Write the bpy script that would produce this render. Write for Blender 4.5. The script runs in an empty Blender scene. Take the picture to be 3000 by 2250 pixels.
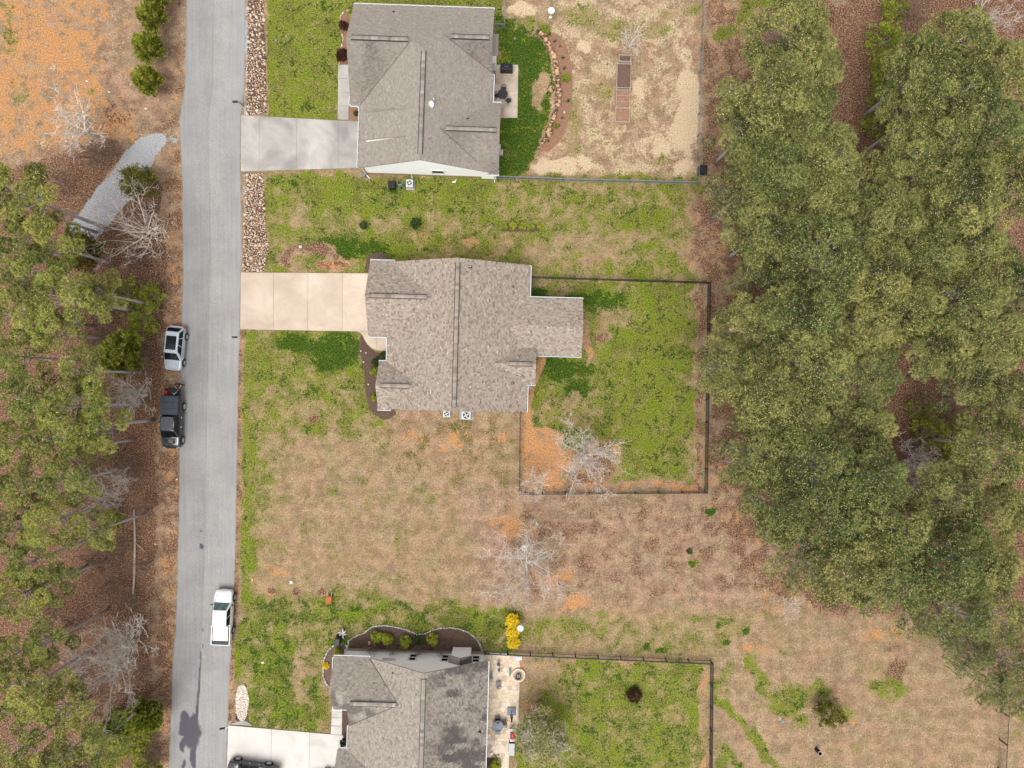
import bpy, math, random
import numpy as np
from mathutils import Vector, Matrix
random.seed(7)
rng = np.random.default_rng(7)
sc = bpy.context.scene
COL = sc.collection
rad = math.radians
ALT = 74.0          # camera height, metres
PPM = 27.5          # photo pixels per metre on the ground

# ------------------------------------------------------------------ camera, world, sun, exposure
cam = bpy.data.cameras.new('camera'); co = bpy.data.objects.new('camera', cam); COL.objects.link(co)
co.location = (0, 0, ALT); co.rotation_euler = (0, 0, 0)
cam.sensor_width = 36.0; cam.lens = 36.0 * ALT / (3000 / PPM); cam.clip_start = 1; cam.clip_end = 3000
sc.camera = co
SUN_EL, SUN_AZ = rad(67), rad(205)      # azimuth clockwise from +Y
world = bpy.data.worlds.new('World'); sc.world = world; world.use_nodes = True
wn = world.node_tree.nodes; wl = world.node_tree.links
sky = wn.new('ShaderNodeTexSky'); sky.sky_type = 'NISHITA'; sky.sun_disc = False
sky.sun_elevation = SUN_EL; sky.sun_rotation = SUN_AZ; sky.air_density = 1.0; sky.dust_density = 3.0; sky.ozone_density = 0.3
hs = wn.new('ShaderNodeHueSaturation'); hs.inputs['Saturation'].default_value = 0.12
wl.new(sky.outputs[0], hs.inputs['Color']); wl.new(hs.outputs[0], wn['Background'].inputs[0])
wn['Background'].inputs[1].default_value = 0.15
sl = bpy.data.lights.new('sun', 'SUN'); sl.energy = 1.15; sl.angle = rad(38); sl.color = (1.0, 0.95, 0.87)
so = bpy.data.objects.new('sun', sl); COL.objects.link(so)
sd = Vector((math.sin(SUN_AZ) * math.cos(SUN_EL), math.cos(SUN_AZ) * math.cos(SUN_EL), math.sin(SUN_EL)))
so.rotation_euler = sd.to_track_quat('Z', 'Y').to_euler(); so.location = (0, 0, 60)
sc.view_settings.view_transform = 'Standard'; sc.view_settings.look = 'None'
sc.view_settings.gamma = 1.0; sc.view_settings.use_curve_mapping = False
sc.view_settings.exposure = 0.92

# ------------------------------------------------------------------ helpers
def P(px, py, z=0.0):
    """place on the lot that shows at photo pixel (px,py) when it lies z metres above the ground"""
    s = (ALT - z) / ALT / PPM
    return Vector(((px - 1500) * s, (1125 - py) * s, z))
K = 3000 / 2212.0
def D(dx, dy, z=0.0): return P(dx * K, dy * K, z)
def lin(c):
    c = c / 255.0
    return c / 12.92 if c <= 0.04045 else ((c + 0.055) / 1.055) ** 2.4
GAIN = 1.6
def S(r, g, b, k=1.0): return (lin(r) / GAIN * k, lin(g) / GAIN * k, lin(b) / GAIN * k, 1.0)

def new_mat(name, rough=0.85, metal=0.0, spec=0.3):
    m = bpy.data.materials.new(name); m.use_nodes = True
    b = m.node_tree.nodes['Principled BSDF']
    b.inputs['Roughness'].default_value = rough; b.inputs['Metallic'].default_value = metal
    b.inputs['Specular IOR Level'].default_value = spec
    return m, m.node_tree.nodes, m.node_tree.links, b
def ramp(N, stops):
    r = N.new('ShaderNodeValToRGB'); e = r.color_ramp.elements
    while len(e) < len(stops): e.new(0.5)
    for i, (p, c) in enumerate(stops): e[i].position = p; e[i].color = c
    return r
def noise(N, L, scale, detail=4, rough=0.6, vec=None, dist=0.0):
    n = N.new('ShaderNodeTexNoise'); n.inputs['Scale'].default_value = scale; n.inputs['Detail'].default_value = detail
    n.inputs['Roughness'].default_value = rough; n.inputs['Distortion'].default_value = dist
    if vec is not None: L.new(vec, n.inputs['Vector'])
    return n
def mathn(N, L, op, a, b=None, clamp=False):
    m = N.new('ShaderNodeMath'); m.operation = op; m.use_clamp = clamp
    for i, v in enumerate((a, b)):
        if v is None: continue
        if isinstance(v, (int, float)): m.inputs[i].default_value = v
        else: L.new(v, m.inputs[i])
    return m.outputs[0]
def mix(N, L, f, a, b, mode='MIX'):
    m = N.new('ShaderNodeMix'); m.data_type = 'RGBA'; m.blend_type = mode
    if isinstance(f, (int, float)): m.inputs[0].default_value = f
    else: L.new(f, m.inputs[0])
    for i, v in ((6, a), (7, b)):
        if isinstance(v, tuple): m.inputs[i].default_value = v
        else: L.new(v, m.inputs[i])
    return m.outputs[2]
def bump(N, L, b, h, strength=0.3, dist=0.02):
    k = N.new('ShaderNodeBump'); k.inputs['Strength'].default_value = strength; k.inputs['Distance'].default_value = dist
    L.new(h, k.inputs['Height']); L.new(k.outputs[0], b.inputs['Normal'])
def geo(N): return N.new('ShaderNodeNewGeometry').outputs['Position']
def objco(N): return N.new('ShaderNodeTexCoord').outputs['Object']
def nmat(name, stops, scale=3.0, detail=5, rough=0.85, metal=0.0, spec=0.3, bumps=0.2, world_space=False):
    """plain surface: noise driven colour ramp"""
    m, N, L, b = new_mat(name, rough, metal, spec)
    v = geo(N) if world_space else objco(N)
    n = noise(N, L, scale, detail, 0.65, v); r = ramp(N, stops)
    L.new(n.outputs[0], r.inputs[0]); L.new(r.outputs[0], b.inputs['Base Color'])
    if bumps: bump(N, L, b, n.outputs[0], bumps, 0.02)
    return m
def two(name, c0, c1, scale=4.0, **k): return nmat(name, [(0.3, c0), (0.7, c1)], scale, **k)
def tonemat(name, stops, rough=0.8, spec=0.25, speck=0.25, speckscale=18.0, sss=0.0, rnd=0.0, metal=0.0):
    """face attribute 'tone' picks the colour; optional per-object variation"""
    m, N, L, b = new_mat(name, rough, metal, spec)
    a = N.new('ShaderNodeAttribute'); a.attribute_name = 'tone'
    f = a.outputs['Fac']
    r = ramp(N, stops); L.new(f, r.inputs[0]); c = r.outputs[0]
    if speck:
        n = noise(N, L, speckscale, 3, 0.6, objco(N))
        k = mathn(N, L, 'MULTIPLY_ADD', n.outputs[0], speck * 2)
        k.node.inputs[2].default_value = 1 - speck
        cc = N.new('ShaderNodeCombineColor')
        for i in range(3): L.new(k, cc.inputs[i])
        c = mix(N, L, 1.0, c, cc.outputs[0], 'MULTIPLY')
    if rnd:
        oi = N.new('ShaderNodeObjectInfo'); h = N.new('ShaderNodeHueSaturation')
        hh = mathn(N, L, 'MULTIPLY_ADD', oi.outputs['Random'], 0.036 * rnd); hh.node.inputs[2].default_value = 0.5 - 0.022 * rnd
        vv = mathn(N, L, 'MULTIPLY_ADD', oi.outputs['Random'], -0.35 * rnd); vv.node.inputs[2].default_value = 1 + 0.17 * rnd
        L.new(hh, h.inputs['Hue']); L.new(vv, h.inputs['Value']); L.new(c, h.inputs['Color']); c = h.outputs[0]
    L.new(c, b.inputs['Base Color'])
    return m

def tag(o, label=None, cat=None, group=None, kind=None):
    if label: o['label'] = label
    if cat: o['category'] = cat
    if group: o['group'] = group
    if kind: o['kind'] = kind
    return o
def thing(name, label, cat, loc=(0, 0, 0), rz=0.0, group=None):
    o = bpy.data.objects.new(name, None); COL.objects.link(o); o.empty_display_size = 0.3
    o.location = loc; o.rotation_euler = (0, 0, rz)
    return tag(o, label, cat, group)
def link_mesh(name, me, parent=None):
    o = bpy.data.objects.new(name, me); COL.objects.link(o); o.parent = parent
    return o
def copy_tree(o, parent=None):
    c = o.copy(); COL.objects.link(c); c.parent = parent
    for ch in list(o.children): copy_tree(ch, c)
    return c
def place(proto, used, loc, rz, sc_=1.0, label=None, group=None):
    o = proto if not used else copy_tree(proto)
    o.location = loc; o.rotation_euler = (0, 0, rz)
    o.scale = (sc_, sc_, sc_) if not isinstance(sc_, tuple) else sc_
    if label: o['label'] = label
    if group: o['group'] = group
    return o

class MB:
    def __init__(self): self.v = []; self.f = []; self.m = []; self.t = []
    def add(self, vs, fs, mat=0, tone=0.5, M=None):
        o = len(self.v)
        if M is not None: vs = [M @ Vector(p) for p in vs]
        self.v += [tuple(p) for p in vs]
        for i, q in enumerate(fs):
            self.f.append(tuple(o + k for k in q)); self.m.append(mat)
            self.t.append(tone[i] if isinstance(tone, (list, tuple)) else tone)
        return self
    def box(self, c, s, mat=0, rz=0.0, tone=0.5, M=None, taper=1.0):
        x, y, z = s[0] / 2, s[1] / 2, s[2] / 2; k = taper
        vs = [(-x, -y, -z), (x, -y, -z), (x, y, -z), (-x, y, -z), (-x * k, -y * k, z), (x * k, -y * k, z), (x * k, y * k, z), (-x * k, y * k, z)]
        T = Matrix.Translation(c) @ Matrix.Rotation(rz, 4, 'Z')
        if M is not None: T = M @ T
        return self.add(vs, [(0, 3, 2, 1), (4, 5, 6, 7), (0, 1, 5, 4), (1, 2, 6, 5), (2, 3, 7, 6), (3, 0, 4, 7)], mat, tone, T)
    def prism(self, poly, z0, z1, mat=0, tone=0.5, inset=0.0):
        n = len(poly); a = sum(poly[i][0] * poly[(i + 1) % n][1] - poly[(i + 1) % n][0] * poly[i][1] for i in range(n))
        if a < 0: poly = poly[::-1]
        cx = sum(p[0] for p in poly) / n; cy = sum(p[1] for p in poly) / n
        top = [(cx + (p[0] - cx) * (1 - inset), cy + (p[1] - cy) * (1 - inset), z1) for p in poly]
        vs = [(p[0], p[1], z0) for p in poly] + top
        fs = [tuple(range(n, 2 * n))] + [(i, (i + 1) % n, n + (i + 1) % n, n + i) for i in range(n)]
        return self.add(vs, fs, mat, tone)
    def tube(self, pts, rs, n=6, mat=0, tone=0.5, cap=True):
        pts = [Vector(p) for p in pts]
        if not isinstance(rs, (list, tuple)): rs = [rs] * len(pts)
        vs = []; fs = []
        for i, p in enumerate(pts):
            d = (pts[min(i + 1, len(pts) - 1)] - pts[max(i - 1, 0)])
            if d.length < 1e-9: d = Vector((0, 0, 1))
            d.normalize(); a = d.orthogonal().normalized(); b = d.cross(a)
            for k in range(n):
                t = 2 * math.pi * k / n
                vs.append(p + (a * math.cos(t) + b * math.sin(t)) * rs[i])
        for i in range(len(pts) - 1):
            for k in range(n): fs.append((i * n + k, i * n + (k + 1) % n, (i + 1) * n + (k + 1) % n, (i + 1) * n + k))
        if cap: fs.append(tuple(range(n))[::-1]); fs.append(tuple((len(pts) - 1) * n + k for k in range(n)))
        return self.add(vs, fs, mat, tone)
    def lathe(self, prof, n=16, mat=0, tone=0.5, M=None):
        vs = []; fs = []
        for r, z in prof:
            for k in range(n):
                t = 2 * math.pi * k / n; vs.append((r * math.cos(t), r * math.sin(t), z))
        for i in range(len(prof) - 1):
            for k in range(n): fs.append((i * n + k, i * n + (k + 1) % n, (i + 1) * n + (k + 1) % n, (i + 1) * n + k))
        fs.append(tuple(range(n))[::-1]); fs.append(tuple((len(prof) - 1) * n + k for k in range(n)))
        return self.add(vs, fs, mat, tone, M)
    def rock(self, c, s, mat=0, tone=0.5, r=random, rz=0.0):
        """irregular boulder, 12..20 faces"""
        n = 7; vs = []; rings = ((0.92, 0.0), (1.0, 0.35), (0.62, 0.85))
        jit = [r.uniform(0.78, 1.15) for _ in range(n)]
        for q, z in rings:
            for k in range(n):
                t = 2 * math.pi * (k + r.uniform(-.15, .15)) / n + rz; j = jit[k] * r.uniform(.93, 1.07)
                vs.append((c[0] + math.cos(t) * s[0] / 2 * q * j, c[1] + math.sin(t) * s[1] / 2 * q * j, c[2] + s[2] * (z + r.uniform(-.06, .06))))
        vs.append((c[0], c[1], c[2] + s[2])); fs = []
        for i in range(2):
            for k in range(n): fs.append((i * n + k, i * n + (k + 1) % n, (i + 1) * n + (k + 1) % n, (i + 1) * n + k))
        for k in range(n): fs.append((2 * n + k, 2 * n + (k + 1) % n, 3 * n))
        return self.add(vs, fs, mat, tone)
    def mesh(self, name, mats, smooth=False):
        me = bpy.data.meshes.new(name); me.from_pydata(self.v, [], self.f)
        for m in mats: me.materials.append(m)
        me.polygons.foreach_set('material_index', self.m)
        if smooth: me.polygons.foreach_set('use_smooth', [True] * len(self.f))
        a = me.attributes.new('tone', 'FLOAT', 'FACE'); a.data.foreach_set('value', self.t)
        me.update(); return me
    def build(self, name, mats, parent=None, smooth=False, bevel=0.0):
        if not isinstance(mats, (list, tuple)): mats = [mats]
        o = link_mesh(name, self.mesh(name, mats, smooth), parent)
        if bevel:
            b = o.modifiers.new('bevel', 'BEVEL'); b.width = bevel; b.segments = 2; b.limit_method = 'ANGLE'; b.angle_limit = rad(35)
        return o
def fast_mesh(name, V, F, tones, mats, mat_idx=None):
    """V (n,3), F (m,k) numpy"""
    me = bpy.data.meshes.new(name); k = F.shape[1]
    me.vertices.add(len(V)); me.vertices.foreach_set('co', V.astype(np.float32).ravel())
    me.loops.add(F.size); me.loops.foreach_set('vertex_index', F.astype(np.int32).ravel())
    me.polygons.add(len(F)); me.polygons.foreach_set('loop_start', np.arange(0, F.size, k, dtype=np.int32))
    for m in mats: me.materials.append(m)
    if mat_idx is not None: me.polygons.foreach_set('material_index', mat_idx.astype(np.int32))
    a = me.attributes.new('tone', 'FLOAT', 'FACE'); a.data.foreach_set('value', tones.astype(np.float32))
    me.update(calc_edges=True); return me

# ------------------------------------------------------------------ materials
M = {}
M['bark'] = two('pine_bark', S(160, 152, 152), S(212, 204, 206), 5)
M['pine'] = tonemat('pine_needles', [(0.0, S(56, 68, 30)), (0.35, S(116, 128, 66)), (0.7, S(174, 180, 102)), (0.93, S(214, 208, 122)), (0.97, S(232, 210, 128)), (1.0, S(250, 230, 156))], 0.6, 0.3, 0.12, 3, rnd=1.0)
M['pineL'] = tonemat('pine_needles_light', [(0.0, S(76, 90, 32)), (0.4, S(146, 156, 72)), (0.8, S(200, 204, 104)), (0.95, S(212, 206, 100)), (1.0, S(230, 216, 116))], 0.6, 0.3, 0.12, 3, rnd=0.8)
M['cedar'] = tonemat('cedar_foliage', [(0.0, S(82, 92, 18)), (0.5, S(152, 164, 52)), (1.0, S(218, 220, 104))], 0.6, 0.3, 0.1, 4, rnd=0.5)
M['olive'] = tonemat('juniper_foliage', [(0.0, S(84, 84, 26)), (0.5, S(132, 128, 50)), (1.0, S(176, 170, 84))], 0.6, 0.3, 0.1, 4)
M['dark_leaf'] = tonemat('dark_shrub_leaves', [(0.0, S(36, 60, 28)), (0.6, S(74, 104, 48)), (1.0, S(126, 148, 82))], 0.6, 0.3, 0.1, 4, rnd=0.6)
M['ygreen'] = tonemat('spring_leaves', [(0.0, S(100, 116, 26)), (0.5, S(156, 172, 48)), (1.0, S(208, 216, 90))], 0.6, 0.3, 0.1, 4, rnd=0.8)
M['bud'] = tonemat('opening_buds', [(0.0, S(150, 150, 92)), (0.5, S(206, 200, 132)), (1.0, S(240, 232, 172))], 0.6, 0.3, 0.1, 4)
M['yellow'] = tonemat('forsythia_flowers', [(0.0, (.55, .34, .01, 1)), (0.5, (.78, .56, .02, 1)), (1.0, (.85, .70, .06, 1))], 0.6, 0.3, 0.1, 4)
M['redbrown'] = tonemat('dark_red_twigs', [(0.0, S(50, 28, 20)), (0.6, S(92, 56, 42)), (1.0, S(130, 90, 70))], 0.8, 0.2, 0.1, 4)
M['twig'] = tonemat('bare_grey_twigs', [(0.0, S(190, 174, 160)), (0.6, S(232, 220, 206)), (1.0, S(252, 246, 238))], 0.8, 0.2, 0.1, 4, rnd=0.6)
M['brush'] = tonemat('brown_twigs', [(0.0, S(98, 76, 62)), (0.6, S(144, 120, 102)), (1.0, S(180, 158, 140))], 0.8, 0.2, 0.1, 4, rnd=0.6)
M['white'] = two('white_paint', S(236, 236, 234), S(250, 250, 250), 2, rough=0.5, bumps=0)
M['dark'] = two('dark_metal', S(34, 34, 38), S(52, 52, 58), 6, rough=0.5, bumps=0)
M['black'] = two('black_plastic', S(26, 27, 32), S(42, 44, 50), 4, rough=0.45, bumps=0)
M['grey'] = two('grey_plastic', S(120, 122, 126), S(150, 152, 156), 4, rough=0.6, bumps=0)
M['lgrey'] = two('light_grey_metal', S(196, 198, 200), S(222, 224, 226), 4, rough=0.5, bumps=0)
M['slate'] = two('slate_blue_top', S(104, 116, 130), S(128, 140, 152), 6, rough=0.5, bumps=0)
M['wood'] = two('weathered_wood', S(176, 158, 140), S(214, 200, 184), 8)
M['red'] = two('red_paint', S(190, 30, 36), S(215, 50, 56), 4, rough=0.4, bumps=0)
M['orange'] = two('rusty_orange_steel', S(176, 92, 52), S(206, 124, 78), 6)
M['teal'] = two('teal_plastic', S(70, 140, 130), S(96, 168, 156), 6)
M['terra'] = two('terracotta', S(196, 140, 112), S(218, 166, 138), 6)
M['skin'] = two('skin', S(206, 160, 136), S(220, 176, 152), 6, bumps=0)
M['glass'], N, L, b = new_mat('dark_glass', 0.1, 0.0, 0.25)
n = noise(N, L, 2.0, 2, 0.5, objco(N)); r = ramp(N, [(0.3, (.002, .003, .005, 1)), (0.75, (.008, .014, .014, 1))]); L.new(n.outputs[0], r.inputs[0]); L.new(r.outputs[0], b.inputs['Base Color'])
M['glass_pale'] = two('windshield_reflection_glass', S(44, 66, 66), S(120, 144, 142), 3.5, rough=0.12, bumps=0)  # reflection put into the glass colour as paler blotches
def paint(name, c, rough=0.22):
    m, N, L, b = new_mat(name, rough, 0.0, 0.5)
    n = noise(N, L, 40, 2, 0.5, objco(N)); L.new(mix(N, L, n.outputs[0], tuple(x * 0.93 for x in c[:3]) + (1,), c), b.inputs['Base Color'])
    b.inputs['Coat Weight'].default_value = 0.6; b.inputs['Coat Roughness'].default_value = 0.08
    return m
M['silver'] = paint('silver_car_paint', S(196, 206, 216)); M['carwhite'] = paint('white_car_paint', S(248, 248, 250))
M['carblack'] = paint('black_car_paint', S(38, 40, 46), 0.15); M['grey_paint'] = paint('dark_grey_car_paint', S(86, 88, 98), 0.25)
M['canvas'] = two('charcoal_soft_cover', S(62, 70, 80), S(76, 84, 94), 5, rough=0.8)
M['tyre'] = two('tyre_rubber', S(34, 34, 38), S(54, 54, 58), 6, rough=0.9)
M['rim'] = two('alloy_rim', S(190, 190, 190), S(225, 225, 222), 4, rough=0.35, bumps=0)
M['lamp_red'] = two('red_lamp_lens', S(196, 24, 34), S(230, 50, 60), 4, rough=0.2, bumps=0)
M['lamp_clear'] = two('clear_lamp_lens', S(196, 202, 206), S(230, 234, 238), 9, rough=0.2, bumps=0)
M['mulch'] = nmat('bark_mulch', [(0.3, S(52, 38, 32)), (0.5, S(96, 74, 62)), (0.72, S(150, 124, 106))], 14, 6, world_space=True, bumps=0.5)
M['redmulch'] = nmat('reddish_mulch', [(0.3, S(122, 88, 68)), (0.55, S(160, 120, 95)), (0.75, S(188, 152, 128))], 10, 6, world_space=True, bumps=0.5)
M['soil'] = nmat('garden_soil', [(0.3, S(62, 48, 42)), (0.5, S(112, 90, 78)), (0.75, S(166, 140, 122))], 12, 6, world_space=True, bumps=0.5)
M['claysoil'] = nmat('clay_soil', [(0.3, S(120, 86, 66)), (0.5, S(166, 126, 100)), (0.75, S(196, 162, 136))], 8, 6, world_space=True, bumps=0.5)
M['stone'] = tonemat('field_stone', [(0.0, S(140, 116, 100)), (0.2, S(196, 164, 132)), (0.5, S(222, 194, 162)), (0.75, S(230, 212, 192)), (1.0, S(240, 234, 226))], 0.85, 0.2, 0.3, 9)
M['boulder'] = nmat('weathered_boulder', [(0.36, S(78, 62, 60)), (0.47, S(104, 84, 76)), (0.52, S(206, 164, 124)), (0.7, S(226, 190, 150))], 2.4, 6, world_space=True, bumps=0.5)
M['flag'] = tonemat('flagstone', [(0.0, S(214, 188, 168)), (0.25, S(232, 208, 182)), (0.7, S(240, 222, 196)), (1.0, S(246, 232, 212))], 0.8, 0.2, 0.16, 5)
M['mortar'] = two('sandy_joint', S(196, 172, 144), S(220, 198, 170), 8, world_space=True)
M['edging'] = tonemat('pale_edging_stone', [(0.0, S(170, 166, 160)), (1.0, S(228, 226, 222))], 0.8, 0.2, 0.2, 9)
def concrete(name, c0, c1, c2, sc1=0.5):
    m, N, L, b = new_mat(name, 0.85, 0, 0.2); g = geo(N)
    n = noise(N, L, sc1, 6, 0.6, g, 0.4); r = ramp(N, [(0.34, c0), (0.5, c1), (0.66, c2)]); L.new(n.outputs[0], r.inputs[0])
    n2 = noise(N, L, 14, 4, 0.7, g); r2 = ramp(N, [(0.3, (0.86, 0.86, 0.86, 1)), (0.7, (1.08, 1.08, 1.08, 1))]); L.new(n2.outputs[0], r2.inputs[0])
    a = N.new('ShaderNodeAttribute'); a.attribute_name = 'tone'
    c = mix(N, L, 1.0, r.outputs[0], r2.outputs[0], 'MULTIPLY')
    k = mathn(N, L, 'MULTIPLY_ADD', a.outputs['Fac'], 0.12); k.node.inputs[2].default_value = 0.94
    cc = N.new('ShaderNodeCombineColor')
    for i in range(3): L.new(k, cc.inputs[i])
    L.new(mix(N, L, 1.0, c, cc.outputs[0], 'MULTIPLY'), b.inputs['Base Color']); bump(N, L, b, n2.outputs[0], 0.15)
    return m
M['conc_stained'] = concrete('stained_grey_concrete', S(160, 156, 152), S(186, 181, 175), S(208, 203, 196), 0.3)
M['conc_warm'] = concrete('warm_beige_concrete', S(208, 188, 168), S(220, 200, 180), S(230, 212, 194), 0.4)
M['conc_white'] = concrete('pale_concrete', S(214, 208, 200), S(228, 222, 214), S(236, 231, 224), 0.5)
M['conc_patio'] = concrete('patio_concrete', S(176, 160, 142), S(206, 190, 172), S(222, 208, 192), 0.6)
M['joint'] = two('dark_joint_dirt', S(150, 136, 124), S(176, 162, 148), 3, world_space=True)
def siding(name, c, bright=1.0):
    m, N, L, b = new_mat(name, 0.6, 0, 0.3); o = objco(N)
    sep = N.new('ShaderNodeSeparateXYZ'); L.new(o, sep.inputs[0])
    f = mathn(N, L, 'FRACT', mathn(N, L, 'MULTIPLY', sep.outputs[2], 5.5))
    n = noise(N, L, 1.2, 3, 0.5, o); L.new(mix(N, L, n.outputs[0], tuple(x * 0.94 for x in c[:3]) + (1,), c), b.inputs['Base Color'])
    bump(N, L, b, f, 0.5, 0.02); return m
M['siding_white'] = siding('white_lap_siding', (.86, .86, .85, 1)); M['siding_grey'] = siding('light_grey_lap_siding', (.82, .82, .815, 1))
M['brick'] = two('tan_foundation', S(150, 122, 104), S(186, 160, 138), 9)
def roofmat(name, stops):
    return tonemat(name, stops, 0.9, 0.15, 0.14, 30)
M['roof_a'] = roofmat('asphalt_shingle_taupe', [(0.0, S(112, 104, 98)), (0.35, S(146, 137, 128)), (0.6, S(164, 155, 145)), (1.0, S(194, 186, 175))])
M['roof_b'] = roofmat('asphalt_shingle_brown_blend', [(0.0, S(122, 108, 96)), (0.3, S(148, 132, 118)), (0.5, S(168, 155, 141)), (0.8, S(182, 171, 158)), (1.0, S(204, 195, 183))])
M['roof_c'] = roofmat('asphalt_shingle_weathered', [(0.0, S(96, 90, 88)), (0.3, S(136, 128, 120)), (0.55, S(166, 156, 144)), (1.0, S(196, 186, 173))])

# ------------------------------------------------------------------ ground: one sheet, its cover painted as densities
LAT = {}
def lattice(seed):
    if seed not in LAT: LAT[seed] = np.random.default_rng(seed).random((256, 256))
    return LAT[seed]
def vnoise(X, Y, cell, seed, octs=4, gain=0.55):
    tot = np.zeros_like(X); amp = 1.0; s = 0.0
    for o in range(octs):
        g = lattice(seed * 17 + o); x = X / cell * 2 ** o + 37.3 * o; y = Y / cell * 2 ** o + 11.7 * o
        xi = np.floor(x).astype(int); yi = np.floor(y).astype(int); fx = x - xi; fy = y - yi
        fx = fx * fx * (3 - 2 * fx); fy = fy * fy * (3 - 2 * fy)
        a = g[xi % 256, yi % 256]; b_ = g[(xi + 1) % 256, yi % 256]; c = g[xi % 256, (yi + 1) % 256]; d = g[(xi + 1) % 256, (yi + 1) % 256]
        tot += amp * ((a * (1 - fx) + b_ * fx) * (1 - fy) + (c * (1 - fx) + d * fx) * fy); s += amp; amp *= gain
    return tot / s
def axis_line(half, step, far):
    f = np.arange(-half, half + 1e-6, step); o = []
    x = half; st = step
    while x < far: st *= 1.7; x += st; o.append(x)
    o = np.array(o); return np.concatenate([-o[::-1], f, o])
gx = axis_line(60, 0.25, 450); gy = axis_line(46, 0.25, 450)
GX, GY = np.meshgrid(gx, gy)
# d-coordinates: the photo at 2212 px wide; warped a little so that edges run irregularly
def dcoord(X, Y, warp=1.0):
    dx = (X * PPM + 1500) / K; dy = (1125 - Y * PPM) / K
    if warp:
        dx = dx + (vnoise(X, Y, 3.0, 3) - .5) * 34 * warp + (vnoise(X, Y, .8, 5, 2) - .5) * 10 * warp
        dy = dy + (vnoise(X, Y, 3.0, 4) - .5) * 34 * warp + (vnoise(X, Y, .8, 6, 2) - .5) * 10 * warp
    return dx, dy
def sstep(x): x = np.clip(x, 0, 1); return x * x * (3 - 2 * x)
def ell(X, Y, cx, cy, rx, ry, rot=0.0, soft=0.35):
    c, s = math.cos(rad(rot)), math.sin(rad(rot)); u = ((X - cx) * c + (Y - cy) * s) / rx; v = (-(X - cx) * s + (Y - cy) * c) / ry
    r = np.sqrt(u * u + v * v); return sstep((1 + soft - r) / (2 * soft))
def poly(X, Y, pts, soft=8.0):
    """soft polygon mask (signed distance)"""
    inside = np.zeros(X.shape, bool); dmin = np.full(X.shape, 1e9); n = len(pts)
    for i in range(n):
        x0, y0 = pts[i]; x1, y1 = pts[(i + 1) % n]
        cond = ((y0 > Y) != (y1 > Y))
        with np.errstate(divide='ignore', invalid='ignore'):
            xi = (x1 - x0) * (Y - y0) / ((y1 - y0) if y1 != y0 else 1e-9) + x0
        inside ^= cond & (X < xi)
        L2 = (x1 - x0) ** 2 + (y1 - y0) ** 2
        t = np.clip(((X - x0) * (x1 - x0) + (Y - y0) * (y1 - y0)) / max(L2, 1e-9), 0, 1)
        dmin = np.minimum(dmin, np.hypot(X - x0 - t * (x1 - x0), Y - y0 - t * (y1 - y0)))
    sd_ = np.where(inside, dmin, -dmin); return sstep((sd_ + soft) / (2 * soft))
def rect(x0, y0, x1, y1): return [(x0, y0), (x1, y0), (x1, y1), (x0, y1)]
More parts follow.
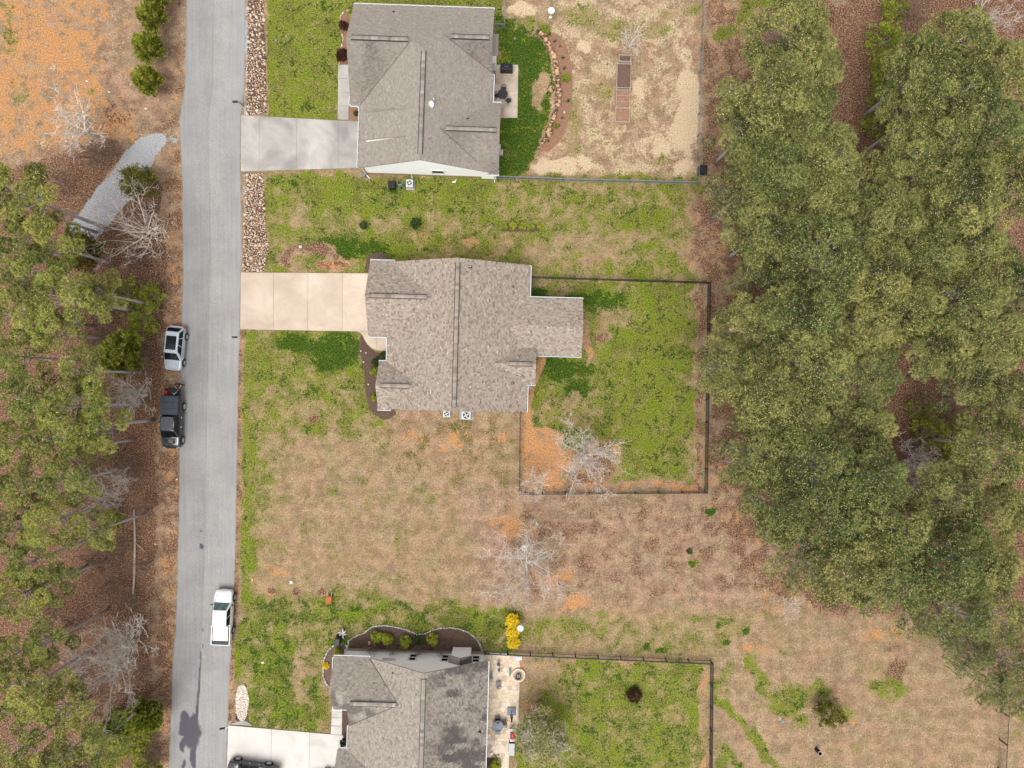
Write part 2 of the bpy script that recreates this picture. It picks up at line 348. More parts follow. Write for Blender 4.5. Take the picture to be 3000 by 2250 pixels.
def cover(WX, WY):
    """returns dict of densities 0..1 for world points"""
    X, Y = dcoord(WX, WY); XS, YS = dcoord(WX, WY, 0.15)
    C = {k: np.zeros(X.shape) for k in ('green', 'clay', 'litter', 'straw', 'mulch', 'gravel', 'dark', 'bright')}
    def to(ch, m, val=1.0): C[ch] = C[ch] * (1 - m) + val * m
    def mx(ch, m, val=1.0): C[ch] = np.maximum(C[ch], m * val)
    big = vnoise(WX, WY, 9.0, 11, 3)
    right = sstep((X - 515) / 6)
    C['green'] += 0.28 * right + (big - .5) * .5
    C['bright'] += 0.34; C['dark'] += .30
    # --- house 1 surroundings
    to('green', poly(X, Y, rect(572, -80, 738, 262), 5), .86)
    to('green', poly(X, Y, rect(730, -80, 1095, 60), 8), .82); to('bright', poly(X, Y, rect(572, -80, 1095, 262), 20), .8)
    to('green', poly(X, Y, [(1085, -60), (1510, -60), (1512, 385), (1085, 385)], 6), .22); mx('straw', poly(X, Y, [(1200, -60), (1510, -60), (1512, 385), (1150, 385)], 10), .42)
    to('green', poly(X, Y, [(1076, 30), (1170, 60), (1196, 110), (1200, 200), (1190, 270), (1160, 320), (1148, 385), (1072, 385)], 7), .93)
    to('dark', poly(X, Y, [(1076, 30), (1170, 60), (1196, 110), (1200, 200), (1190, 270), (1160, 320), (1148, 385), (1072, 385)], 10), .75)
    to('green', ell(X, Y, 1174, 190, 16, 46, 10, .5), .25); to('green', ell(X, Y, 1150, 60, 40, 30), .6)
    for a in ((1130, 18, 30, 15), (1258, 103, 15, 14), (1380, 188, 13, 24), (1196, 362, 50, 17), (1270, 356, 22, 13), (1482, 240, 24, 120), (1482, 360, 36, 30), (1420, 300, 50, 42), (1470, 290, 26, 40)):
        m = ell(X, Y, *a, 0, .75); mx('straw', m, 1.0 if a[2] < 32 or a[3] < 18 else .66); to('green', m * .85, .06)
    for a in ((1240, 250, 22, 60), (1300, 200, 30, 26), (1330, 60, 60, 26), (1415, 70, 40, 18), (1440, 40, 26, 14), (1250, 30, 60, 26), (1272, 50, 34, 20), (1420, 345, 20, 12), (1240, 330, 30, 18), (1500, 20, 30, 20)):
        mx('green', ell(X, Y, *a, 0, .9), .60)
    m = poly(XS, YS, [(1164, 72), (1186, 82), (1212, 112), (1226, 190), (1218, 260), (1196, 320), (1170, 330), (1190, 250), (1200, 190), (1190, 130)], 4)
    mx('litter', m, .75); to('green', m, 0); mx('clay', m, .15)
    # --- strip between house 1 and house 2
    m = poly(X, Y, rect(566, 378, 1520, 600), 8); to('green', m, .62); to('bright', m, .62)
    to('green', poly(X, Y, [(566, 380), (1080, 380), (1040, 450), (566, 470)], 12), .86)
    to('green', ell(X, Y, 1390, 468, 48, 22), .92); to('green', ell(X, Y, 800, 530, 120, 26), .9); to('dark', ell(X, Y, 760, 540, 90, 22), .8)
    to('green', ell(X, Y, 620, 440, 60, 40), .72); to('green', ell(X, Y, 1300, 540, 200, 34), .42); to('green', ell(X, Y, 640, 500, 50, 60), .6)
    mx('clay', ell(X, Y, 980, 520, 130, 16), .42); mx('clay', ell(X, Y, 1000, 552, 60, 10), .5); mx('clay', ell(X, Y, 1140, 560, 80, 12), .3)
    arc = ell(X, Y, 672, 560, 70, 32, 0, .18) - ell(X, Y, 682, 570, 52, 22, 0, .25); mx('litter', np.clip(arc, 0, 1), .75); to('green', np.clip(arc, 0, 1), .05)
    m = ell(X, Y, 720, 568, 38, 9); mx('clay', m, .55); mx('litter', m, .6); to('green', m, 0)
    # --- centre house front lawn and open lot
    m = poly(X, Y, rect(521, 712, 835, 1420), 8); to('green', m, .60); to('bright', m, .5)
    to('green', poly(X, Y, rect(545, 715, 790, 830), 26), .72); m = ell(X, Y, 730, 762, 52, 40); to('green', m, .98); to('dark', m, .85)
    m = ell(X, Y, 635, 745, 42, 24); to('green', m, .86); to('dark', m, .8)
    to('green', poly(X, Y, [(590, 960), (1120, 900), (1120, 1300), (560, 1280)], 60), .30); to('litter', poly(X, Y, [(820, 900), (1120, 880), (1120, 1060), (830, 1040)], 40), .3)
    to('green', poly(X, Y, [(1000, 1060), (1640, 1060), (1700, 1300), (1040, 1310)], 40), .06); mx('litter', poly(X, Y, [(1080, 1070), (1640, 1070), (1690, 1290), (1090, 1290)], 40), .30)
    for a in ((880, 935, 26, 13), (912, 940, 13, 10), (985, 950, 22, 16), (1092, 944, 22, 13), (1002, 978, 9, 8), (950, 968, 8, 6), (1110, 1130, 50, 30), (1200, 1250, 36, 22), (574, 1222, 14, 12), (600, 1236, 22, 10), (586, 1278, 14, 8), (1240, 1300, 40, 14)):
        mx('clay', ell(X, Y, *a, 0, .9), .66)
    mx('litter', ell(X, Y, 980, 1000, 180, 70), .18)
    # roadside strip, yellow-green
    for y0, y1 in ((720, 900), (900, 1200), (1200, 1560)):
        m = poly(X, Y, [(528, y0), (548, y0), (544, y1), (520, y1)], 6); to('green', m, .93); to('bright', m, .95); to('dark', m, .2)
    m = ell(X, Y, 530, 1450, 22, 120); to('green', m, .95); to('bright', m, 1.0)
    m = poly(XS, YS, [(514, 712), (526, 712), (520, 1110), (514, 1280), (500, 1560), (490, 1560), (505, 1280), (512, 1000)], 3); mx('clay', m, .32); mx('litter', m, .5); to('green', m, .1)
    # lower lot
    m = poly(X, Y, [(530, 1290), (1120, 1300), (1120, 1420), (700, 1420), (700, 1590), (500, 1590)], 16); to('green', m, .68); to('dark', m, .45)
    m = ell(X, Y, 600, 1440, 60, 60); to('green', m, .78); to('green', ell(X, Y, 660, 1530, 70, 40), .80); to('green', ell(X, Y, 660, 1460, 30, 60), .42)
    m = ell(X, Y, 590, 1432, 26, 12); to('green', m, 1.); to('bright', m, 1)
    mx('straw', ell(X, Y, 690, 1300, 30, 18), .35); to('green', ell(X, Y, 1060, 1345, 60, 30), .82); to('green', ell(X, Y, 1160, 1365, 60, 22), .66)
    to('green', poly(X, Y, [(1180, 1320), (1640, 1330), (1540, 1430), (1150, 1412)], 16), .46); to('green', ell(X, Y, 1210, 1350, 60, 16, 12), .72)
    # --- centre back yard
    m = poly(X, Y, rect(1146, 606, 1524, 1062), 6); to('green', m, .70); to('bright', m, .50); to('dark', m, .32)
    m = ell(X, Y, 1405, 800, 60, 220, 0, .7); to('green', m, .95); to('bright', m, 1.0); m = ell(X, Y, 1200, 690, 60, 70, 0, .6); to('green', m, .5)
    for a in ((1200, 796, 44, 26), (1260, 800, 26, 18), (1160, 634, 22, 22), (1180, 700, 16, 14), (1250, 850, 30, 24), (1290, 650, 60, 22)):
        m = ell(X, Y, *a); to('green', m, .9); to('dark', m, .8)
    to('green', ell(X, Y, 1230, 880, 60, 40), .5); to('green', ell(X, Y, 1330, 680, 60, 26), .55)
    m = poly(X, Y, [(1124, 900), (1146, 860), (1158, 920), (1200, 930), (1230, 1000), (1190, 1062), (1122, 1062)], 8); mx('clay', m, .72); to('green', m, .02)
    m = poly(XS, YS, [(1166, 770), (1182, 772), (1166, 812), (1150, 860), (1140, 900), (1130, 900), (1146, 840), (1156, 800)], 4); mx('clay', m, .75); to('green', m, .03)
    m = ell(X, Y, 1268, 740, 8, 50, 0, .5); mx('clay', m, .6); to('green', m, .1)
    m = ell(X, Y, 1276, 1010, 66, 44, -25, .5); mx('clay', m, .5); mx('litter', m, .62); to('green', m, .22)
    m = ell(X, Y, 1304, 722, 18, 15, 0, .3); mx('litter', m, .85); to('green', m, 0)
    m = poly(X, Y, [(1508, 610), (1526, 610), (1520, 1062), (1502, 1062)], 6); to('green', m, .12); mx('litter', m, .6); mx('clay', m, .25)
    m = poly(X, Y, rect(1180, 1044, 1520, 1064), 3); mx('clay', m, .45); to('green', m, .1)
    mx('litter', ell(X, Y, 1165, 740, 30, 16), .3)
    for (cx, cy, r_) in ((677, 904, 11), (641, 1279, 9), (695, 1279, 10), (586, 1276, 9)):
        m = ell(XS, YS, cx, cy, r_, r_, 0, .25); mx('litter', m, .9); mx('clay', m, .35); to('green', m, 0)
    # --- strip of leaf litter beyond the yard fences, and the wood
    m = poly(X, Y, [(1520, -80), (1640, -80), (1640, 1100), (1700, 1250), (1720, 1300), (1640, 1300), (1540, 1100), (1530, 610), (1480, 560), (1516, 390)], 16)
    to('green', m, .12); mx('litter', m, .5); mx('clay', m, .3)
    for a in ((1660, 10, 60, 22), (1610, 40, 24, 22), (1570, 70, 30, 14), (1610, 190, 18, 20)): m = ell(X, Y, *a); to('green', m, .8); to('litter', m, .1)
    m = poly(X, Y, [(1640, 30), (2300, -80), (2300, 1500), (2200, 1500), (1960, 1320), (1800, 1330), (1690, 1260), (1620, 1000), (1600, 500), (1590, 200)], 24)
    to('green', m, .06); mx('litter', m, .95); to('mulch', m, .12)
    # --- house 3 yard and lower right field
    m = poly(X, Y, rect(1118, 1430, 1532, 1740), 5); to('green', m, .74); to('bright', m, .66); to('dark', m, .35)
    m = poly(X, Y, [(1120, 1428), (1250, 1432), (1220, 1470), (1180, 1520), (1150, 1560), (1120, 1570)], 8); to('green', m, .22); mx('clay', m, .22); mx('straw', m, .2)
    mx('clay', poly(X, Y, rect(1120, 1426, 1530, 1442), 4), .4); m = poly(X, Y, rect(1512, 1440, 1534, 1740), 4); to('green', m, .35); mx('clay', m, .35)
    m = ell(X, Y, 1160, 1500, 30, 26); mx('green', m, .5); to('green', ell(X, Y, 1220, 1480, 46, 40), .62)
    m = poly(X, Y, [(1545, 1400), (2190, 1400), (2190, 1740), (1545, 1740)], 14); to('green', m, .24); mx('straw', m, .2)
    for a in ((1700, 1510, 55, 38, -20, .85), (1755, 1490, 36, 24, 0, .8), (1640, 1450, 60, 15, 52, .8), (1660, 1500, 50, 12, 52, .75), (1590, 1545, 95, 12, 52, .9), (1650, 1620, 80, 12, 52, .85), (1580, 1640, 60, 12, 55, .85), (1560, 1500, 50, 10, 60, .7),
              (1920, 1490, 56, 28, 20, .8), (1830, 1540, 30, 24, 0, .5), (1570, 1480, 20, 60, 0, .55), (1560, 1640, 20, 40, 0, .75), (1720, 1560, 24, 20, 0, .7), (1640, 1410, 30, 14, 0, .55), (1900, 1460, 20, 40, 0, .5)):
        m = ell(X, Y, *a[:5], .5); mx('green', m, a[5] * .92); C['bright'] = C['bright'] * (1 - m) + .8 * m
    for a in ((1600, 1490, 22, 60, -30, .36), (1640, 1575, 20, 70, -35, .36), (1610, 1420, 50, 14, 0, .4)): mx('straw', ell(X, Y, *a[:5], .9), a[5])
    for a in ((1570, 1380, 30, 10), (1620, 1395, 60, 10), (1850, 1560, 14, 8), (1820, 1530, 12, 8), (1690, 1300, 70, 30), (1900, 1370, 80, 26)): mx('clay', ell(X, Y, *a, 0, .5), .36)
    m = ell(X, Y, 1930, 1460, 22, 34); mx('litter', m, .7); m = ell(X, Y, 1940, 1410, 24, 14); mx('litter', m, .5)
    for cx, cy in ((1545, 1355), (1565, 1390), (1610, 1360), (1428, 1408), (1400, 1398), (1542, 1100), (1500, 1215)):
        m = ell(X, Y, cx, cy, 10, 9, 0, .6); mx('green', m, .9); to('dark', m, .95)
    # --- far side of the road: clay, shoulder, litter
    left = 1 - sstep((XS - 388) / 5)
    C['green'] *= (1 - left); mx('litter', left, .25)
    m = poly(X, Y, [(-200, -200), (260, -200), (240, 80), (200, 130), (250, 200), (330, 330), (140, 330), (-200, 380)], 26) * left
    to('litter', m, .12); mx('clay', m, .52); mx('clay', ell(X, Y, 140, 110, 90, 70, 0, .6), .78); mx('clay', ell(X, Y, 5, 250, 30, 60, 0, .6), .75); mx('straw', m, .22)
    m = ell(X, Y, 290, 100, 70, 130) * left; to('clay', m, .15); mx('straw', m, .30); mx('green', m, .16)
    for a in ((20, 80, 22, 60), (40, 200, 26, 30), (200, 200, 12, 16), (10, 20, 22, 20), (10, 260, 16, 22)): mx('green', ell(X, Y, *a), .42)
    mx('clay', ell(X, Y, 240, 280, 60, 34) * left, .45); mx('mulch', ell(X, Y, 245, 245, 30, 50, 20), .3)
    m = poly(X, Y, [(-200, 400), (130, 340), (240, 300), (300, 330), (345, 400), (360, 600), (350, 900), (330, 1300), (325, 1760), (-200, 1760)], 16)
    mx('litter', m, .92); to('clay', m, .0); to('straw', m, .0); to('green', m, .0)
    m = poly(X, Y, [(280, 380), (346, 330), (356, 700), (330, 900), (320, 600), (240, 520)], 10); mx('mulch', m, .28)
    m = poly(XS, YS, [(366, 300), (388, 300), (394, 760), (386, 1120), (372, 1500), (366, 1760), (330, 1760), (345, 1300), (352, 900), (358, 560)], 5)
    mx('clay', m, .30); to('litter', m, .45); mx('straw', ell(X, Y, 372, 700, 14, 320, 2, .6), .25)
    m = poly(X, Y, [(374, 100), (394, 100), (390, 300), (362, 300)], 6); mx('clay', m, .3); mx('litter', m, .3)
    # gravel drive
    m = poly(XS + (X - XS) * .2, YS + (Y - YS) * .2, [(146, 492), (205, 518), (232, 488), (262, 452), (292, 420), (318, 376), (338, 342), (350, 324), (362, 306), (360, 292), (344, 288), (330, 286), (306, 296), (276, 322), (248, 362), (216, 402), (180, 446)], 4)
    mx('gravel', m, .95); to('litter', m, .05); to('clay', m, 0); to('green', m, 0); to('mulch', m, 0); mx('litter', ell(X, Y, 210, 470, 36, 30) , .30)
    m = ell(X, Y, 376, 300, 10, 14); mx('gravel', m, .45)
    m = poly(XS, YS, [(528, -50), (534, -50), (534, 250), (528, 252)], 2); mx('gravel', m, .8); m = poly(XS, YS, [(524, 375), (530, 375), (528, 500), (524, 500)], 2); mx('gravel', m, .7)
    # rock ditch bed
    for pts in ([(532, -60), (568, -60), (576, 90), (578, 250), (534, 250)], [(528, 372), (570, 372), (572, 480), (580, 540), (568, 588), (524, 588)]):
        m = poly(XS, YS, pts, 4); mx('mulch', m, .6); mx('litter', m, .5); to('green', m, 0)
    C['green'] = np.where(C['dark'] > .6, C['green'], C['green'] * .88)
    return C
C = cover(GX, GY)
nx, ny = len(gx), len(gy)
idx = np.arange(nx * ny).reshape(ny, nx)
F = np.stack([idx[:-1, :-1], idx[:-1, 1:], idx[1:, 1:], idx[1:, :-1]], -1).reshape(-1, 4)
V = np.stack([GX, GY, (vnoise(GX, GY, .9, 21, 3) - .62) * .05], -1).reshape(-1, 3); V[:, 2] = np.minimum(V[:, 2], 0.0)
me = fast_mesh('ground', V, F, np.zeros(len(F)), [])
for nm, ks in (('cover_a', ('green', 'clay', 'litter', 'straw')), ('cover_b', ('mulch', 'gravel', 'dark', 'bright'))):
    a = me.color_attributes.new(nm, 'FLOAT_COLOR', 'POINT')
    a.data.foreach_set('color', np.stack([C[k].ravel() for k in ks], -1).astype(np.float32).ravel())

def ground_mat():
    m, N, L, b = new_mat('lawn_soil_and_litter', 0.95, 0, 0.1); g = geo(N)
    def chans(nm):
        a = N.new('ShaderNodeAttribute'); a.attribute_name = nm; s = N.new('ShaderNodeSeparateColor'); L.new(a.outputs['Color'], s.inputs[0])
        return [s.outputs[0], s.outputs[1], s.outputs[2], a.outputs['Alpha']]
    green, clay, litter, straw = chans('cover_a'); mulch, gravel, dark, bright = chans('cover_b')
    nA0 = noise(N, L, 0.55, 11, 0.72, g, .3).outputs[0]; nA1 = noise(N, L, 5.0, 6, 0.75, g).outputs[0]
    nA = mathn(N, L, 'ADD', mathn(N, L, 'MULTIPLY', nA0, 0.62), mathn(N, L, 'MULTIPLY', nA1, 0.38))      # clumps
    nB = noise(N, L, 6.5, 5, 0.7, g).outputs[0]           # tufts
    nC = noise(N, L, 0.35, 5, 0.6, g).outputs[0]          # broad drift
    mp = N.new('ShaderNodeMapping'); L.new(g, mp.inputs[0]); mp.inputs['Location'].default_value = (31, 17, 5)
    nD0 = noise(N, L, 0.9, 9, 0.74, mp.outputs[0], .4).outputs[0]; nD1 = noise(N, L, 4.0, 6, 0.75, mp.outputs[0]).outputs[0]
    nD = mathn(N, L, 'ADD', mathn(N, L, 'MULTIPLY', nD0, 0.6), mathn(N, L, 'MULTIPLY', nD1, 0.4))
    nD2 = mathn(N, L, 'ADD', mathn(N, L, 'MULTIPLY', nD0, 0.85), mathn(N, L, 'MULTIPLY', nD1, 0.15)); nD3 = mathn(N, L, 'ADD', mathn(N, L, 'MULTIPLY', nA0, 0.75), mathn(N, L, 'MULTIPLY', nD1, 0.25))
    nE = noise(N, L, 15.0, 3, 0.7, mp.outputs[0]).outputs[0]
    def mask(den, nz, k=26.0, gain=4.6):
        a = mathn(N, L, 'MULTIPLY', mathn(N, L, 'SUBTRACT', nz, 0.5), k)
        c = mathn(N, L, 'MULTIPLY', mathn(N, L, 'SUBTRACT', den, 0.5), gain)
        d = mathn(N, L, 'ADD', mathn(N, L, 'ADD', a, c), 0.5, clamp=True)
        # nothing where the density is nil
        return mathn(N, L, 'MULTIPLY', d, mathn(N, L, 'MULTIPLY', den, 8.0, clamp=True), clamp=True)
    def r_(src, st):
        r = ramp(N, [(.5 + (p - .5) * .55, c) for p, c in st]); L.new(src, r.inputs[0]); return r.outputs[0]
    blend = mathn(N, L, 'ADD', mathn(N, L, 'MULTIPLY', nB, 0.55), mathn(N, L, 'MULTIPLY', nE, 0.45))
    nT = mathn(N, L, 'ADD', mathn(N, L, 'MULTIPLY', blend, 0.6), mathn(N, L, 'MULTIPLY', nA1, 0.4))
    tan = r_(nT, [(0.28, S(112, 90, 66)), (0.43, S(152, 128, 100)), (0.55, S(184, 159, 130)), (0.72, S(224, 202, 176))])
    tan2 = r_(nT, [(0.28, S(118, 90, 68)), (0.5, S(178, 145, 118)), (0.72, S(222, 194, 168))])
    base = mix(N, L, r_(nC, [(0.42, (0, 0, 0, 1)), (0.58, (1, 1, 1, 1))]), tan, tan2)
    mpw = N.new('ShaderNodeMapping'); L.new(g, mpw.inputs[0]); mpw.inputs['Scale'].default_value = (0.10, 1.5, 1); mpw.inputs['Rotation'].default_value = (0, 0, 0.03); nW = noise(N, L, 1.0, 4, 0.6, mpw.outputs[0], 0.15).outputs[0]; base = mix(N, L, 1.0, base, r_(nW, [(0.3, (.94, .94, .94, 1)), (0.7, (1.04, 1.04, 1.04, 1))]), 'MULTIPLY')
    nG = noise(N, L, 0.8, 6, 0.6, mp.outputs[0]).outputs[0]; base = mix(N, L, 1.0, base, r_(nG, [(0.35, (.80, .79, .78, 1)), (0.65, (1.14, 1.14, 1.13, 1))]), 'MULTIPLY')
    # olive haze of sparse grass between blades
    light = r_(blend, [(0.36, S(116, 114, 46)), (0.5, S(160, 156, 78)), (0.64, S(206, 192, 122))])
    mid = r_(blend, [(0.36, S(72, 88, 24)), (0.5, S(114, 126, 44)), (0.64, S(166, 164, 82))])
    deep = r_(blend, [(0.36, S(36, 64, 12)), (0.5, S(66, 98, 24)), (0.64, S(112, 134, 52))])
    vivid = r_(blend, [(0.36, S(80, 110, 14)), (0.5, S(124, 148, 32)), (0.64, S(174, 180, 72))])
    gcol = mix(N, L, mathn(N, L, 'MULTIPLY_ADD', nD, 1.6), light, mid); gcol = mid
    fl = mathn(N, L, 'ADD', mathn(N, L, 'MULTIPLY', mathn(N, L, 'SUBTRACT', nD, 0.5), 14.0), 0.45, clamp=True)
    gcol = mix(N, L, fl, mid, light)
    gcol = mix(N, L, mask(bright, nC, 20.0, 3.0), gcol, mix(N, L, fl, vivid, light))
    gcol = mix(N, L, mask(dark, nD), gcol, deep)
    base = mix(N, L, mathn(N, L, 'MULTIPLY', mathn(N, L, 'SUBTRACT', green, 0.12, clamp=True), 0.85, clamp=True), base, light)
    cl = r_(blend, [(0.36, S(170, 116, 72)), (0.5, S(208, 152, 98)), (0.64, S(230, 186, 136))])
    base = mix(N, L, mask(clay, nD2, 20.0), base, cl)
    lt = r_(blend, [(0.34, S(68, 46, 36)), (0.44, S(106, 76, 58)), (0.53, S(142, 106, 82)), (0.62, S(186, 150, 122)), (0.68, S(218, 188, 160))])
    base = mix(N, L, mask(litter, nA), base, lt)
    st = r_(blend, [(0.34, S(176, 148, 112)), (0.46, S(218, 192, 154)), (0.6, S(238, 218, 186))])
    base = mix(N, L, mask(straw, nD3, 13.0), base, st)
    gcol = mix(N, L, 1.0, gcol, (.86, .85, .88, 1), 'MULTIPLY')
    base = mix(N, L, mask(green, nA, 19.0, 4.9), base, gcol)
    mu = r_(blend, [(0.36, S(48, 34, 30)), (0.5, S(88, 66, 56)), (0.66, S(150, 120, 100))])
    base = mix(N, L, mask(mulch, nA), base, mu)
    gv = r_(nE, [(0.3, S(132, 132, 134)), (0.5, S(184, 186, 188)), (0.68, S(222, 222, 222))])
    base = mix(N, L, mask(gravel, nA), base, gv)
    base = mix(N, L, 1.0, base, (.89, .88, .89, 1), 'MULTIPLY')
    L.new(base, b.inputs['Base Color']); bump(N, L, b, blend, 0.5, 0.05)
    return m
me.materials.append(ground_mat())
tag(link_mesh('ground', me), kind='structure')

# ------------------------------------------------------------------ road
ROAD_L = [(-2500, 560), (-600, 556), (0, 545.7), (253, 541), (353, 524.5), (420, 529), (542, 533.5), (750, 535), (1112, 529), (1500, 523), (1825, 515), (1960, 505), (2250, 493), (3000, 478), (5000, 440)]
ROAD_R = [(-2500, 735), (-600, 728), (0, 720), (253, 716.5), (343, 707.5), (503, 705), (750, 710.7), (798, 706), (967, 704), (1112, 698.5), (1500, 693), (1636, 690), (1889, 678), (2124, 668), (2250, 664.6), (3000, 645), (5000, 600)]
ys = np.concatenate([np.linspace(-2500, -40, 40), np.arange(-30, 2290, 3.0), np.linspace(2300, 5000, 40)])
xl = np.interp(ys, *zip(*ROAD_L)); xr = np.interp(ys, *zip(*ROAD_R))
wob = (vnoise(ys[:, None], ys[:, None] * 0, 22.0, 31, 4)[:, 0] - .5) * 5; wob2 = (vnoise(ys[:, None], ys[:, None] * 0 + 99, 22.0, 32, 4)[:, 0] - .5) * 4
xl = xl + wob; xr = xr + wob2; nc = 60; t = np.linspace(0, 1, nc)
RX = xl[:, None] * (1 - t) + xr[:, None] * t; RY = np.repeat(ys[:, None], nc, 1)
WX = (RX - 1500) / PPM; WY = (1125 - RY) / PPM
crown = 0.035 + 0.03 * (1 - np.abs(2 * t - 1))[None, :] * np.ones_like(WX); crown[:, 0] = -.03; crown[:, -1] = -.03
V = np.stack([WX, WY, crown], -1).reshape(-1, 3); idx = np.arange(V.shape[0]).reshape(len(ys), nc)
F = np.stack([idx[:-1, :-1], idx[1:, :-1], idx[1:, 1:], idx[:-1, 1:]], -1).reshape(-1, 4)
rme = fast_mesh('road', V, F, np.zeros(len(F)), [])
rx, ry = RX / K, RY / K; rxw = rx + (vnoise(WX, WY, .9, 41, 4) - .5) * 14; ryw = ry + (vnoise(WX, WY, .9, 42, 4) - .5) * 14
wet = np.zeros_like(rx)
for a in ((415, 1585, 20, 32), (400, 1560, 12, 24), (396, 1578, 12, 14), (418, 1565, 12, 26), (396, 1610, 7, 16), (418, 1640, 6, 26), (396, 1650, 4, 12), (395, 1545, 3, 2), (403, 1545, 3, 2), (436, 1181, 4, 7), (434, 1148, 1.6, 1.6), (421, 1338, 1.4, 2)):
    wet = np.maximum(wet, ell(rxw, ryw, *a, 0, .12))
tx = np.interp(ry, [1390, 1440, 1520, 1560, 1660], [437, 433, 428, 424, 420]); tw = np.interp(ry, [1380, 1400, 1410, 1500, 1560, 1660], [0, 0, 1.2, 2.4, 3.4, 3.4])
wet = np.maximum(wet, sstep((tw - np.abs(rxw * .3 + rx * .7 - tx) + .6) / 1.2) * (tw > .1))
wet = np.maximum(wet, (ry > 1355) * (ry < 1400) * sstep((1.3 - np.abs(rx - 439)) / .8) * (vnoise(WX, WY, .5, 44, 2) > .55))
lane = np.repeat(np.clip(t, 0, 1)[None, :], len(ys), 0)
a = rme.color_attributes.new('stain', 'FLOAT_COLOR', 'POINT'); a.data.foreach_set('color', np.stack([wet, lane, ry / 1659, wet * 0 + 1], -1).reshape(-1).astype(np.float32))
m, N, L, b = new_mat('weathered_asphalt', 0.9, 0, 0.2); g = geo(N)
at = N.new('ShaderNodeAttribute'); at.attribute_name = 'stain'; sp = N.new('ShaderNodeSeparateColor'); L.new(at.outputs['Color'], sp.inputs[0])
n1 = noise(N, L, 26, 4, .75, g); n2 = noise(N, L, 0.35, 5, .6, g)
mpn = N.new('ShaderNodeMapping'); L.new(g, mpn.inputs[0]); mpn.inputs['Scale'].default_value = (5.0, 0.12, 1); n3 = noise(N, L, 1.0, 4, .6, mpn.outputs[0])
r1 = ramp(N, [(0.38, S(136, 135, 134)), (0.5, S(164, 163, 161)), (0.62, S(192, 190, 187))]); L.new(n1.outputs[0], r1.inputs[0])
r2 = ramp(N, [(0.35, (.9, .9, .9, 1)), (.65, (1.07, 1.07, 1.06, 1))]); L.new(n2.outputs[0], r2.inputs[0])
r3 = ramp(N, [(0.35, (.92, .92, .93, 1)), (.65, (1.06, 1.06, 1.06, 1))]); L.new(n3.outputs[0], r3.inputs[0])
c = mix(N, L, 1.0, mix(N, L, 1.0, r1.outputs[0], r2.outputs[0], 'MULTIPLY'), r3.outputs[0], 'MULTIPLY')
r4 = ramp(N, [(0.0, (.62, .62, .64, 1)), (.012, (.97, .97, .98, 1)), (.455, (.94, .94, .955, 1)), (.468, (.82, .82, .84, 1)), (.480, (1.06, 1.06, 1.055, 1)), (.985, (1.02, 1.02, 1.02, 1)), (1.0, (.8, .8, .8, 1))]); L.new(sp.outputs[1], r4.inputs[0])
c = mix(N, L, 1.0, c, r4.outputs[0], 'MULTIPLY')
n5 = noise(N, L, 3.2, 6, .75, g); r5 = ramp(N, [(.66, (0, 0, 0, 1)), (.70, (1, 1, 1, 1))]); L.new(n5.outputs[0], r5.inputs[0])
c = mix(N, L, mathn(N, L, 'MULTIPLY', r5.outputs[0], .35), c, S(206, 200, 180))
c = mix(N, L, mathn(N, L, 'MULTIPLY', sp.outputs[0], .92), c, S(84, 82, 92)); L.new(c, b.inputs['Base Color'])
bump(N, L, b, n1.outputs[0], .25, .01)
rme.materials.append(m); tag(link_mesh('road', rme), kind='structure')

# ------------------------------------------------------------------ concrete: drives, walks, patio (slabs are parts)
def slabs(name, polys, mat, z=0.07):
    base = MB()
    for p in polys:
        w = [P(*q) for q in p]; base.prism([(v.x, v.y) for v in w], -0.05, z - .02, 0)
    base = base.build(name, M['joint']); tag(base, kind='structure')
    for i, p in enumerate(polys):
        w = [P(*q) for q in p]; cx = sum(v.x for v in w) / len(w); cy = sum(v.y for v in w) / len(w)
        q = []
        for v in w:
            d = Vector((cx - v.x, cy - v.y)); k = max(abs(d.x), abs(d.y)); q.append((v.x + math.copysign(.018, d.x), v.y + math.copysign(.018, d.y)))
        s = MB(); s.prism(q, -.04, z, 0, random.random()); s.build('slab', mat, base)
    return base
def lerp(a, b, t): return a + (b - a) * t
def quad_strip(tl, tr, bl, br, cuts):
    out = []
    for a, c in zip(cuts[:-1], cuts[1:]):
        out.append([(lerp(tl[0], tr[0], a), lerp(tl[1], tr[1], a)), (lerp(tl[0], tr[0], c), lerp(tl[1], tr[1], c)), (lerp(bl[0], br[0], c), lerp(bl[1], br[1], c)), (lerp(bl[0], br[0], a), lerp(bl[1], br[1], a))])
    return out
d1 = quad_strip((707, 338), (1062, 357), (706, 503), (1062, 492), [0, .15, .46, .80, 1.0])
slabs('driveway', d1, M['conc_stained'])
slabs('walkway', [[(991, lerp(190, 352, a)), (1040, lerp(190, 352, a)), (1040, lerp(190, 353, c)), (990, lerp(190, 353, c))] if a < .7 else [(990, lerp(190, 352, a)), (1022, lerp(190, 352, a)), (1022, lerp(190, 354, c)), (989, lerp(190, 352, c))] for a, c in ((0, .25), (.25, .5), (.5, .75), (.75, .99))], M['conc_stained'])
slabs('patio', [[(1430, 190), (1518.5, 190), (1517.5, 268), (1430, 268)], [(1430, 268), (1517.5, 268), (1516, 346), (1430, 346)]], M['conc_patio'])
d2 = quad_strip((706, 798), (1100, 801), (704, 965), (1100, 972), [0, .245, .5, .755, 1.0])
slabs('driveway', d2, M['conc_warm'])
curve = [(1060, 971)]
for k in range(9):
    t_ = k / 8; a_ = t_ * math.pi / 2
    curve.append((1060 + 48 * t_ + 0, 971 + 40 * (math.sin(a_ - math.pi / 2) + 1) * 1.0 if t_ < .6 else 971 + 42 * math.sin((t_ - .1) * math.pi / 1.8)))
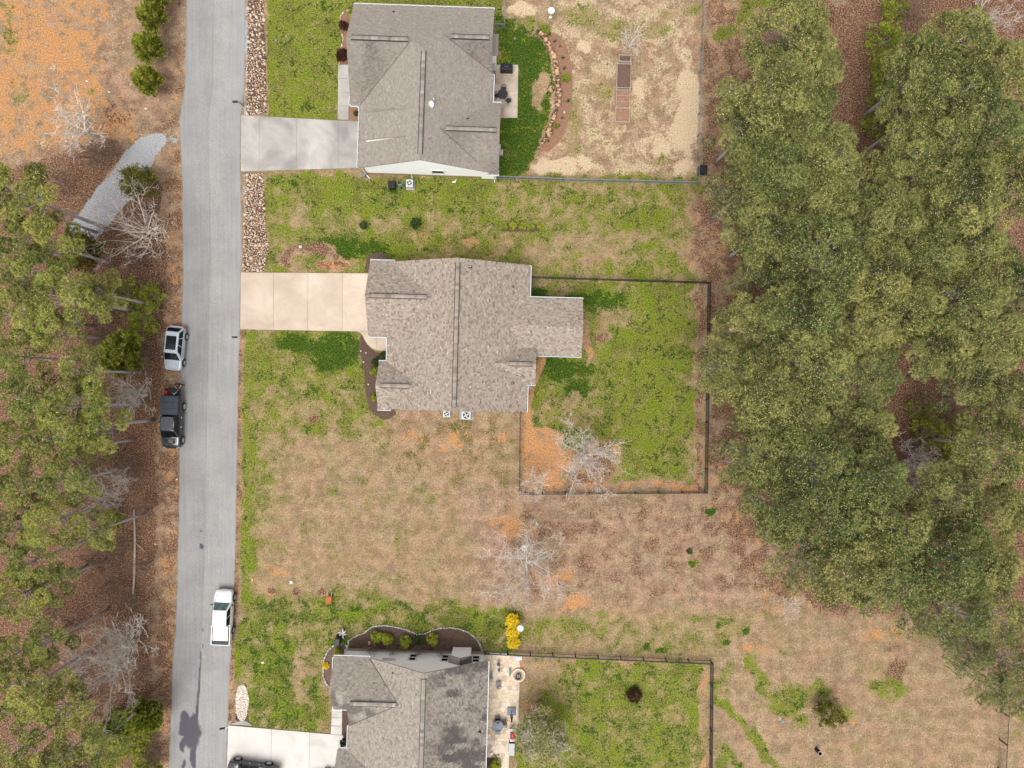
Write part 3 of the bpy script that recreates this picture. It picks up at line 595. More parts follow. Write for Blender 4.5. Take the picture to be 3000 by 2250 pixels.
curve = [(1044, 970.5), (1056, 975), (1063, 984), (1069, 997), (1078, 1010), (1090, 1020), (1104, 1026.5), (1104, 972)]
slabs('walkway', [curve, [(1104, 972), (1150, 973), (1150, 1028), (1120, 1028.5), (1104, 1026.5)]], M['conc_warm'])
d3 = quad_strip((669, 2124), (1080, 2160), (662, 2345), (1080, 2345), [0, .31, .58, .86, 1.0])
slabs('driveway', d3, M['conc_white'])
slabs('walkway', [[(lerp(973, 970, a), lerp(2066, 2151, a)), (1003, lerp(2066, 2153, a)), (lerp(1003, 1002, c), lerp(2066, 2153, c)), (lerp(973, 969, c), lerp(2066, 2150, c))] for a, c in ((0, .22), (.22, .42), (.42, .7), (.7, 1))], M['conc_white'])
# concrete apron of the culvert
s = MB(); s.prism([tuple(P(*q).xy) for q in ((671, 2121), (706, 2112), (722, 2112), (741, 2126))], -.05, .06); tag(s.build('culvert_apron', M['conc_stained']), kind='structure')
# planting beds
def bed(pts, mat, name='mulch_bed', z=0.03):
    s = MB(); w = [P(*q) for q in pts]; n = len(w); c = sum(w, Vector()) / n; vs = []; fs = []
    R_ = 5
    for r in range(R_ + 1):
        for v in w:
            q = c.lerp(v, 1 - r / R_ * .98); vs.append((q.x + random.uniform(-.03, .03), q.y + random.uniform(-.03, .03), -.02 if r == 0 else z + .03 * min(r, 2)))
    for r in range(R_):
        for k in range(n): fs.append((r * n + k, r * n + (k + 1) % n, (r + 1) * n + (k + 1) % n, (r + 1) * n + k))
    fs.append(tuple(R_ * n + k for k in range(n)))
    if sum((w[i].x * w[(i + 1) % n].y - w[(i + 1) % n].x * w[i].y) for i in range(n)) < 0: fs = [f[::-1] for f in fs]
    s.add(vs, fs); return tag(s.build(name, mat, smooth=True), kind='structure')
bed([(1058, 968), (1072, 998), (1085, 1016), (1104, 1029), (1150, 1032), (1150, 1190), (1158, 1202), (1162, 1216), (1146, 1228), (1120, 1232), (1100, 1222), (1080, 1196), (1070, 1160), (1066, 1100), (1062, 1060), (1052, 1030), (1050, 1008)], M['mulch'])
bed([(1072, 760), (1085, 745), (1110, 738), (1136, 745), (1146, 764), (1110, 772), (1090, 800), (1068, 799)], M['mulch'])
bed([(1022, 303), (1062, 303), (1062, 353), (1022, 352)], M['redmulch'])
bed([(1002, 30), (1020, 28), (1030, 200), (994, 190), (998, 140), (1004, 110), (997, 80), (996, 50)], M['redmulch'])
bed([(1468, 655), (1520, 655), (1592, 657), (1593, 676), (1540, 680), (1470, 678)], M['mulch'])
bed([(1002, 2070), (1030, 2070), (1030, 2200), (1004, 2200), (1001, 2130)], M['mulch'])
m = MB(); m.prism([tuple(P(*q).xy) for q in [(1588, 96), (1606, 92), (1640, 104), (1660, 132), (1672, 180), (1678, 230), (1676, 280), (1670, 330), (1662, 368), (1648, 402), (1628, 426), (1606, 446), (1586, 440), (1596, 418), (1612, 380), (1626, 340), (1634, 290), (1632, 220), (1624, 170), (1606, 120)]], -.05, .025); tag(m.build('flower_bed', M['redmulch']), kind='structure')
B3 = [(1018, 1895), (1022, 1876), (1045, 1862), (1066, 1855), (1082, 1842), (1096, 1834), (1125, 1832), (1156, 1836), (1180, 1842), (1204, 1850), (1222, 1859), (1246, 1856), (1270, 1845), (1290, 1840), (1318, 1839), (1344, 1842), (1370, 1851), (1390, 1866), (1404, 1884), (1414, 1908), (1400, 1925), (1018, 1925)]
bed(B3, M['mulch'])
B3W = [(1000, 1882), (976, 1892), (960, 1908), (950, 1930), (947, 1960), (948, 1985), (955, 2000), (968, 2015), (1000, 2020), (1020, 1900)]
bed(B3W, M['soil'])

# ------------------------------------------------------------------ houses
def poly_area2(p): return sum(p[i][0] * p[(i + 1) % len(p)][1] - p[(i + 1) % len(p)][0] * p[i][1] for i in range(len(p)))
class House:
    def __init__(s, name, label, opx, deg, roof, siding, stain=None, sig=.11):
        s.root = thing(name, label, 'house', P(*opx), rad(deg)); s.roofmat = roof; s.siding = siding
        s.deck = MB(); s.tabs = MB(); s.walls = MB(); s.stain = stain; s.base = MB()
        s.sig = sig
    def plane(s, pts, expo=0.165, skip_under=None):
        """roof plane from a 3D polygon: deck + thin courses of shingle tabs laid over it"""
        pts = [Vector(p) for p in pts]
        nrm = Vector((0, 0, 0))
        for i in range(len(pts)): nrm += pts[i].cross(pts[(i + 1) % len(pts)])
        if nrm.z < 0: pts = pts[::-1]; nrm = -nrm
        nrm.normalize(); s.deck.add(pts + [p - nrm * .14 for p in pts], [tuple(range(len(pts)))] + [((i + 1) % len(pts), i, len(pts) + i, len(pts) + (i + 1) % len(pts)) for i in range(len(pts))] + [tuple(range(len(pts), 2 * len(pts)))[::-1]])
        a = Vector((0, 0, 1)).cross(nrm).normalized(); u = nrm.cross(a).normalized()
        if u.z < 0: u = -u
        o = pts[0]; q = [((p - o).dot(a), (p - o).dot(u)) for p in pts]
        s0 = min(p[1] for p in q); s1 = max(p[1] for p in q); r = random
        row = s0 - .02; k = 0
        while row < s1:
            mid = min(row + expo / 2, s1 - .005); xs = []
            for i in range(len(q)):
                (x0, y0), (x1, y1) = q[i], q[(i + 1) % len(q)]
                if (y0 > mid) != (y1 > mid): xs.append(x0 + (mid - y0) / (y1 - y0) * (x1 - x0))
            xs.sort(); top = min(row + expo, s1 + .01)
            for xa, xb in zip(xs[::2], xs[1::2]):
                x = xa; xa0 = xa
                while x < xb - .01:
                    w = r.choice((.13, .17, .22, .28)) * r.uniform(.85, 1.15); e = min(x + w, xb)
                    if xb - e < .1: e = xb
                    t = min(1, max(0, r.gauss(.5, s.sig)))
                    if s.stain:  # stain hook; on the top house it also carries painted slope shade
                        c = o + a * ((x + e) / 2) + u * mid; t = s.stain(c, t, nrm)
                    h = r.choice((.012, .02, .026)); lo = nrm * h; up = nrm * .004
                    A = o + a * x + u * row; B = o + a * e + u * row; C_ = o + a * e + u * top; D_ = o + a * x + u * top
                    s.tabs.add([A + lo, B + lo, C_ + up, D_ + up, A, B], [(0, 1, 2, 3), (4, 5, 1, 0)] if (B - A).cross(C_ - A).dot(nrm) > 0 else [(3, 2, 1, 0), (0, 1, 5, 4)], 0, t); x = e
            row += expo; k += 1
    def gable(s, ax, a0, a1, b0, b1, ze, zr, rb=None, wall=(1, 1), inset=.35, walls=True):
        """ridge along ax ('u' or 'v') from a0 to a1; eaves at b0,b1; ridge at rb"""
        rb = (b0 + b1) / 2 if rb is None else rb
        f = (lambda a, b_, z: (a, b_, z)) if ax == 'u' else (lambda a, b_, z: (b_, a, z))
        s.plane([f(a0, b0, ze), f(a1, b0, ze), f(a1, rb, zr), f(a0, rb, zr)])
        s.plane([f(a0, b1, ze), f(a1, b1, ze), f(a1, rb, zr), f(a0, rb, zr)])
        if walls:
            i0, i1 = a0 + (inset if wall[0] else 0), a1 - (inset if wall[1] else 0)
            sl0 = (zr - ze) / (rb - b0); sl1 = (zr - ze) / (b1 - rb); z0 = ze + inset * sl0 - .16; z1 = ze + inset * sl1 - .16
            ring = [(b0 + inset, .0), (b0 + inset, z0), (rb, zr - .16), (b1 - inset, z1), (b1 - inset, .0)]
            vs = [f(i0, b_, z) for b_, z in ring] + [f(i1, b_, z) for b_, z in ring]
            fs = [(0, 1, 2, 3, 4), (9, 8, 7, 6, 5)] + [(i + 1, i, i + 5, i + 6) for i in range(4)]
            if ax == 'v': fs = [t_[::-1] for t_ in fs]
            s.walls.add(vs, fs)
            lo, hi_ = (min(i0, i1) - .03, max(i0, i1) + .03); c = f((lo + hi_) / 2, (b0 + b1) / 2, .15); d = f(hi_ - lo, b1 - b0 - 2 * inset + .06, .3)
            s.base.box(c, d)
    def vent(s, a, b, w=.36):
        """ridge vent: raised cap in short pieces between dark strips of painted gap shadow"""
        a = Vector(a); b = Vector(b); d = (b - a); n = max(3, int(d.length / .32)); dn = d.normalized(); sd_ = Vector((-dn.y, dn.x, 0)).normalized()
        m = MB(); r = random
        for i in range(n):
            p = a + d * (i / n); q = a + d * ((i + .97) / n); t = min(1, max(.1, r.gauss(.5, .14))); h0 = Vector((0, 0, .06)); h1 = Vector((0, 0, .085))
            m.add([p - sd_ * w / 2 + h0, q - sd_ * w / 2 + h0, q + h1 + Vector((0, 0, .03)), p + h1 + Vector((0, 0, .03)), q + sd_ * w / 2 + h0, p + sd_ * w / 2 + h0], [(0, 1, 2, 3), (3, 2, 4, 5)], 0, t)
        for s_ in (-1, 1):
            c = (a + b) / 2 + sd_ * s_ * (w / 2 + .025) + Vector((0, 0, .0)); m.box(c, (d.length, .085, .12), 1, math.atan2(d.y, d.x))  # dark strips stand in for shadow in the gaps
        m.build('ridge_vent', [s.roofmat, M['dark']], s.roof_o)
    def valley(s, *pts):  # dark tubes paint the shadow line where roof planes meet
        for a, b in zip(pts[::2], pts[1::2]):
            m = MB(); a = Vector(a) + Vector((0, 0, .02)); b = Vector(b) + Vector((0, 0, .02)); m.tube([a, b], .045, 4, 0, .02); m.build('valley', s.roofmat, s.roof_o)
    def gutter(s, a, b, side, z=3.0):
        """white gutter from a to b (u,v), the trough opening outward to 'side' (unit)"""
        a = Vector((*a, z)); b = Vector((*b, z)); d = b - a; L_ = d.length; rz = math.atan2(d.y, d.x); o = Vector((*side, 0)); m = MB(); c = (a + b) / 2
        m.box(c + o * .02 + Vector((0, 0, -.07)), (L_, .02, .12), 0, rz); m.box(c + o * .155 + Vector((0, 0, -.06)), (L_, .06, .12), 0, rz)
        m.box(c + o * .085 + Vector((0, 0, -.11)), (L_, .11, .02), 1, rz)
        k = max(2, int(L_ / .7))
        for i in range(k + 1): m.box(a + d * (i / k) + o * .085 + Vector((0, 0, -.01)), (.05, .15, .02), 0, rz)
        m.build('gutter', [M['white'], M['grey']], s.root)
    def pipe(s, u, v, z, r=.06):
        m = MB(); m.lathe([(.14, -.12), (.13, .02), (r, .06), (r, .28)], 10, 0, M=Matrix.Translation((u, v, z))); m.lathe([(r * .8, .281), (r * .2, .285)], 8, 1, M=Matrix.Translation((u, v, z)))
        m.build('vent_pipe', [M['black'], M['lgrey']], s.roof_o)
    def window(s, u0, u1, v, z0, z1, n, grid=(1, 2), frame=.15):
        """window in an east-west wall facing n (+1 north, -1 south)"""
        m = MB(); w = u1 - u0; h = z1 - z0; cu = (u0 + u1) / 2; cz = (z0 + z1) / 2; y = v + n * .04
        for du in (-1, 1): m.box((cu + du * (w / 2), y, cz), (frame, .08, h + frame))
        for dz in (-1, 1): m.box((cu, y, cz + dz * h / 2), (w - frame, .08, frame))
        if grid[1] > 1: m.box((cu, y, cz), (w - frame, .07, .06))
        f = m.build('window', M['white'], s.root)
        for k in range(grid[1]):
            p = MB(); hh = h / grid[1]; p.box((cu, v + n * .015, z0 + hh * (k + .5)), (w - frame, .02, hh - .06), 0); o = p.build('pane', M['glass'], f)
        return f
    def downspout(s, u, v, z=3.0, kick=(0, -.5)):
        m = MB(); m.tube([(u, v, z), (u, v, .25), (u + kick[0], v + kick[1], .08)], .05, 4); m.build('downspout', M['white'], s.root)
    def finish(s):
        s.roof_o = s.deck.build('roof', s.roofmat, s.root)
        t = s.tabs.build('shingle_tab', s.roofmat, s.roof_o); t['kind'] = 'stuff'
        s.walls.build('wall', s.siding, s.root); s.base.build('foundation', M['brick'], s.root)

rn = np.random.default_rng(5)
def nz1(x, y, cell, seed): return float(vnoise(np.array([[x]]), np.array([[y]]), cell, seed, 3)[0, 0])
def stain3(c, t, n):
    if n.x > .2 and abs(n.y) < .1 and c.x > 1:      # algae streaks on the east slope, running downslope
        s_ = nz1(c.x * .45, c.y + c.x * .22, .8, 61); k = max(0, min(1, (s_ - .46) * 6.5)) * min(1, (c.x - .6) / 2.4)
        k2 = max(0, min(1, (nz1(c.x, c.y, 3.5, 62) - .5) * 3)); t = t * (1 - .5 * k) - .16 * k - .06 * k2 - .06
    elif n.y < -.2 and c.x < 0 and c.y > -1.3:
        s_ = nz1(c.x, c.y * .4, .8, 63); k = max(0, min(1, (s_ - .44) * 6)); t = t * (1 - .5 * k) - .12 * k
    else: t += .05
    return min(1, max(0, t))
def stain_shade1(c, t, n):  # blotchy stain, plus shade painted onto the south and east slopes
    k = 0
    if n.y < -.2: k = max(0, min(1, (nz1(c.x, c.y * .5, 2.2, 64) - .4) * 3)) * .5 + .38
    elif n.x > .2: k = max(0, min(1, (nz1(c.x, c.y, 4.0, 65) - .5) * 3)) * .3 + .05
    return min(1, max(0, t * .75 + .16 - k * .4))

# house 1, top of the photo
h1 = House('house', 'taupe shingled house at the top with a bright white gable wall', (1240, 300), -2, M['roof_a'], M['siding_white'], stain_shade1)
W1, E1, RU = -5.97, 7.44, .76
h1.plane([(W1, -8.12, 3), (W1, -1.6, 3), (-.53, 3.87, 5.67), (RU, 2.76, 6.3), (RU, -8.12, 6.3)])
h1.plane([(E1, 2.0, 3), (2.77, 4.5, 5.31), (RU, 2.76, 6.3), (RU, -8.12, 6.3), (E1, -8.12, 3)])
h1.plane([(-7, -1.7, 3), (W1, -1.7, 3), (-.53, 3.87, 5.67), (-7, 3.87, 5.67)])
h1.plane([(E1 - .06, 4.5, 5.31), (2.77, 4.5, 5.31), (E1 - .06, 2.0, 3)])
h1.plane([(-7, 8.55, 3), (7.38, 8.55, 3), (7.38, 4.5, 5.31), (2.77, 4.5, 5.31), (RU, 2.76, 6.3), (-.53, 3.87, 5.67), (-7, 3.87, 5.67)])
h1.plane([(2.3, -4.64, 5.4), (8.4, -4.64, 5.4), (8.4, -8.24, 3), (7.4, -8.24, 3)]); h1.plane([(2.3, -4.64, 5.4), (8.4, -4.64, 5.4), (8.4, -1.05, 3), (6.9, -1.05, 3)])
wl1 = h1.walls
def penta(m, f, i0, i1, ring, flip):
    vs = [f(i0, b_, z) for b_, z in ring] + [f(i1, b_, z) for b_, z in ring]; n = len(ring)
    fs = [tuple(range(n)), tuple(range(n, 2 * n))[::-1]] + [(i + 1, i, i + n, i + n + 1) for i in range(n - 1)]
    m.add(vs, [t_[::-1] for t_ in fs] if flip else fs)
penta(wl1, lambda a, b_, z: (b_, a, z), -7.78, 2.2, [(-5.6, 0), (-5.6, 3.0), (RU, 6.1), (7.1, 3.0), (7.1, 0)], True)
penta(wl1, lambda a, b_, z: (a, b_, z), 6.5, 8.05, [(-7.9, 0), (-7.9, 3.05), (-4.64, 5.2), (-1.4, 3.0), (-1.4, 0)], False)
penta(wl1, lambda a, b_, z: (a, b_, z), -6.65, 0, [(-1.35, 0), (-1.35, 3.0), (3.87, 5.5), (8.2, 3.0), (8.2, 0)], False)
penta(wl1, lambda a, b_, z: (a, b_, z), 0, 7.05, [(2.3, 0), (2.3, 3.1), (4.5, 5.1), (8.2, 3.0), (8.2, 0)], False)
h1.base.box((.75, .1, .18), (12.78, 15.8, .36)); h1.base.box((-3.3, 3.4, .15), (6.8, 9.6, .3))
# low dormer built over the west slope: open wedge shows its south cheek
z0_, z1_ = 4.12, 5.76; ua, ub = -5.15, -.35
h1.plane([(ua, -5.62, z0_), (ua, -2.92, z0_), (ub, -2.92, z1_), (ub, -5.62, z1_)])
wl1.add([(ua + .05, -5.60, 3.3), (ua + .05, -5.60, z0_ - .10), (ub, -5.60, z1_ - .1), (ub, -5.60, 5.5), (ua + .12, -3.04, 3.3), (ua + .12, -3.04, z0_ - .12), (ub, -3.04, z1_ - .1), (ub, -3.04, 5.5)], [(3, 2, 1, 0), (4, 5, 6, 7), (0, 1, 5, 4)])
h1.finish()
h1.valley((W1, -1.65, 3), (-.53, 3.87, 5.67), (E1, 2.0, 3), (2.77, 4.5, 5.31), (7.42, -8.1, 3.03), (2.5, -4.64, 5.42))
h1.vent((-6.5, 3.87, 5.67), (-.9, 3.87, 5.67)); h1.vent((3.3, 4.5, 5.31), (7.05, 4.5, 5.31)); h1.vent((RU, -7.55, 6.3), (RU, 2.5, 6.3)); h1.vent((3.1, -4.64, 5.4), (8.05, -4.64, 5.4))
h1.gutter((-7, 8.55), (7.38, 8.55), (0, 1)); h1.gutter((-7, -1.7), (W1, -1.7), (0, -1)); h1.gutter((-7, -1.7), (-7, -.9), (-1, 0)); h1.gutter((W1, -8.1), (W1, -1.86), (-1, 0))
h1.gutter((E1, -.9), (E1, 1.9), (1, 0)); h1.gutter((7.62, -1.05), (8.4, -1.05), (0, 1)); h1.gutter((7.15, -8.24), (8.4, -8.24), (0, -1))
h1.window(1.38, 2.6, -7.78, .95, 2.0, -1, (1, 1), .06)
h1.downspout(-5.72, -8.0, 3.0, (.35, -.35)); h1.downspout(7.9, -8.05, 3.0, (0, -.25)); h1.downspout(-.9, -7.9, .7, (0, -.3))
h1.pipe(-2.85, 7.68, 3.5); h1.pipe(5.12, -3.27, 4.5)
m = MB()
m.box((7.55, 5.25, 2.35), (.62, 2.2, .14)); m.box((7.4, 5.25, 1.2), (.5, 2.0, 2.3), 1); m.build('bay_window', [M['roof_a'], M['siding_white']], h1.root)
m = MB(); m.box((8.2, -4.95, .9), (.45, .5, 1.2)); m.build('meter_box', M['lgrey'], h1.root)
m = MB(); m.box((8.35, -5.2, .35), (.7, .55, .5)); m.build('utility_cabinet', M['wood'], h1.root)

# house 2, centre
h2 = House('house', 'central house with brown blended shingles and a porch wing toward its yard', (1330, 980), -1.5, M['roof_b'], M['siding_white'], None, .16)
h2.gable('v', -7.95, 7.08, -6.45, 7.82, 3, 6.2, .72)
h2.gable('u', -8.5, .5, -.52, 7.075, 2.995, 5.2, wall=(1, 0), inset=.37); h2.gable('u', -7.33, .3, -7.985, -3.2, 2.995, 4.6, wall=(1, 0), inset=.38)
h2.gable('u', .9, 13.35, -2.05, 3.72, 3, 3.95, walls=False); h2.gable('u', 2, 8.68, -5.05, -1.1, 3, 4.55, wall=(0, 1))
for u_, v_ in ((13.0, 3.4), (13.0, -1.75), (10.4, 3.4), (10.4, -1.75)): h2.walls.box((u_, v_, 1.42), (.16, .16, 2.84))
h2.base.box((10.5, .83, .06), (5.4, 5.4, .12))
h2.finish()
h2.vent((-8.1, 3.28, 5.2), (-2.3, 3.28, 5.2)); h2.vent((.72, -7.45, 6.2), (.72, 6.6, 6.2)); h2.vent((-6.85, -5.6, 4.6), (-3.9, -5.6, 4.6)); h2.vent((6.0, -3.08, 4.55), (8.3, -3.08, 4.55))
h2.gutter((-8.46, 7.08), (-5.97, 7.08), (0, 1)); h2.gutter((7.82, 3.86), (7.82, 7.05), (1, 0)); h2.gutter((7.95, 3.72), (13.35, 3.72), (0, 1)); h2.gutter((8.72, -2.05), (13.3, -2.05), (0, -1))
h2.gutter((-8.46, -.52), (-6.5, -.52), (0, -1)); h2.gutter((-6.45, -3.1), (-6.45, -.67), (-1, 0)); h2.gutter((-7.33, -3.2), (-6.62, -3.2), (0, 1)); h2.gutter((-7.33, -7.99), (-6.0, -7.99), (0, -1))
h2.gutter((7.82, -7.9), (7.82, -5.2), (1, 0)); h2.gutter((7.95, -5.05), (8.68, -5.05), (0, -1))
h2.pipe(1.95, 6.28, 5.75, .08); h2.pipe(6.15, 4.76, 3.8); h2.pipe(6.38, -5.02, 3.7)

# house 3, bottom
h3 = House('house', 'grey sided house at the bottom with streaked shingles and a small wall bump-out', (1240, 2060), -1.6, M['roof_c'], M['siding_grey'], stain3)
h3.plane([(6.8, -10.5, 3), (6.8, 5.85, 3), (.7, 5.85, 6.4), (.7, -10.5, 6.4)])
h3.plane([(-7.2, -10.5, 3), (-7.2, 2.2, 3), (-1.9, 2.2, 5.281), (.7, 5.85, 6.4), (.7, -10.5, 6.4)]); h3.plane([(.7, 5.85, 6.4), (-5.25, 5.85, 3), (-1.9, 2.2, 5.281)])
penta(h3.walls, lambda a, b_, z: (b_, a, z), -10, 2.2, [(-6.85, 0), (-6.85, 3), (.7, 6.2), (6.45, 3.0), (6.45, 0)], True); penta(h3.walls, lambda a, b_, z: (b_, a, z), 1.5, 5.5, [(-4.9, 0), (-4.9, 3), (.7, 6.2), (6.45, 3.0), (6.45, 0)], True)
h3.plane([(-8.9, 5.87, 3.0), (-5.25, 5.87, 3.0), (-1.6, 2.2, 5.31), (-7.05, 2.2, 5.31), (-7.05, 3.18, 4.69), (-8.9, 3.18, 4.69)])
h3.plane([(-7.16, -1.12, 3), (-.2, -1.12, 3), (-.2, 2.2, 5.31), (-7.05, 2.2, 5.31)])
h3.plane([(-8.9, 3.18, 4.69), (-7.05, 3.18, 4.69), (-7.05, .6, 3), (-8.9, .6, 3)])
penta(h3.walls, lambda a, b_, z: (a, b_, z), -8.3, -4, [(.95, 0), (.95, 3.05), (3.1, 4.45), (5.495, 3.0), (5.495, 0)], False)
penta(h3.walls, lambda a, b_, z: (a, b_, z), -6.8, -3.5, [(-.8, 0), (-.8, 3.05), (2.2, 5.05), (5.48, 2.95), (5.48, 0)], False)
h3.gable('u', -8.3, .3, -10.5, -3.57, 3, 5.3, wall=(1, 0))
h3.walls.box((4.0, 5.72, 1.35), (1.95, .75, 2.7)); h3.walls.box((3.95, 5.66, 2.95), (1.2, .8, .5), taper=.3)
h3.base.box((-1.0, 3.2, .2), (14.9, 4.95, .4))
h3.plane([(2.78, 6.22, 2.72), (2.78, 5.3, 2.72), (3.97, 5.3, 3.45), (3.97, 6.22, 3.45)]); h3.plane([(5.16, 6.22, 2.72), (5.16, 5.3, 2.72), (3.97, 5.3, 3.45), (3.97, 6.22, 3.45)])
h3.finish()
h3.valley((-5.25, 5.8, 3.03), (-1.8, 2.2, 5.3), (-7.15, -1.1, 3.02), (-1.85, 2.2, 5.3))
h3.vent((.7, -10, 6.4), (.7, 5.3, 6.4)); h3.vent((-6.6, 2.2, 5.31), (-2.1, 2.2, 5.31))
h3.gutter((-8.9, 5.87), (-5.25, 5.87), (0, 1)); h3.gutter((-8.9, 4.6), (-8.9, 5.8), (-1, 0)); h3.gutter((-8.85, .6), (-7.2, .6), (0, -1)); h3.gutter((-7.2, -3.4), (-7.2, -1.15), (-1, 0)); h3.gutter((-8.26, -3.57), (-7.35, -3.57), (0, 1)); h3.gutter((6.8, -10.4), (6.8, 5.8), (1, 0))
V3 = 5.5
h3.window(-1.4, -.62, V3, .85, 2.6, 1); h3.window(1.95, 2.72, V3, .85, 2.6, 1); h3.window(5.15, 5.95, V3, .85, 2.6, 1); h3.window(-4.05, -2.75, V3 + .05, 2.35, 2.68, 1, (1, 1), .07)
h3.downspout(-8.15, 5.65, 3.0, (-.25, .35)); h3.downspout(6.35, 5.6, 3.0, (.1, .3))
h3.pipe(6.2, -1.2, 3.4); h3.pipe(-2.55, 5.05, 4.6, .03); h3.pipe(-1.7, 4.1, 4.9, .03)

# ------------------------------------------------------------------ rock ditch along the road
def scatter_stones(name, quads, n, smin, smax, nparts=300):
    base = MB(); pts = []
    for q in quads:
        w = [P(*p) for p in q]; base.prism([(v.x, v.y) for v in w], -.08, .012)
    base = tag(base.build(name, M['mulch']), kind='structure')
    area = [abs(poly_area2([tuple(P(*p).xy) for p in q])) for q in quads]; tot = sum(area); r = random
    for q, a_ in zip(quads, area):
        # poisson-like: reject overlaps
        tl, tr, br, bl = [P(*p) for p in q]; k = 0; tries = 0; cell = {}
        while k < n * a_ / tot and tries < 7000:
            tries += 1; s_, t_ = r.random(), r.random(); p = tl.lerp(tr, s_).lerp(bl.lerp(br, s_), t_)
            if nz1(p.x, p.y, 1.2, 71) > .55 and r.random() < .85: continue
            d = smin + (smax - smin) * r.random() ** 1.8
            ci, cj = int(p.x // .5), int(p.y // .5)
            if all((p.x - x) ** 2 + (p.y - y) ** 2 > ((d + e) * .40) ** 2 for a_i in (-1, 0, 1) for b_i in (-1, 0, 1) for x, y, e in cell.get((ci + a_i, cj + b_i), ())): pts.append((p.x, p.y, d)); cell.setdefault((ci, cj), []).append((p.x, p.y, d)); k += 1
    pts.sort(key=lambda x: -x[2]); rest = MB()
    protos = []
    for k in range(12):
        m_ = MB(); m_.rock((0, 0, -.12), (1.05, r.uniform(.7, .95), .75), 0, min(1, max(0, r.gauss(.52, .25)))); protos.append(m_.mesh('stone', [M['stone']]))
    for i, (x, y, d) in enumerate(pts):
        if i < nparts:
            o = link_mesh('stone', protos[i % 12], base); o.location = (x, y, 0); o.rotation_euler = (0, 0, r.uniform(0, 6.28)); o.scale = (d, d, d * r.uniform(.7, 1.1))
        else: rest.rock((x, y, -.03), (d, d * .8, d * .6), 0, min(1, max(0, r.gauss(.5, .27))))
    o = rest.build('small_stone', M['stone'], base); o['kind'] = 'stuff'
scatter_stones('rock_ditch', [[(728, -70), (770, -70), (781, 330), (722, 336)], [(722, 508), (773, 506), (775, 640), (717, 640)], [(717, 640), (775, 640), (786, 720), (714, 720)], [(714, 720), (786, 720), (772, 795), (714, 795)]], 1100, .17, .52)
r = random
scatter_stones('rock_apron', [[(706, 2010), (722, 2005), (728, 2112), (690, 2112)], [(690, 2040), (706, 2010), (692, 2112), (690, 2112)]], 10, .1, .3, 10)
m = MB()
wp = []
for k in range(26):
    a_ = 2 * math.pi * k / 26; wp.append((709 + 20 * math.cos(a_) * (1 - .12 * math.sin(a_)) + r.uniform(-1.5, 1.5), 2060 + 56 * math.sin(a_) + r.uniform(-2, 2)))
q = [tuple(P(*p).xy) for p in wp]; m.prism(q, -.03, .05, 0, .5, .05)
M['whiterock'] = nmat('pale_rock_and_rust', [(.32, S(176, 128, 96)), (.42, S(222, 206, 190)), (.6, S(236, 230, 222))], 1.3, 7, world_space=True, bumps=.8)
wb = tag(m.build('white_rock_bed', M['whiterock']), kind='structure'); rest = MB()
for k in range(240):
    a_ = r.uniform(0, 6.28); q_ = math.sqrt(r.random()) * .93; p = P(709 + 20 * q_ * math.cos(a_), 2060 + 56 * q_ * math.sin(a_)); d = r.uniform(.1, .24)
    rest.rock((p.x, p.y, .03), (d, d * .8, d * .5), 0, r.uniform(.7, 1))
o = rest.build('small_stone', M['stone'], wb); o['kind'] = 'stuff'

# boulder wall of the curved bed
arc_pts = [(1574, 96, 12, 8, 0), (1583, 101, 10, 7, 0), (1595, 112, 16, 30, 1), (1606, 132, 12, 14, 1), (1612, 146, 12, 14, 0), (1621, 163, 13, 26, 0), (1627, 190, 13, 20, 1), (1631, 212, 13, 26, 0), (1633, 236, 13, 14, 1), (1634, 252, 12, 14, 0), (1637, 273, 16, 28, 0), (1634, 303, 14, 22, 0), (1626, 326, 12, 24, 1), (1622, 346, 12, 16, 0), (1615, 364, 12, 14, 1), (1607, 389, 18, 24, 1), (1597, 406, 12, 12, 1), (1590, 418, 9, 16, 0), (1582, 432, 7, 16, 0)]
bw = thing('boulder_wall', 'curved low wall of tan and black lichened boulders edging the flower bed', 'boulder wall', P(1625, 260))
for i, (x, y, w, h, t_) in enumerate(arc_pts):
    x0, y0 = arc_pts[max(i - 1, 0)][:2]; x1, y1 = arc_pts[min(i + 1, len(arc_pts) - 1)][:2]; a_ = math.atan2(-(y1 - y0), x1 - x0) - math.pi / 2
    p = P(x, y) - P(1625, 260); m = MB(); k = 8; pl = []
    for j in range(k):
        t = 2 * math.pi * j / k; e = 3.2; cx = math.copysign(abs(math.cos(t)) ** (2 / e), math.cos(t)) * w / 2 * 1.25 / PPM; cy = math.copysign(abs(math.sin(t)) ** (2 / e), math.sin(t)) * h / 2 * 1.05 / PPM
        j_ = r.uniform(.9, 1.08); cx *= j_; cy *= j_; pl.append((cx * math.cos(a_) - cy * math.sin(a_), cx * math.sin(a_) + cy * math.cos(a_)))
    z = r.uniform(.34, .46); m.prism(pl, -.05, z * .7, 0, .5, .03); m.prism(pl, z * .7, z, 0, .5, .22)
    o = m.build('boulder', M['boulder'], bw); o.location = p
for x, y, w, h in ((1607, 263, 13, 16), (1617, 262, 18, 24)):
    m = MB(); m.rock((0, 0, -.03), (w / PPM, h / PPM, .4)); o = m.build('boulder', M['boulder'], bw); o.location = P(x, y) - P(1625, 260)

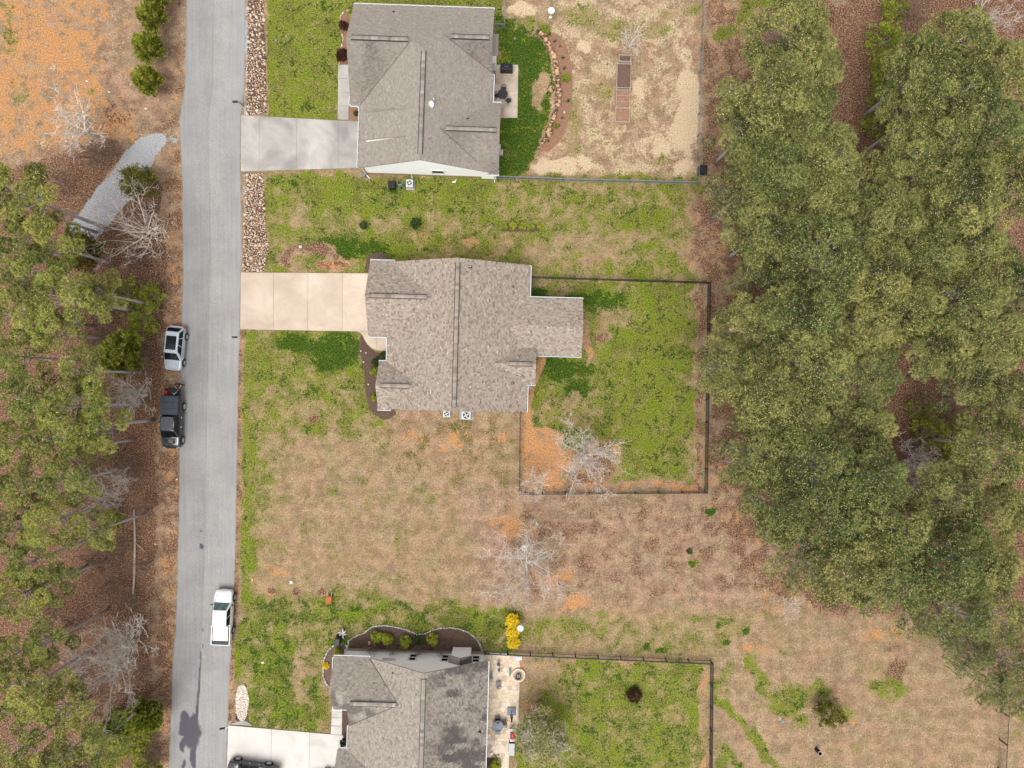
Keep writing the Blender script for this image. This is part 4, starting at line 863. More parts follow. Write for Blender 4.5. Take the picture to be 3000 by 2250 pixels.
# edging stones round the beds of house 3
def edge_run(pts, size, gap, parent, mat, z=.12):
    """stones laid end to end along a line of photo points"""
    w = [P(*p) for p in pts]; d = [0]
    for a_, b_ in zip(w[:-1], w[1:]): d.append(d[-1] + (b_ - a_).length)
    n = int(d[-1] / size)
    proto = []
    for k in range(4):
        m_ = MB(); m_.box((0, 0, 0), (size - gap, size * .42, z), 0, 0, r.random(), taper=.86); proto.append(m_.mesh('stone', [mat]))
    for i in range(n):
        t = (i + .5) * size; k = max(j for j in range(len(d)) if d[j] <= t); k = min(k, len(w) - 2); f = (t - d[k]) / (d[k + 1] - d[k]); p = w[k].lerp(w[k + 1], f); a_ = w[k + 1] - w[k]
        o = link_mesh('stone', proto[i % 4], parent); o.location = (p.x + r.uniform(-.02, .02) , p.y + r.uniform(-.02, .02), z / 2 - .02); o.rotation_euler = (0, 0, math.atan2(a_.y, a_.x) + r.uniform(-.1, .1))
e1 = thing('bed_edging', 'wavy line of pale edging stones round the long mulch bed beside the grey wall', 'garden edging', (0, 0, 0)); edge_run(B3[0:21], .30, .025, e1, M['edging'])
e2 = thing('bed_edging', 'white stone edging curving round the small bed at the corner of the grey house', 'garden edging', (0, 0, 0)); edge_run(B3W[0:9], .38, .03, e2, M['edging'], .16)
e3 = thing('bed_edging', 'tan stone edging round the narrow front bed of the topmost house', 'garden edging', (0, 0, 0)); edge_run([(1022, 30), (1008, 36), (998, 48), (996, 66), (1000, 96), (1006, 112), (1001, 138), (995, 160), (994, 190)], .3, .03, e3, M['stone'])

# ------------------------------------------------------------------ flagstone patio of house 3
def clip(poly_, px_, py_, nx_, ny_):
    out = []
    for i in range(len(poly_)):
        a_, b_ = poly_[i], poly_[(i + 1) % len(poly_)]; da = (a_[0] - px_) * nx_ + (a_[1] - py_) * ny_; db = (b_[0] - px_) * nx_ + (b_[1] - py_) * ny_
        if da <= 0: out.append(a_)
        if (da < 0) != (db < 0) and abs(da - db) > 1e-12: t = da / (da - db); out.append((a_[0] + (b_[0] - a_[0]) * t, a_[1] + (b_[1] - a_[1]) * t))
    return out
def flagstones(pat, po):
    seeds = []; x0, x1 = min(p[0] for p in pat), max(p[0] for p in pat); y0, y1 = min(p[1] for p in pat), max(p[1] for p in pat); cs = .47
    yy = y0
    while yy < y1 + cs:
        xx = x0 - (.5 * cs if int((yy - y0) / cs) % 2 else 0)
        while xx < x1 + cs: seeds.append((xx + r.uniform(-.3, .3) * cs, yy + r.uniform(-.3, .3) * cs)); xx += cs
        yy += cs
    for i, s_ in enumerate(seeds):
        c = [(s_[0] - 1, s_[1] - 1), (s_[0] + 1, s_[1] - 1), (s_[0] + 1, s_[1] + 1), (s_[0] - 1, s_[1] + 1)]
        for j, q in enumerate(seeds):
            if j == i or abs(q[0] - s_[0]) > 1.6 or abs(q[1] - s_[1]) > 1.6: continue
            dx, dy = q[0] - s_[0], q[1] - s_[1]; l = math.hypot(dx, dy); c = clip(c, s_[0] + dx / 2 - dx / l * .012, s_[1] + dy / 2 - dy / l * .012, dx / l, dy / l)
            if not c: break
        pp = pat if poly_area2(pat) > 0 else pat[::-1]
        for a_, b_ in zip(pp, pp[1:] + pp[:1]):
            if not c: break
            ex, ey = b_[0] - a_[0], b_[1] - a_[1]; l = math.hypot(ex, ey); c = clip(c, a_[0], a_[1], ey / l, -ex / l)
        if len(c) < 3 or abs(poly_area2(c)) < .06: continue
        m = MB(); m.prism(c, .0, .045 + r.uniform(0, .008), 0, min(1, max(0, r.gauss(.6, .3) if r.random() > .12 else .02))); m.build('flagstone', M['flag'], po)
pats = [[tuple(P(*p).xy) for p in q] for q in (((1408, 1914), (1518, 1919), (1524, 1950), (1516, 2170), (1408, 2170)), ((1408, 2170), (1492, 2170), (1490, 2330), (1408, 2330)))]
m = MB(); [m.prism(p, -.05, .03) for p in pats]; po = tag(m.build('flagstone_patio', M['mortar']), kind='structure')
for p in pats: flagstones(p, po)

# ------------------------------------------------------------------ fences
def fence(name, label, px_pts, h=1.2, mat='black', step=2.3, pick=.12, kind='picket', z0=0, railw=.055):
    w = [P(*p) for p in px_pts]; root = thing(name, label, 'fence', w[0]); mt = M[mat]; pk = MB()
    pm = MB(); pm.box((0, 0, h / 2), (.09, .09, h + .04)); pm = pm.mesh('post', [mt]); last = None
    for a_, b_ in zip(w[:-1], w[1:]):
        d = b_ - a_; n = max(1, round(d.length / step)); rz = math.atan2(d.y, d.x)
        for i in range(n + (1 if b_ is w[-1] else 0)):
            o = link_mesh('post', pm, root); o.location = a_ + d * (i / n) - w[0]; o.rotation_euler = (0, 0, rz)
        c = (a_ + b_) / 2 - w[0]
        for z in ((h, h - .18, .15) if kind == 'picket' else (h,)):
            m_ = MB(); m_.box((0, 0, 0), (d.length, railw, .04)); o = m_.build('rail', mt, root); o.location = c + Vector((0, 0, z)); o.rotation_euler = (0, 0, rz)
        if kind == 'picket':
            for i in range(int(d.length / pick)):
                p = a_ + d.normalized() * (i + .5) * pick - w[0]; pk.box((p.x, p.y, h / 2 + .02), (.026, .026, h - .1), 0, rz)
        else:   # woven wire: thin verticals and strands
            for i in range(int(d.length / .3)):
                p = a_ + d.normalized() * (i + .5) * .3 - w[0]; pk.box((p.x, p.y, h / 2), (.008, .008, h), 0, rz)
            for z in np.arange(.1, h, .2): pk.box((c.x, c.y, float(z)), (d.length, .008, .008), 0, rz)
    o = pk.build('picket' if kind == 'picket' else 'wire_mesh', mt, root); o['kind'] = 'stuff'
    return root
fence('yard_fence', 'dark picket fence running from the topmost house corner to the wood', [(1452, 523), (1700, 532), (2040, 540)], .95, 'grey', 1.9)
fence('yard_fence', 'grey topped wire fence along the east side of the topmost yard beside the leaf litter', [(2041, 538), (2043, 400), (2053, 150), (2060, -60)], .95, 'grey', 2.4, kind='wire', railw=.05)
fence('yard_fence', 'short grey picket return beside the topmost house with a run leaving the photo', [(1440, 82), (1479, 84)], 1.0, 'grey', 1.4)
fence('yard_fence', 'single grey rail fence leaving the photo beside the topmost house', [(1479, 84), (1482, -60)], 1.0, 'grey', 2.2, kind='wire')
fence('yard_fence', 'black picket fence enclosing the back yard of the central house', [(1552, 815), (2073, 831), (2064, 1440), (1521, 1444), (1524, 1206)], 1.15, 'black', 2.35)
fence('yard_fence', 'black picket fence enclosing the back yard of the grey house at the bottom', [(1421, 1905), (2081, 1934), (2077, 2330)], 1.15, 'black', 2.3)
fence('wire_fence', 'thin wire fence at the far lower right corner by the wood', [(2935, 2000), (2918, 2330)], 1.3, 'dark', 3.0, kind='wire')

# ------------------------------------------------------------------ foliage builders
def unit(a): return a / np.maximum(np.linalg.norm(a, axis=-1, keepdims=True), 1e-9)
def blades(pts, nrm, length, width, nb, spread, g, tone0=.1, tone1=.85, bud=0.0, budsize=.05, tone_pt=None):
    """nb pointed blades per point"""
    n = len(pts); pt = np.repeat(pts, nb, 0); nr = np.repeat(nrm, nb, 0)
    d = unit(nr * (1 - spread) + unit(g.normal(size=(n * nb, 3))) * spread); L_ = length * g.uniform(.7, 1.25, (n * nb, 1))
    sd_ = unit(np.cross(d, g.normal(size=(n * nb, 3)))); w = width * g.uniform(.7, 1.3, (n * nb, 1))
    V = np.stack([pt - sd_ * w / 2, pt + sd_ * w / 2, pt + d * L_], 1).reshape(-1, 3); F = np.arange(len(V)).reshape(-1, 3)
    base = g.uniform(tone0, tone1, n) if tone_pt is None else tone_pt
    T = np.clip(np.repeat(base, nb) + g.normal(0, .07, n * nb), 0, .92)
    if bud:
        k = g.random(n) < bud; q = pts[k] + nrm[k] * length * .75; m_ = len(q); a1 = unit(np.cross(nrm[k], g.normal(size=(m_, 3)))); a2 = unit(np.cross(nrm[k], a1)); s_ = budsize
        V2 = np.stack([q - a1 * s_ - a2 * s_, q + a1 * s_ - a2 * s_, q + a2 * s_ * 1.2], 1).reshape(-1, 3)
        V = np.concatenate([V, V2]); F = np.arange(len(V)).reshape(-1, 3); T = np.concatenate([T, g.uniform(.97, 1, m_)])
    return V, F, T
def lobes(R, n, H, dome, rl, g, gap=0.0):
    """branch-end clumps spread over a domed crown"""
    out = []
    for i in range(n):
        a_ = i * 2.39996 + g.uniform(-.4, .4); q = math.sqrt((i + .6) / n) * g.uniform(.82, 1.05); rr = R * q
        z = H - dome * q ** 1.8 + g.uniform(-.45, .45) * (1 + gap)
        out.append((rr * math.cos(a_), rr * math.sin(a_), z, rl * g.uniform(.7, 1.25)))
    return np.array(out)
def crown_mesh(name, mat, seed, R, nl, H, dome, rl, per, length=.26, width=.035, nb=9, bud=.35, flat=.55, inner=.25, gap=0.0, spread=.62):
    g = np.random.default_rng(seed); lb = lobes(R, nl, H, dome, rl, g, gap); P_ = []; N_ = []; T_ = []
    for x, y, z, q in lb:
        n = int(per * (q / rl) ** 2); d = unit(g.normal(size=(n, 3))); d[:, 2] = np.abs(d[:, 2]) * 1.1 - .28; d = unit(d)
        k = g.uniform(1 - inner, 1.05, (n, 1)) * (1 + .16 * np.sin(d[:, :1] * 7 + x * 3) * np.cos(d[:, 1:2] * 6 + y * 2))
        P_.append(np.array([x, y, z]) + d * k * np.array([q, q, q * flat])); N_.append(unit(d + np.array([0, 0, .35])))
        T_.append(np.clip(.42 + g.normal(0, .16) + g.normal(0, .13, n), .05, .85))
    pts = np.concatenate(P_); V, F, T = blades(pts, np.concatenate(N_), length, width, nb, spread, g, bud=bud, tone_pt=np.concatenate(T_), budsize=.032)
    return fast_mesh(name, V, F, T, [mat]), lb
def trunk_mesh(name, mat, H, r0, lb, g, lean=.25, every=1, limbs=True):
    m_ = MB(); pts = []; bx, by = g.uniform(-lean, lean), g.uniform(-lean, lean)
    for k in range(7):
        t = k / 6; pts.append((bx * math.sin(t * 3) * .6, by * math.sin(t * 2.4) * .6, H * .96 * t))
    m_.tube(pts, [r0 * (1 - .78 * k / 6) for k in range(7)], 8)
    if limbs:
        for x, y, z, q in lb[::every]:
            h = max(.3 * H, z - .6 - .45 * math.hypot(x, y)); s_ = Vector(pts[min(6, int(h / H * 6))]); s_.z = h; e = Vector((x, y, z - .1)); mid = s_.lerp(e, .5) + Vector((0, 0, -.25))
            m_.tube([s_, mid, e], [r0 * .30, r0 * .2, .025], 4)
            for j in range(3):
                f = e + Vector((g.uniform(-1, 1), g.uniform(-1, 1), g.uniform(-.1, .3))) * q * .8; m_.tube([mid.lerp(e, .6), f], [.03, .012], 3)
    return m_.mesh(name, [mat], True)
class TreeKind:
    def __init__(s, name, protos): s.name = name; s.protos = protos; s.used = [False] * len(protos)
def tree_proto(name, cm, tm, cat='tree'):
    o = thing(name, 'tree', cat); link_mesh('trunk', tm, o); link_mesh('crown', cm, o); return o
def make_kind(name, n, fn, cat='tree'):
    return TreeKind(name, [tree_proto(name, *fn(i), cat) for i in range(n)])
def put(kind, i, loc, rz, s_, label, group=None):
    k = i % len(kind.protos); o = kind.protos[k]
    if kind.used[k]: o = copy_tree(o)
    kind.used[k] = True; o.location = loc; o.rotation_euler = (0, 0, rz); o.scale = s_ if isinstance(s_, tuple) else (s_,) * 3
    o['label'] = label
    if group: o['group'] = group
    return o
def pine_fn(i):
    g = np.random.default_rng(100 + i); cm, lb = crown_mesh('crown', M['pine'], 200 + i, 3.5, 44, 13.2, 3.2, .72, 92, .26, .04, 9, .42, gap=.5, inner=.4)
    return cm, trunk_mesh('trunk', M['bark'], 13.6, .2, lb, g)
def thin_pine_fn(i):
    g = np.random.default_rng(130 + i); cm, lb = crown_mesh('crown', M['pine'], 230 + i, 3.4, 22, 13.0, 3.6, .8, 84, .25, .04, 8, .22, gap=.8, inner=.5)
    return cm, trunk_mesh('trunk', M['bark'], 13.4, .18, lb, g)
def leftpine_fn(i):
    g = np.random.default_rng(160 + i); cm, lb = crown_mesh('crown', M['pineL'], 260 + i, 2.5, 17, 13.2, 3.2, .62, 100, .24, .042, 9, .2, gap=1.3)
    return cm, trunk_mesh('trunk', M['bark'], 13.6, .19, lb, g)
KP = make_kind('pine_tree', 6, pine_fn); KT = make_kind('pine_tree', 3, thin_pine_fn); KL = make_kind('pine_tree', 6, leftpine_fn)

def bush_mesh(mat, seed, R, H, n, length, width, nb=6, spread=.5, lump=.18, lo=.0, t0=.05, t1=.9, ztop=1.0, nc=None, cr=None):
    """sprays gathered in clusters over an uneven dome, with gaps between them"""
    g = np.random.default_rng(seed); nc = nc or int(26 + 26 * R); cr = cr or max(.07, R * .15)
    d = unit(g.normal(size=(nc, 3))); d[:, 2] = np.abs(d[:, 2]) * 1.2 - .12; d = unit(d)
    k = g.uniform(.62, .95, (nc, 1)) * (1 + lump * (vnoise(d[:, :1] * 2 + seed, d[:, 1:2] * 2 + d[:, 2:3], .8, 90 + seed % 9, 3) - .5) * 3)
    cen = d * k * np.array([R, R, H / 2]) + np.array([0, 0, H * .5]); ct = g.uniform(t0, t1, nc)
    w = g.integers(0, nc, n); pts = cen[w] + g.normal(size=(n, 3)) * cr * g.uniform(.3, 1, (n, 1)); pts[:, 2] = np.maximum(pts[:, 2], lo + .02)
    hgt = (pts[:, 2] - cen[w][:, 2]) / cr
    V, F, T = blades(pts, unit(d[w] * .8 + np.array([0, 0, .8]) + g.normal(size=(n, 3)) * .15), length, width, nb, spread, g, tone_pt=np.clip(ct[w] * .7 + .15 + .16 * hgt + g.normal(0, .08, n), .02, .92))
    return fast_mesh('foliage', V, F, T, [mat])
def stem_mesh(mat, H, R, g, n=6):
    m_ = MB()
    for k in range(n): a_ = g.uniform(0, 6.28); m_.tube([(0, 0, 0), (math.cos(a_) * R * .3, math.sin(a_) * R * .3, H * .5), (math.cos(a_) * R * .6, math.sin(a_) * R * .6, H * .85)], [.04, .025, .01], 4)
    return m_.mesh('stem', [mat])
def bush_proto(name, cat, mat, seed, R, H, n, length, width, **k):
    g = np.random.default_rng(seed); o = thing(name, 'shrub', cat); link_mesh('stem', stem_mesh(M['bark'], H, R, g), o); link_mesh('foliage', bush_mesh(mat, seed, R, H, n, length, width, **k), o); return o
BU = {}
def bush(kind, dx, dy, R, H, label, group=None, name='shrub', cat='shrub', px=True, n=None, length=None, width=None, **k):
    """a shrub of its own centred where the photo shows its crown"""
    key = (kind, name, round(R, 1) > 1.2)
    base = {'cedar': (1900, .34, .075), 'olive': (2400, .2, .055), 'dark_leaf': (800, .11, .055), 'ygreen': (1000, .15, .055), 'yellow': (1400, .13, .07), 'redbrown': (1600, .12, .035), 'brush': (700, .4, .022), 'bud': (900, .1, .05)}[kind]
    n_, l_, w_ = (n or base[0]), (length or base[1]), (width or base[2])
    if key not in BU: BU[key] = [bush_proto(name, cat, M[kind], 300 + len(BU), R, H, n_, l_, w_, **k), R, H, False]; 
    pr, R0, H0, used = BU[key]
    o = copy_tree(pr) if used else pr; BU[key][3] = True
    loc = (P if px else D)(dx, dy, H * .45); o.location = (loc.x, loc.y, 0); o.rotation_euler = (0, 0, random.uniform(0, 6.28)); o.scale = (R / R0, R / R0, H / H0)
    o['label'] = label; o['category'] = cat
    if group: o['group'] = group
    return o

# bare trees: branches grown outward and up
def bare_mesh(seed, H, R, nmain, mat, twist=.35, r0=.1, levels=3, kids=5, up=.6, spread_angle=1.0):
    g = random.Random(seed); tr = MB(); tw = MB()
    def grow(p, d, L_, r_, lev):
        pts = [p]; rs = [r_]; q = p.copy(); dd = d.copy(); n = 4
        for k in range(n):
            dd = (dd + Vector((g.uniform(-1, 1), g.uniform(-1, 1), g.uniform(-.4, .7))) * twist * .5).normalized(); q = q + dd * L_ / n; pts.append(q); rs.append(r_ * (1 - .72 * (k + 1) / n))
        (tr if lev == 0 else tw).tube(pts, rs, 5 if lev == 0 else 3, 0, min(1, max(0, g.gauss(.55, .2))), cap=False)
        if lev < levels:
            for k in range(kids if lev else kids + 1):
                i = g.randint(1, n); a_ = pts[i]; ax = Vector((g.uniform(-1, 1), g.uniform(-1, 1), g.uniform(-.3, .8))).normalized(); nd = (dd * .9 + ax * .95).normalized(); grow(a_, nd, L_ * g.uniform(.42, .66), max(rs[i] * .62, .017), lev + 1)
    tr.tube([(0, 0, 0), (g.uniform(-.08, .08), g.uniform(-.08, .08), H * .3)], [r0 * 1.2, r0], 7, cap=False)
    for k in range(nmain):
        a_ = 2 * math.pi * k / nmain + g.uniform(-.3, .3); e = g.uniform(.35, 1.0) * spread_angle; d = Vector((math.cos(a_) * e, math.sin(a_) * e, up)).normalized()
        grow(Vector((0, 0, H * g.uniform(.14, .42))), d, R * g.uniform(.85, 1.15) * (1.05 if e > .6 else 1.2), r0 * .55, 0)
    return tr.mesh('trunk', [mat], True), tw.mesh('branches', [mat])
BT = {}
def bare(kind, x, y, R, H, label, group=None, zc=None, seed=0, mat='twig', **k):
    key = (kind, seed)
    if key not in BT:
        o = thing('bare_tree' if kind != 'brush' else 'bare_shrub', 'tree', 'tree' if kind != 'brush' else 'shrub'); a_, b_ = bare_mesh(500 + len(BT), H, R, k.pop('nmain', 7), M[mat], **k); link_mesh('trunk' if kind != 'brush' else 'stem', a_, o); link_mesh('branches', b_, o); BT[key] = [o, R, H, False]
    pr, R0, H0, used = BT[key]; o = copy_tree(pr) if used else pr; BT[key][3] = True
    loc = D(x, y, (zc if zc is not None else H * .6)); o.location = (loc.x, loc.y, 0); o.rotation_euler = (0, 0, random.uniform(0, 6.28)); o.scale = (R / R0, R / R0, H / H0)
    o['label'] = label
    if group: o['group'] = group
    return o

# ------------------------------------------------------------------ the wood on the right: every pine a thing
# (column, dx, dy, scale, kind)  d-coordinates of the crown
WOOD = [('e', 1712, 70, 1.10, 0), ('e', 1672, 185, 1.15, 0), ('e', 1622, 268, .95, 0), ('e', 1730, 255, 1.0, 0), ('e', 1690, 360, 1.1, 0), ('e', 1612, 410, .95, 0), ('e', 1660, 505, 1.0, 0), ('e', 1640, 590, .8, 1), ('e', 1640, 700, .95, 0), ('e', 1580, 790, .9, 0), ('e', 1650, 840, 1.05, 0), ('e', 1655, 985, 1.0, 0), ('e', 1610, 1010, .62, 1), ('e', 1700, 1105, .95, 0), ('e', 1745, 1215, 1.0, 1),
        ('i', 1770, 130, 1.0, 0), ('i', 1800, 330, 1.0, 0), ('i', 1800, 430, 1.05, 0), ('i', 1790, 540, 1.15, 0), ('i', 1740, 675, 1.15, 0), ('i', 1770, 790, 1.15, 0), ('i', 1740, 900, 1.05, 0), ('i', 1780, 1010, 1.15, 0), ('i', 1830, 1120, 1.1, 0), ('i', 1850, 1240, 1.1, 0), ('i', 1905, 380, .8, 0),
        ('c', 2025, 130, 1.05, 0), ('c', 2000, 240, .9, 0), ('c', 2000, 345, 1.0, 0), ('c', 1920, 470, 1.05, 0), ('c', 1900, 590, 1.05, 0), ('c', 1890, 700, 1.0, 0), ('c', 1990, 660, 1.05, 0), ('c', 1900, 810, .95, 0), ('c', 2020, 540, 1.0, 0), ('c', 2030, 740, .95, 0), ('c', 1880, 930, .95, 0), ('c', 1900, 1040, 1.1, 0), ('c', 1950, 1150, 1.1, 0), ('c', 1960, 1260, 1.1, 0),
        ('o', 2100, 80, 1.1, 0), ('o', 2080, 200, 1.05, 0), ('o', 2190, 150, 1.0, 0), ('o', 2060, 300, 1.0, 0), ('o', 2170, 270, 1.05, 0), ('o', 2090, 410, 1.1, 0), ('o', 2190, 390, 1.0, 0), ('o', 2120, 510, 1.05, 0), ('o', 2200, 600, 1.0, 0), ('o', 2110, 640, 1.0, 0), ('o', 2180, 730, 1.0, 0), ('o', 2120, 810, .95, 0), ('o', 2200, 860, .9, 0), ('o', 2170, 970, 1.0, 0), ('o', 2080, 1090, 1.05, 0), ('o', 2180, 1110, .9, 0), ('o', 2070, 1210, 1.1, 0), ('o', 2160, 1240, 1.0, 0), ('o', 2080, 1330, 1.0, 1), ('o', 2180, 1350, 1.0, 1), ('o', 2190, 1440, .8, 1), ('o', 2110, 1415, .8, 1), ('o', 2150, 1490, .66, 1), ('o', 2030, 1345, .8, 1), ('o', 2205, 1510, .66, 1)]
ORD = ['topmost', 'second', 'third', 'fourth', 'fifth', 'sixth', 'seventh', 'eighth', 'ninth', 'tenth', 'eleventh', 'twelfth', 'thirteenth', 'fourteenth', 'fifteenth', 'sixteenth', 'seventeenth', 'eighteenth', 'nineteenth', 'twentieth', 'twenty-first', 'twenty-second', 'twenty-third', 'twenty-fourth', 'twenty-fifth', 'twenty-sixth', 'twenty-seventh']
CW = {'e': 'edge row of the right wood', 'i': 'inner row of the right wood', 'c': 'middle row of the right wood', 'o': 'far side of the right wood'}
r.seed(11)
for col_ in 'eico':
    L_ = sorted([w for w in WOOD if w[0] == col_], key=lambda w: w[2])
    for k, (c_, x, y, s_, kd) in enumerate(L_):
        H_ = 12.2 * s_ * (1.0 if c_ != 'e' else .95); loc = D(x, y, H_); loc.z = 0
        txt = ('thin see-through' if kd else 'broad green') + ' pine, %s from the top, %s' % (ORD[k] if k else 'first', CW[c_])
        put(KT if kd else KP, r.randrange(99), loc, r.uniform(0, 6.28), (s_ * 1.0, s_ * 1.0, s_ * r.uniform(.88, 1.02)), txt, 'pines of the right hand wood')
LEFT = [(40, 420, 1.25), (72, 452, .9), (30, 520, 1.0), (110, 530, .95), (60, 600, 1.0), (30, 680, 1.1), (130, 640, 1.15), (212, 632, .85), (110, 720, .9), (36, 770, .9), (180, 800, .95), (60, 860, 1.05), (150, 880, 1.15), (208, 920, .95), (30, 960, .9), (110, 950, 1.0), (190, 965, .75), (40, 1050, .95), (140, 1040, 1.0), (20, 1150, .9), (110, 1130, 1.0), (210, 1145, .8), (60, 1215, .95), (30, 1290, 1.0), (110, 1260, .8), (100, 1390, .9), (20, 1420, .85), (50, 1500, 1.15), (140, 1530, 1.0), (40, 1620, 1.0), (130, 1640, .9), (215, 1610, .9)]
r.seed(12); bands = {}
for k, (x, y, s_) in enumerate(sorted(LEFT, key=lambda a_: a_[1])):
    near = 'beside the gravel track' if y < 500 else 'level with the beige driveway' if y < 720 else 'level with the silver car' if y < 840 else 'level with the black truck' if y < 1000 else 'just below the black truck' if y < 1200 else 'level with the white pickup' if y < 1400 else 'in the bottom corner'
    bands.setdefault(near, []).append((x, y, s_))
for near, L_ in bands.items():
    for j, (x, y, s_) in enumerate(sorted(L_)):
        loc = D(x, y, 12.0 * s_ * .9); loc.z = 0; w_ = 'first' if j == 0 else ORD[j]
        put(KL, r.randrange(99), loc, r.uniform(0, 6.28), (s_ * 1.02, s_ * 1.02, s_ * .92), 'yellow-green pine %s, %s from the left' % (near, w_), 'pines of the left hand wood')
for kd in (KP, KT, KL):
    for o, u_ in zip(kd.protos, kd.used):
        if not u_:
            for c_ in list(o.children): bpy.data.objects.remove(c_)
            bpy.data.objects.remove(o)

# evergreens beside the road
for k, (x, y, R_, t_) in enumerate(((343, -6, 1.25, 'uppermost roadside cedar, cut off by the top edge of the photo'), (333, 42, 1.28, 'second cedar from the top in the roadside row, above the middle one'), (326, 107, 1.34, 'bright green cedar in the middle of the row of full ones by the road'), (324, 178, 1.28, 'lowest bright green cedar of the roadside row, nearest the gravel track'))):
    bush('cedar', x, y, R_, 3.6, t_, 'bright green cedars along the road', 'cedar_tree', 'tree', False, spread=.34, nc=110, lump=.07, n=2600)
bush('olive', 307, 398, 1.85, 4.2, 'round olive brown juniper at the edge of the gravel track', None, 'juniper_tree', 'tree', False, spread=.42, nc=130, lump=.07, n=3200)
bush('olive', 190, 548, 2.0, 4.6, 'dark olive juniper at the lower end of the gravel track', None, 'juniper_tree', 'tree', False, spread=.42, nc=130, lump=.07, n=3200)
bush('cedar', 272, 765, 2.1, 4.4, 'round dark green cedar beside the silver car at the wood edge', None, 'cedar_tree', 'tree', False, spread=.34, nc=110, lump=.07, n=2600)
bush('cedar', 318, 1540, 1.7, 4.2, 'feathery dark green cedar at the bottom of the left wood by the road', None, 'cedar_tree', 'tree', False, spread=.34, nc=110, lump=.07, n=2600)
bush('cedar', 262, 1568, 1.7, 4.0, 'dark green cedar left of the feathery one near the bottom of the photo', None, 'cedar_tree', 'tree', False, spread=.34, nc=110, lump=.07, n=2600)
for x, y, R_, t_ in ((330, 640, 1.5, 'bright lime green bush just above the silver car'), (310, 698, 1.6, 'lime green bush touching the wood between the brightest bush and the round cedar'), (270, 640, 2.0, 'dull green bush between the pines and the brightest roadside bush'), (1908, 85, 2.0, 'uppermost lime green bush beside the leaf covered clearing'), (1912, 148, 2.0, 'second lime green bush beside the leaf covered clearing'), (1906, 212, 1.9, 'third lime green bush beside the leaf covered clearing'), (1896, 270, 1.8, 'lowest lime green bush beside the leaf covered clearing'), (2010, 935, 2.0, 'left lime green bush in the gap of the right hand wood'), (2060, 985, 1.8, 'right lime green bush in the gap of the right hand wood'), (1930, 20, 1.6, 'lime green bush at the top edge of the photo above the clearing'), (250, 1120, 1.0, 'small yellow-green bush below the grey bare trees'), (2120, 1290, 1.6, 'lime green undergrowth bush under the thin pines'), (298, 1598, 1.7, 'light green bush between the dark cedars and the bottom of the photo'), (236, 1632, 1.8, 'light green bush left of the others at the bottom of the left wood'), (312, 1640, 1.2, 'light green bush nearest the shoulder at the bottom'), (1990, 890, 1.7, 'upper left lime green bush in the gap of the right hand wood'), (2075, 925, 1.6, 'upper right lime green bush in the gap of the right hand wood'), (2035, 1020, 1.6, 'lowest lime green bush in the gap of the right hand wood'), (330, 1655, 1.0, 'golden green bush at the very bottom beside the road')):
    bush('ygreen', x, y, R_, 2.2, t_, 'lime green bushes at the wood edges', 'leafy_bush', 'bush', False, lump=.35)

# bare trees and brush
bare('big', 1268, 985, 2.9, 6.0, 'large bare grey tree inside the fenced yard of the central house', seed=1, nmain=11, levels=3, kids=5, r0=.15)
bare('big', 1152, 1045, 2.0, 4.6, 'small bare tree leaning over the fence corner beside the larger one', seed=2, nmain=6, levels=3, kids=4)
bare('big', 1138, 1222, 3.4, 6.5, 'bare pale grey tree with a bird nest in the open lot', seed=3, nmain=11, levels=3, kids=5, r0=.15)
bare('big', 168, 272, 3.2, 5.5, 'faint bare tree standing on the orange clay', seed=2)
bare('big', 298, 492, 3.6, 5.5, 'wide bare tree beside the lower end of the gravel track', seed=4, nmain=8, kids=4, r0=.14)
bare('big', 284, 855, 2.1, 5.0, 'bare grey tree between the wood and the black truck', seed=5, nmain=12, kids=4, r0=.14)
bare('big', 212, 1075, 2.6, 5.0, 'bare grey tree in the middle of the left wood', seed=4)
bare('big', 258, 1040, 1.9, 4.4, 'smaller bare tree above and right of the one in the middle of the left wood', seed=2)
bare('big', 232, 1440, 4.0, 6.8, 'widest bare tree low in the left wood near the road', seed=6, nmain=9, kids=5, r0=.15)
bare('big', 268, 1385, 2.6, 5.2, 'bare tree crossing the upper side of the widest one', seed=5)
bare('big', 1706, 1312, 1.5, 2.4, 'low bare grey tree at the lower edge of the right hand wood', seed=2)
bare('big', 1362, 88, 1.6, 3.0, 'faint bare sapling above the planter boxes', seed=2)
bare('big', 2130, 30, 2.8, 5.0, 'bare tree at the top right corner of the photo', seed=4)
bare('big', 1985, 1000, 2.2, 4.2, 'bare tree in the gap of the right hand wood', seed=5)
r.seed(21)
k = 0
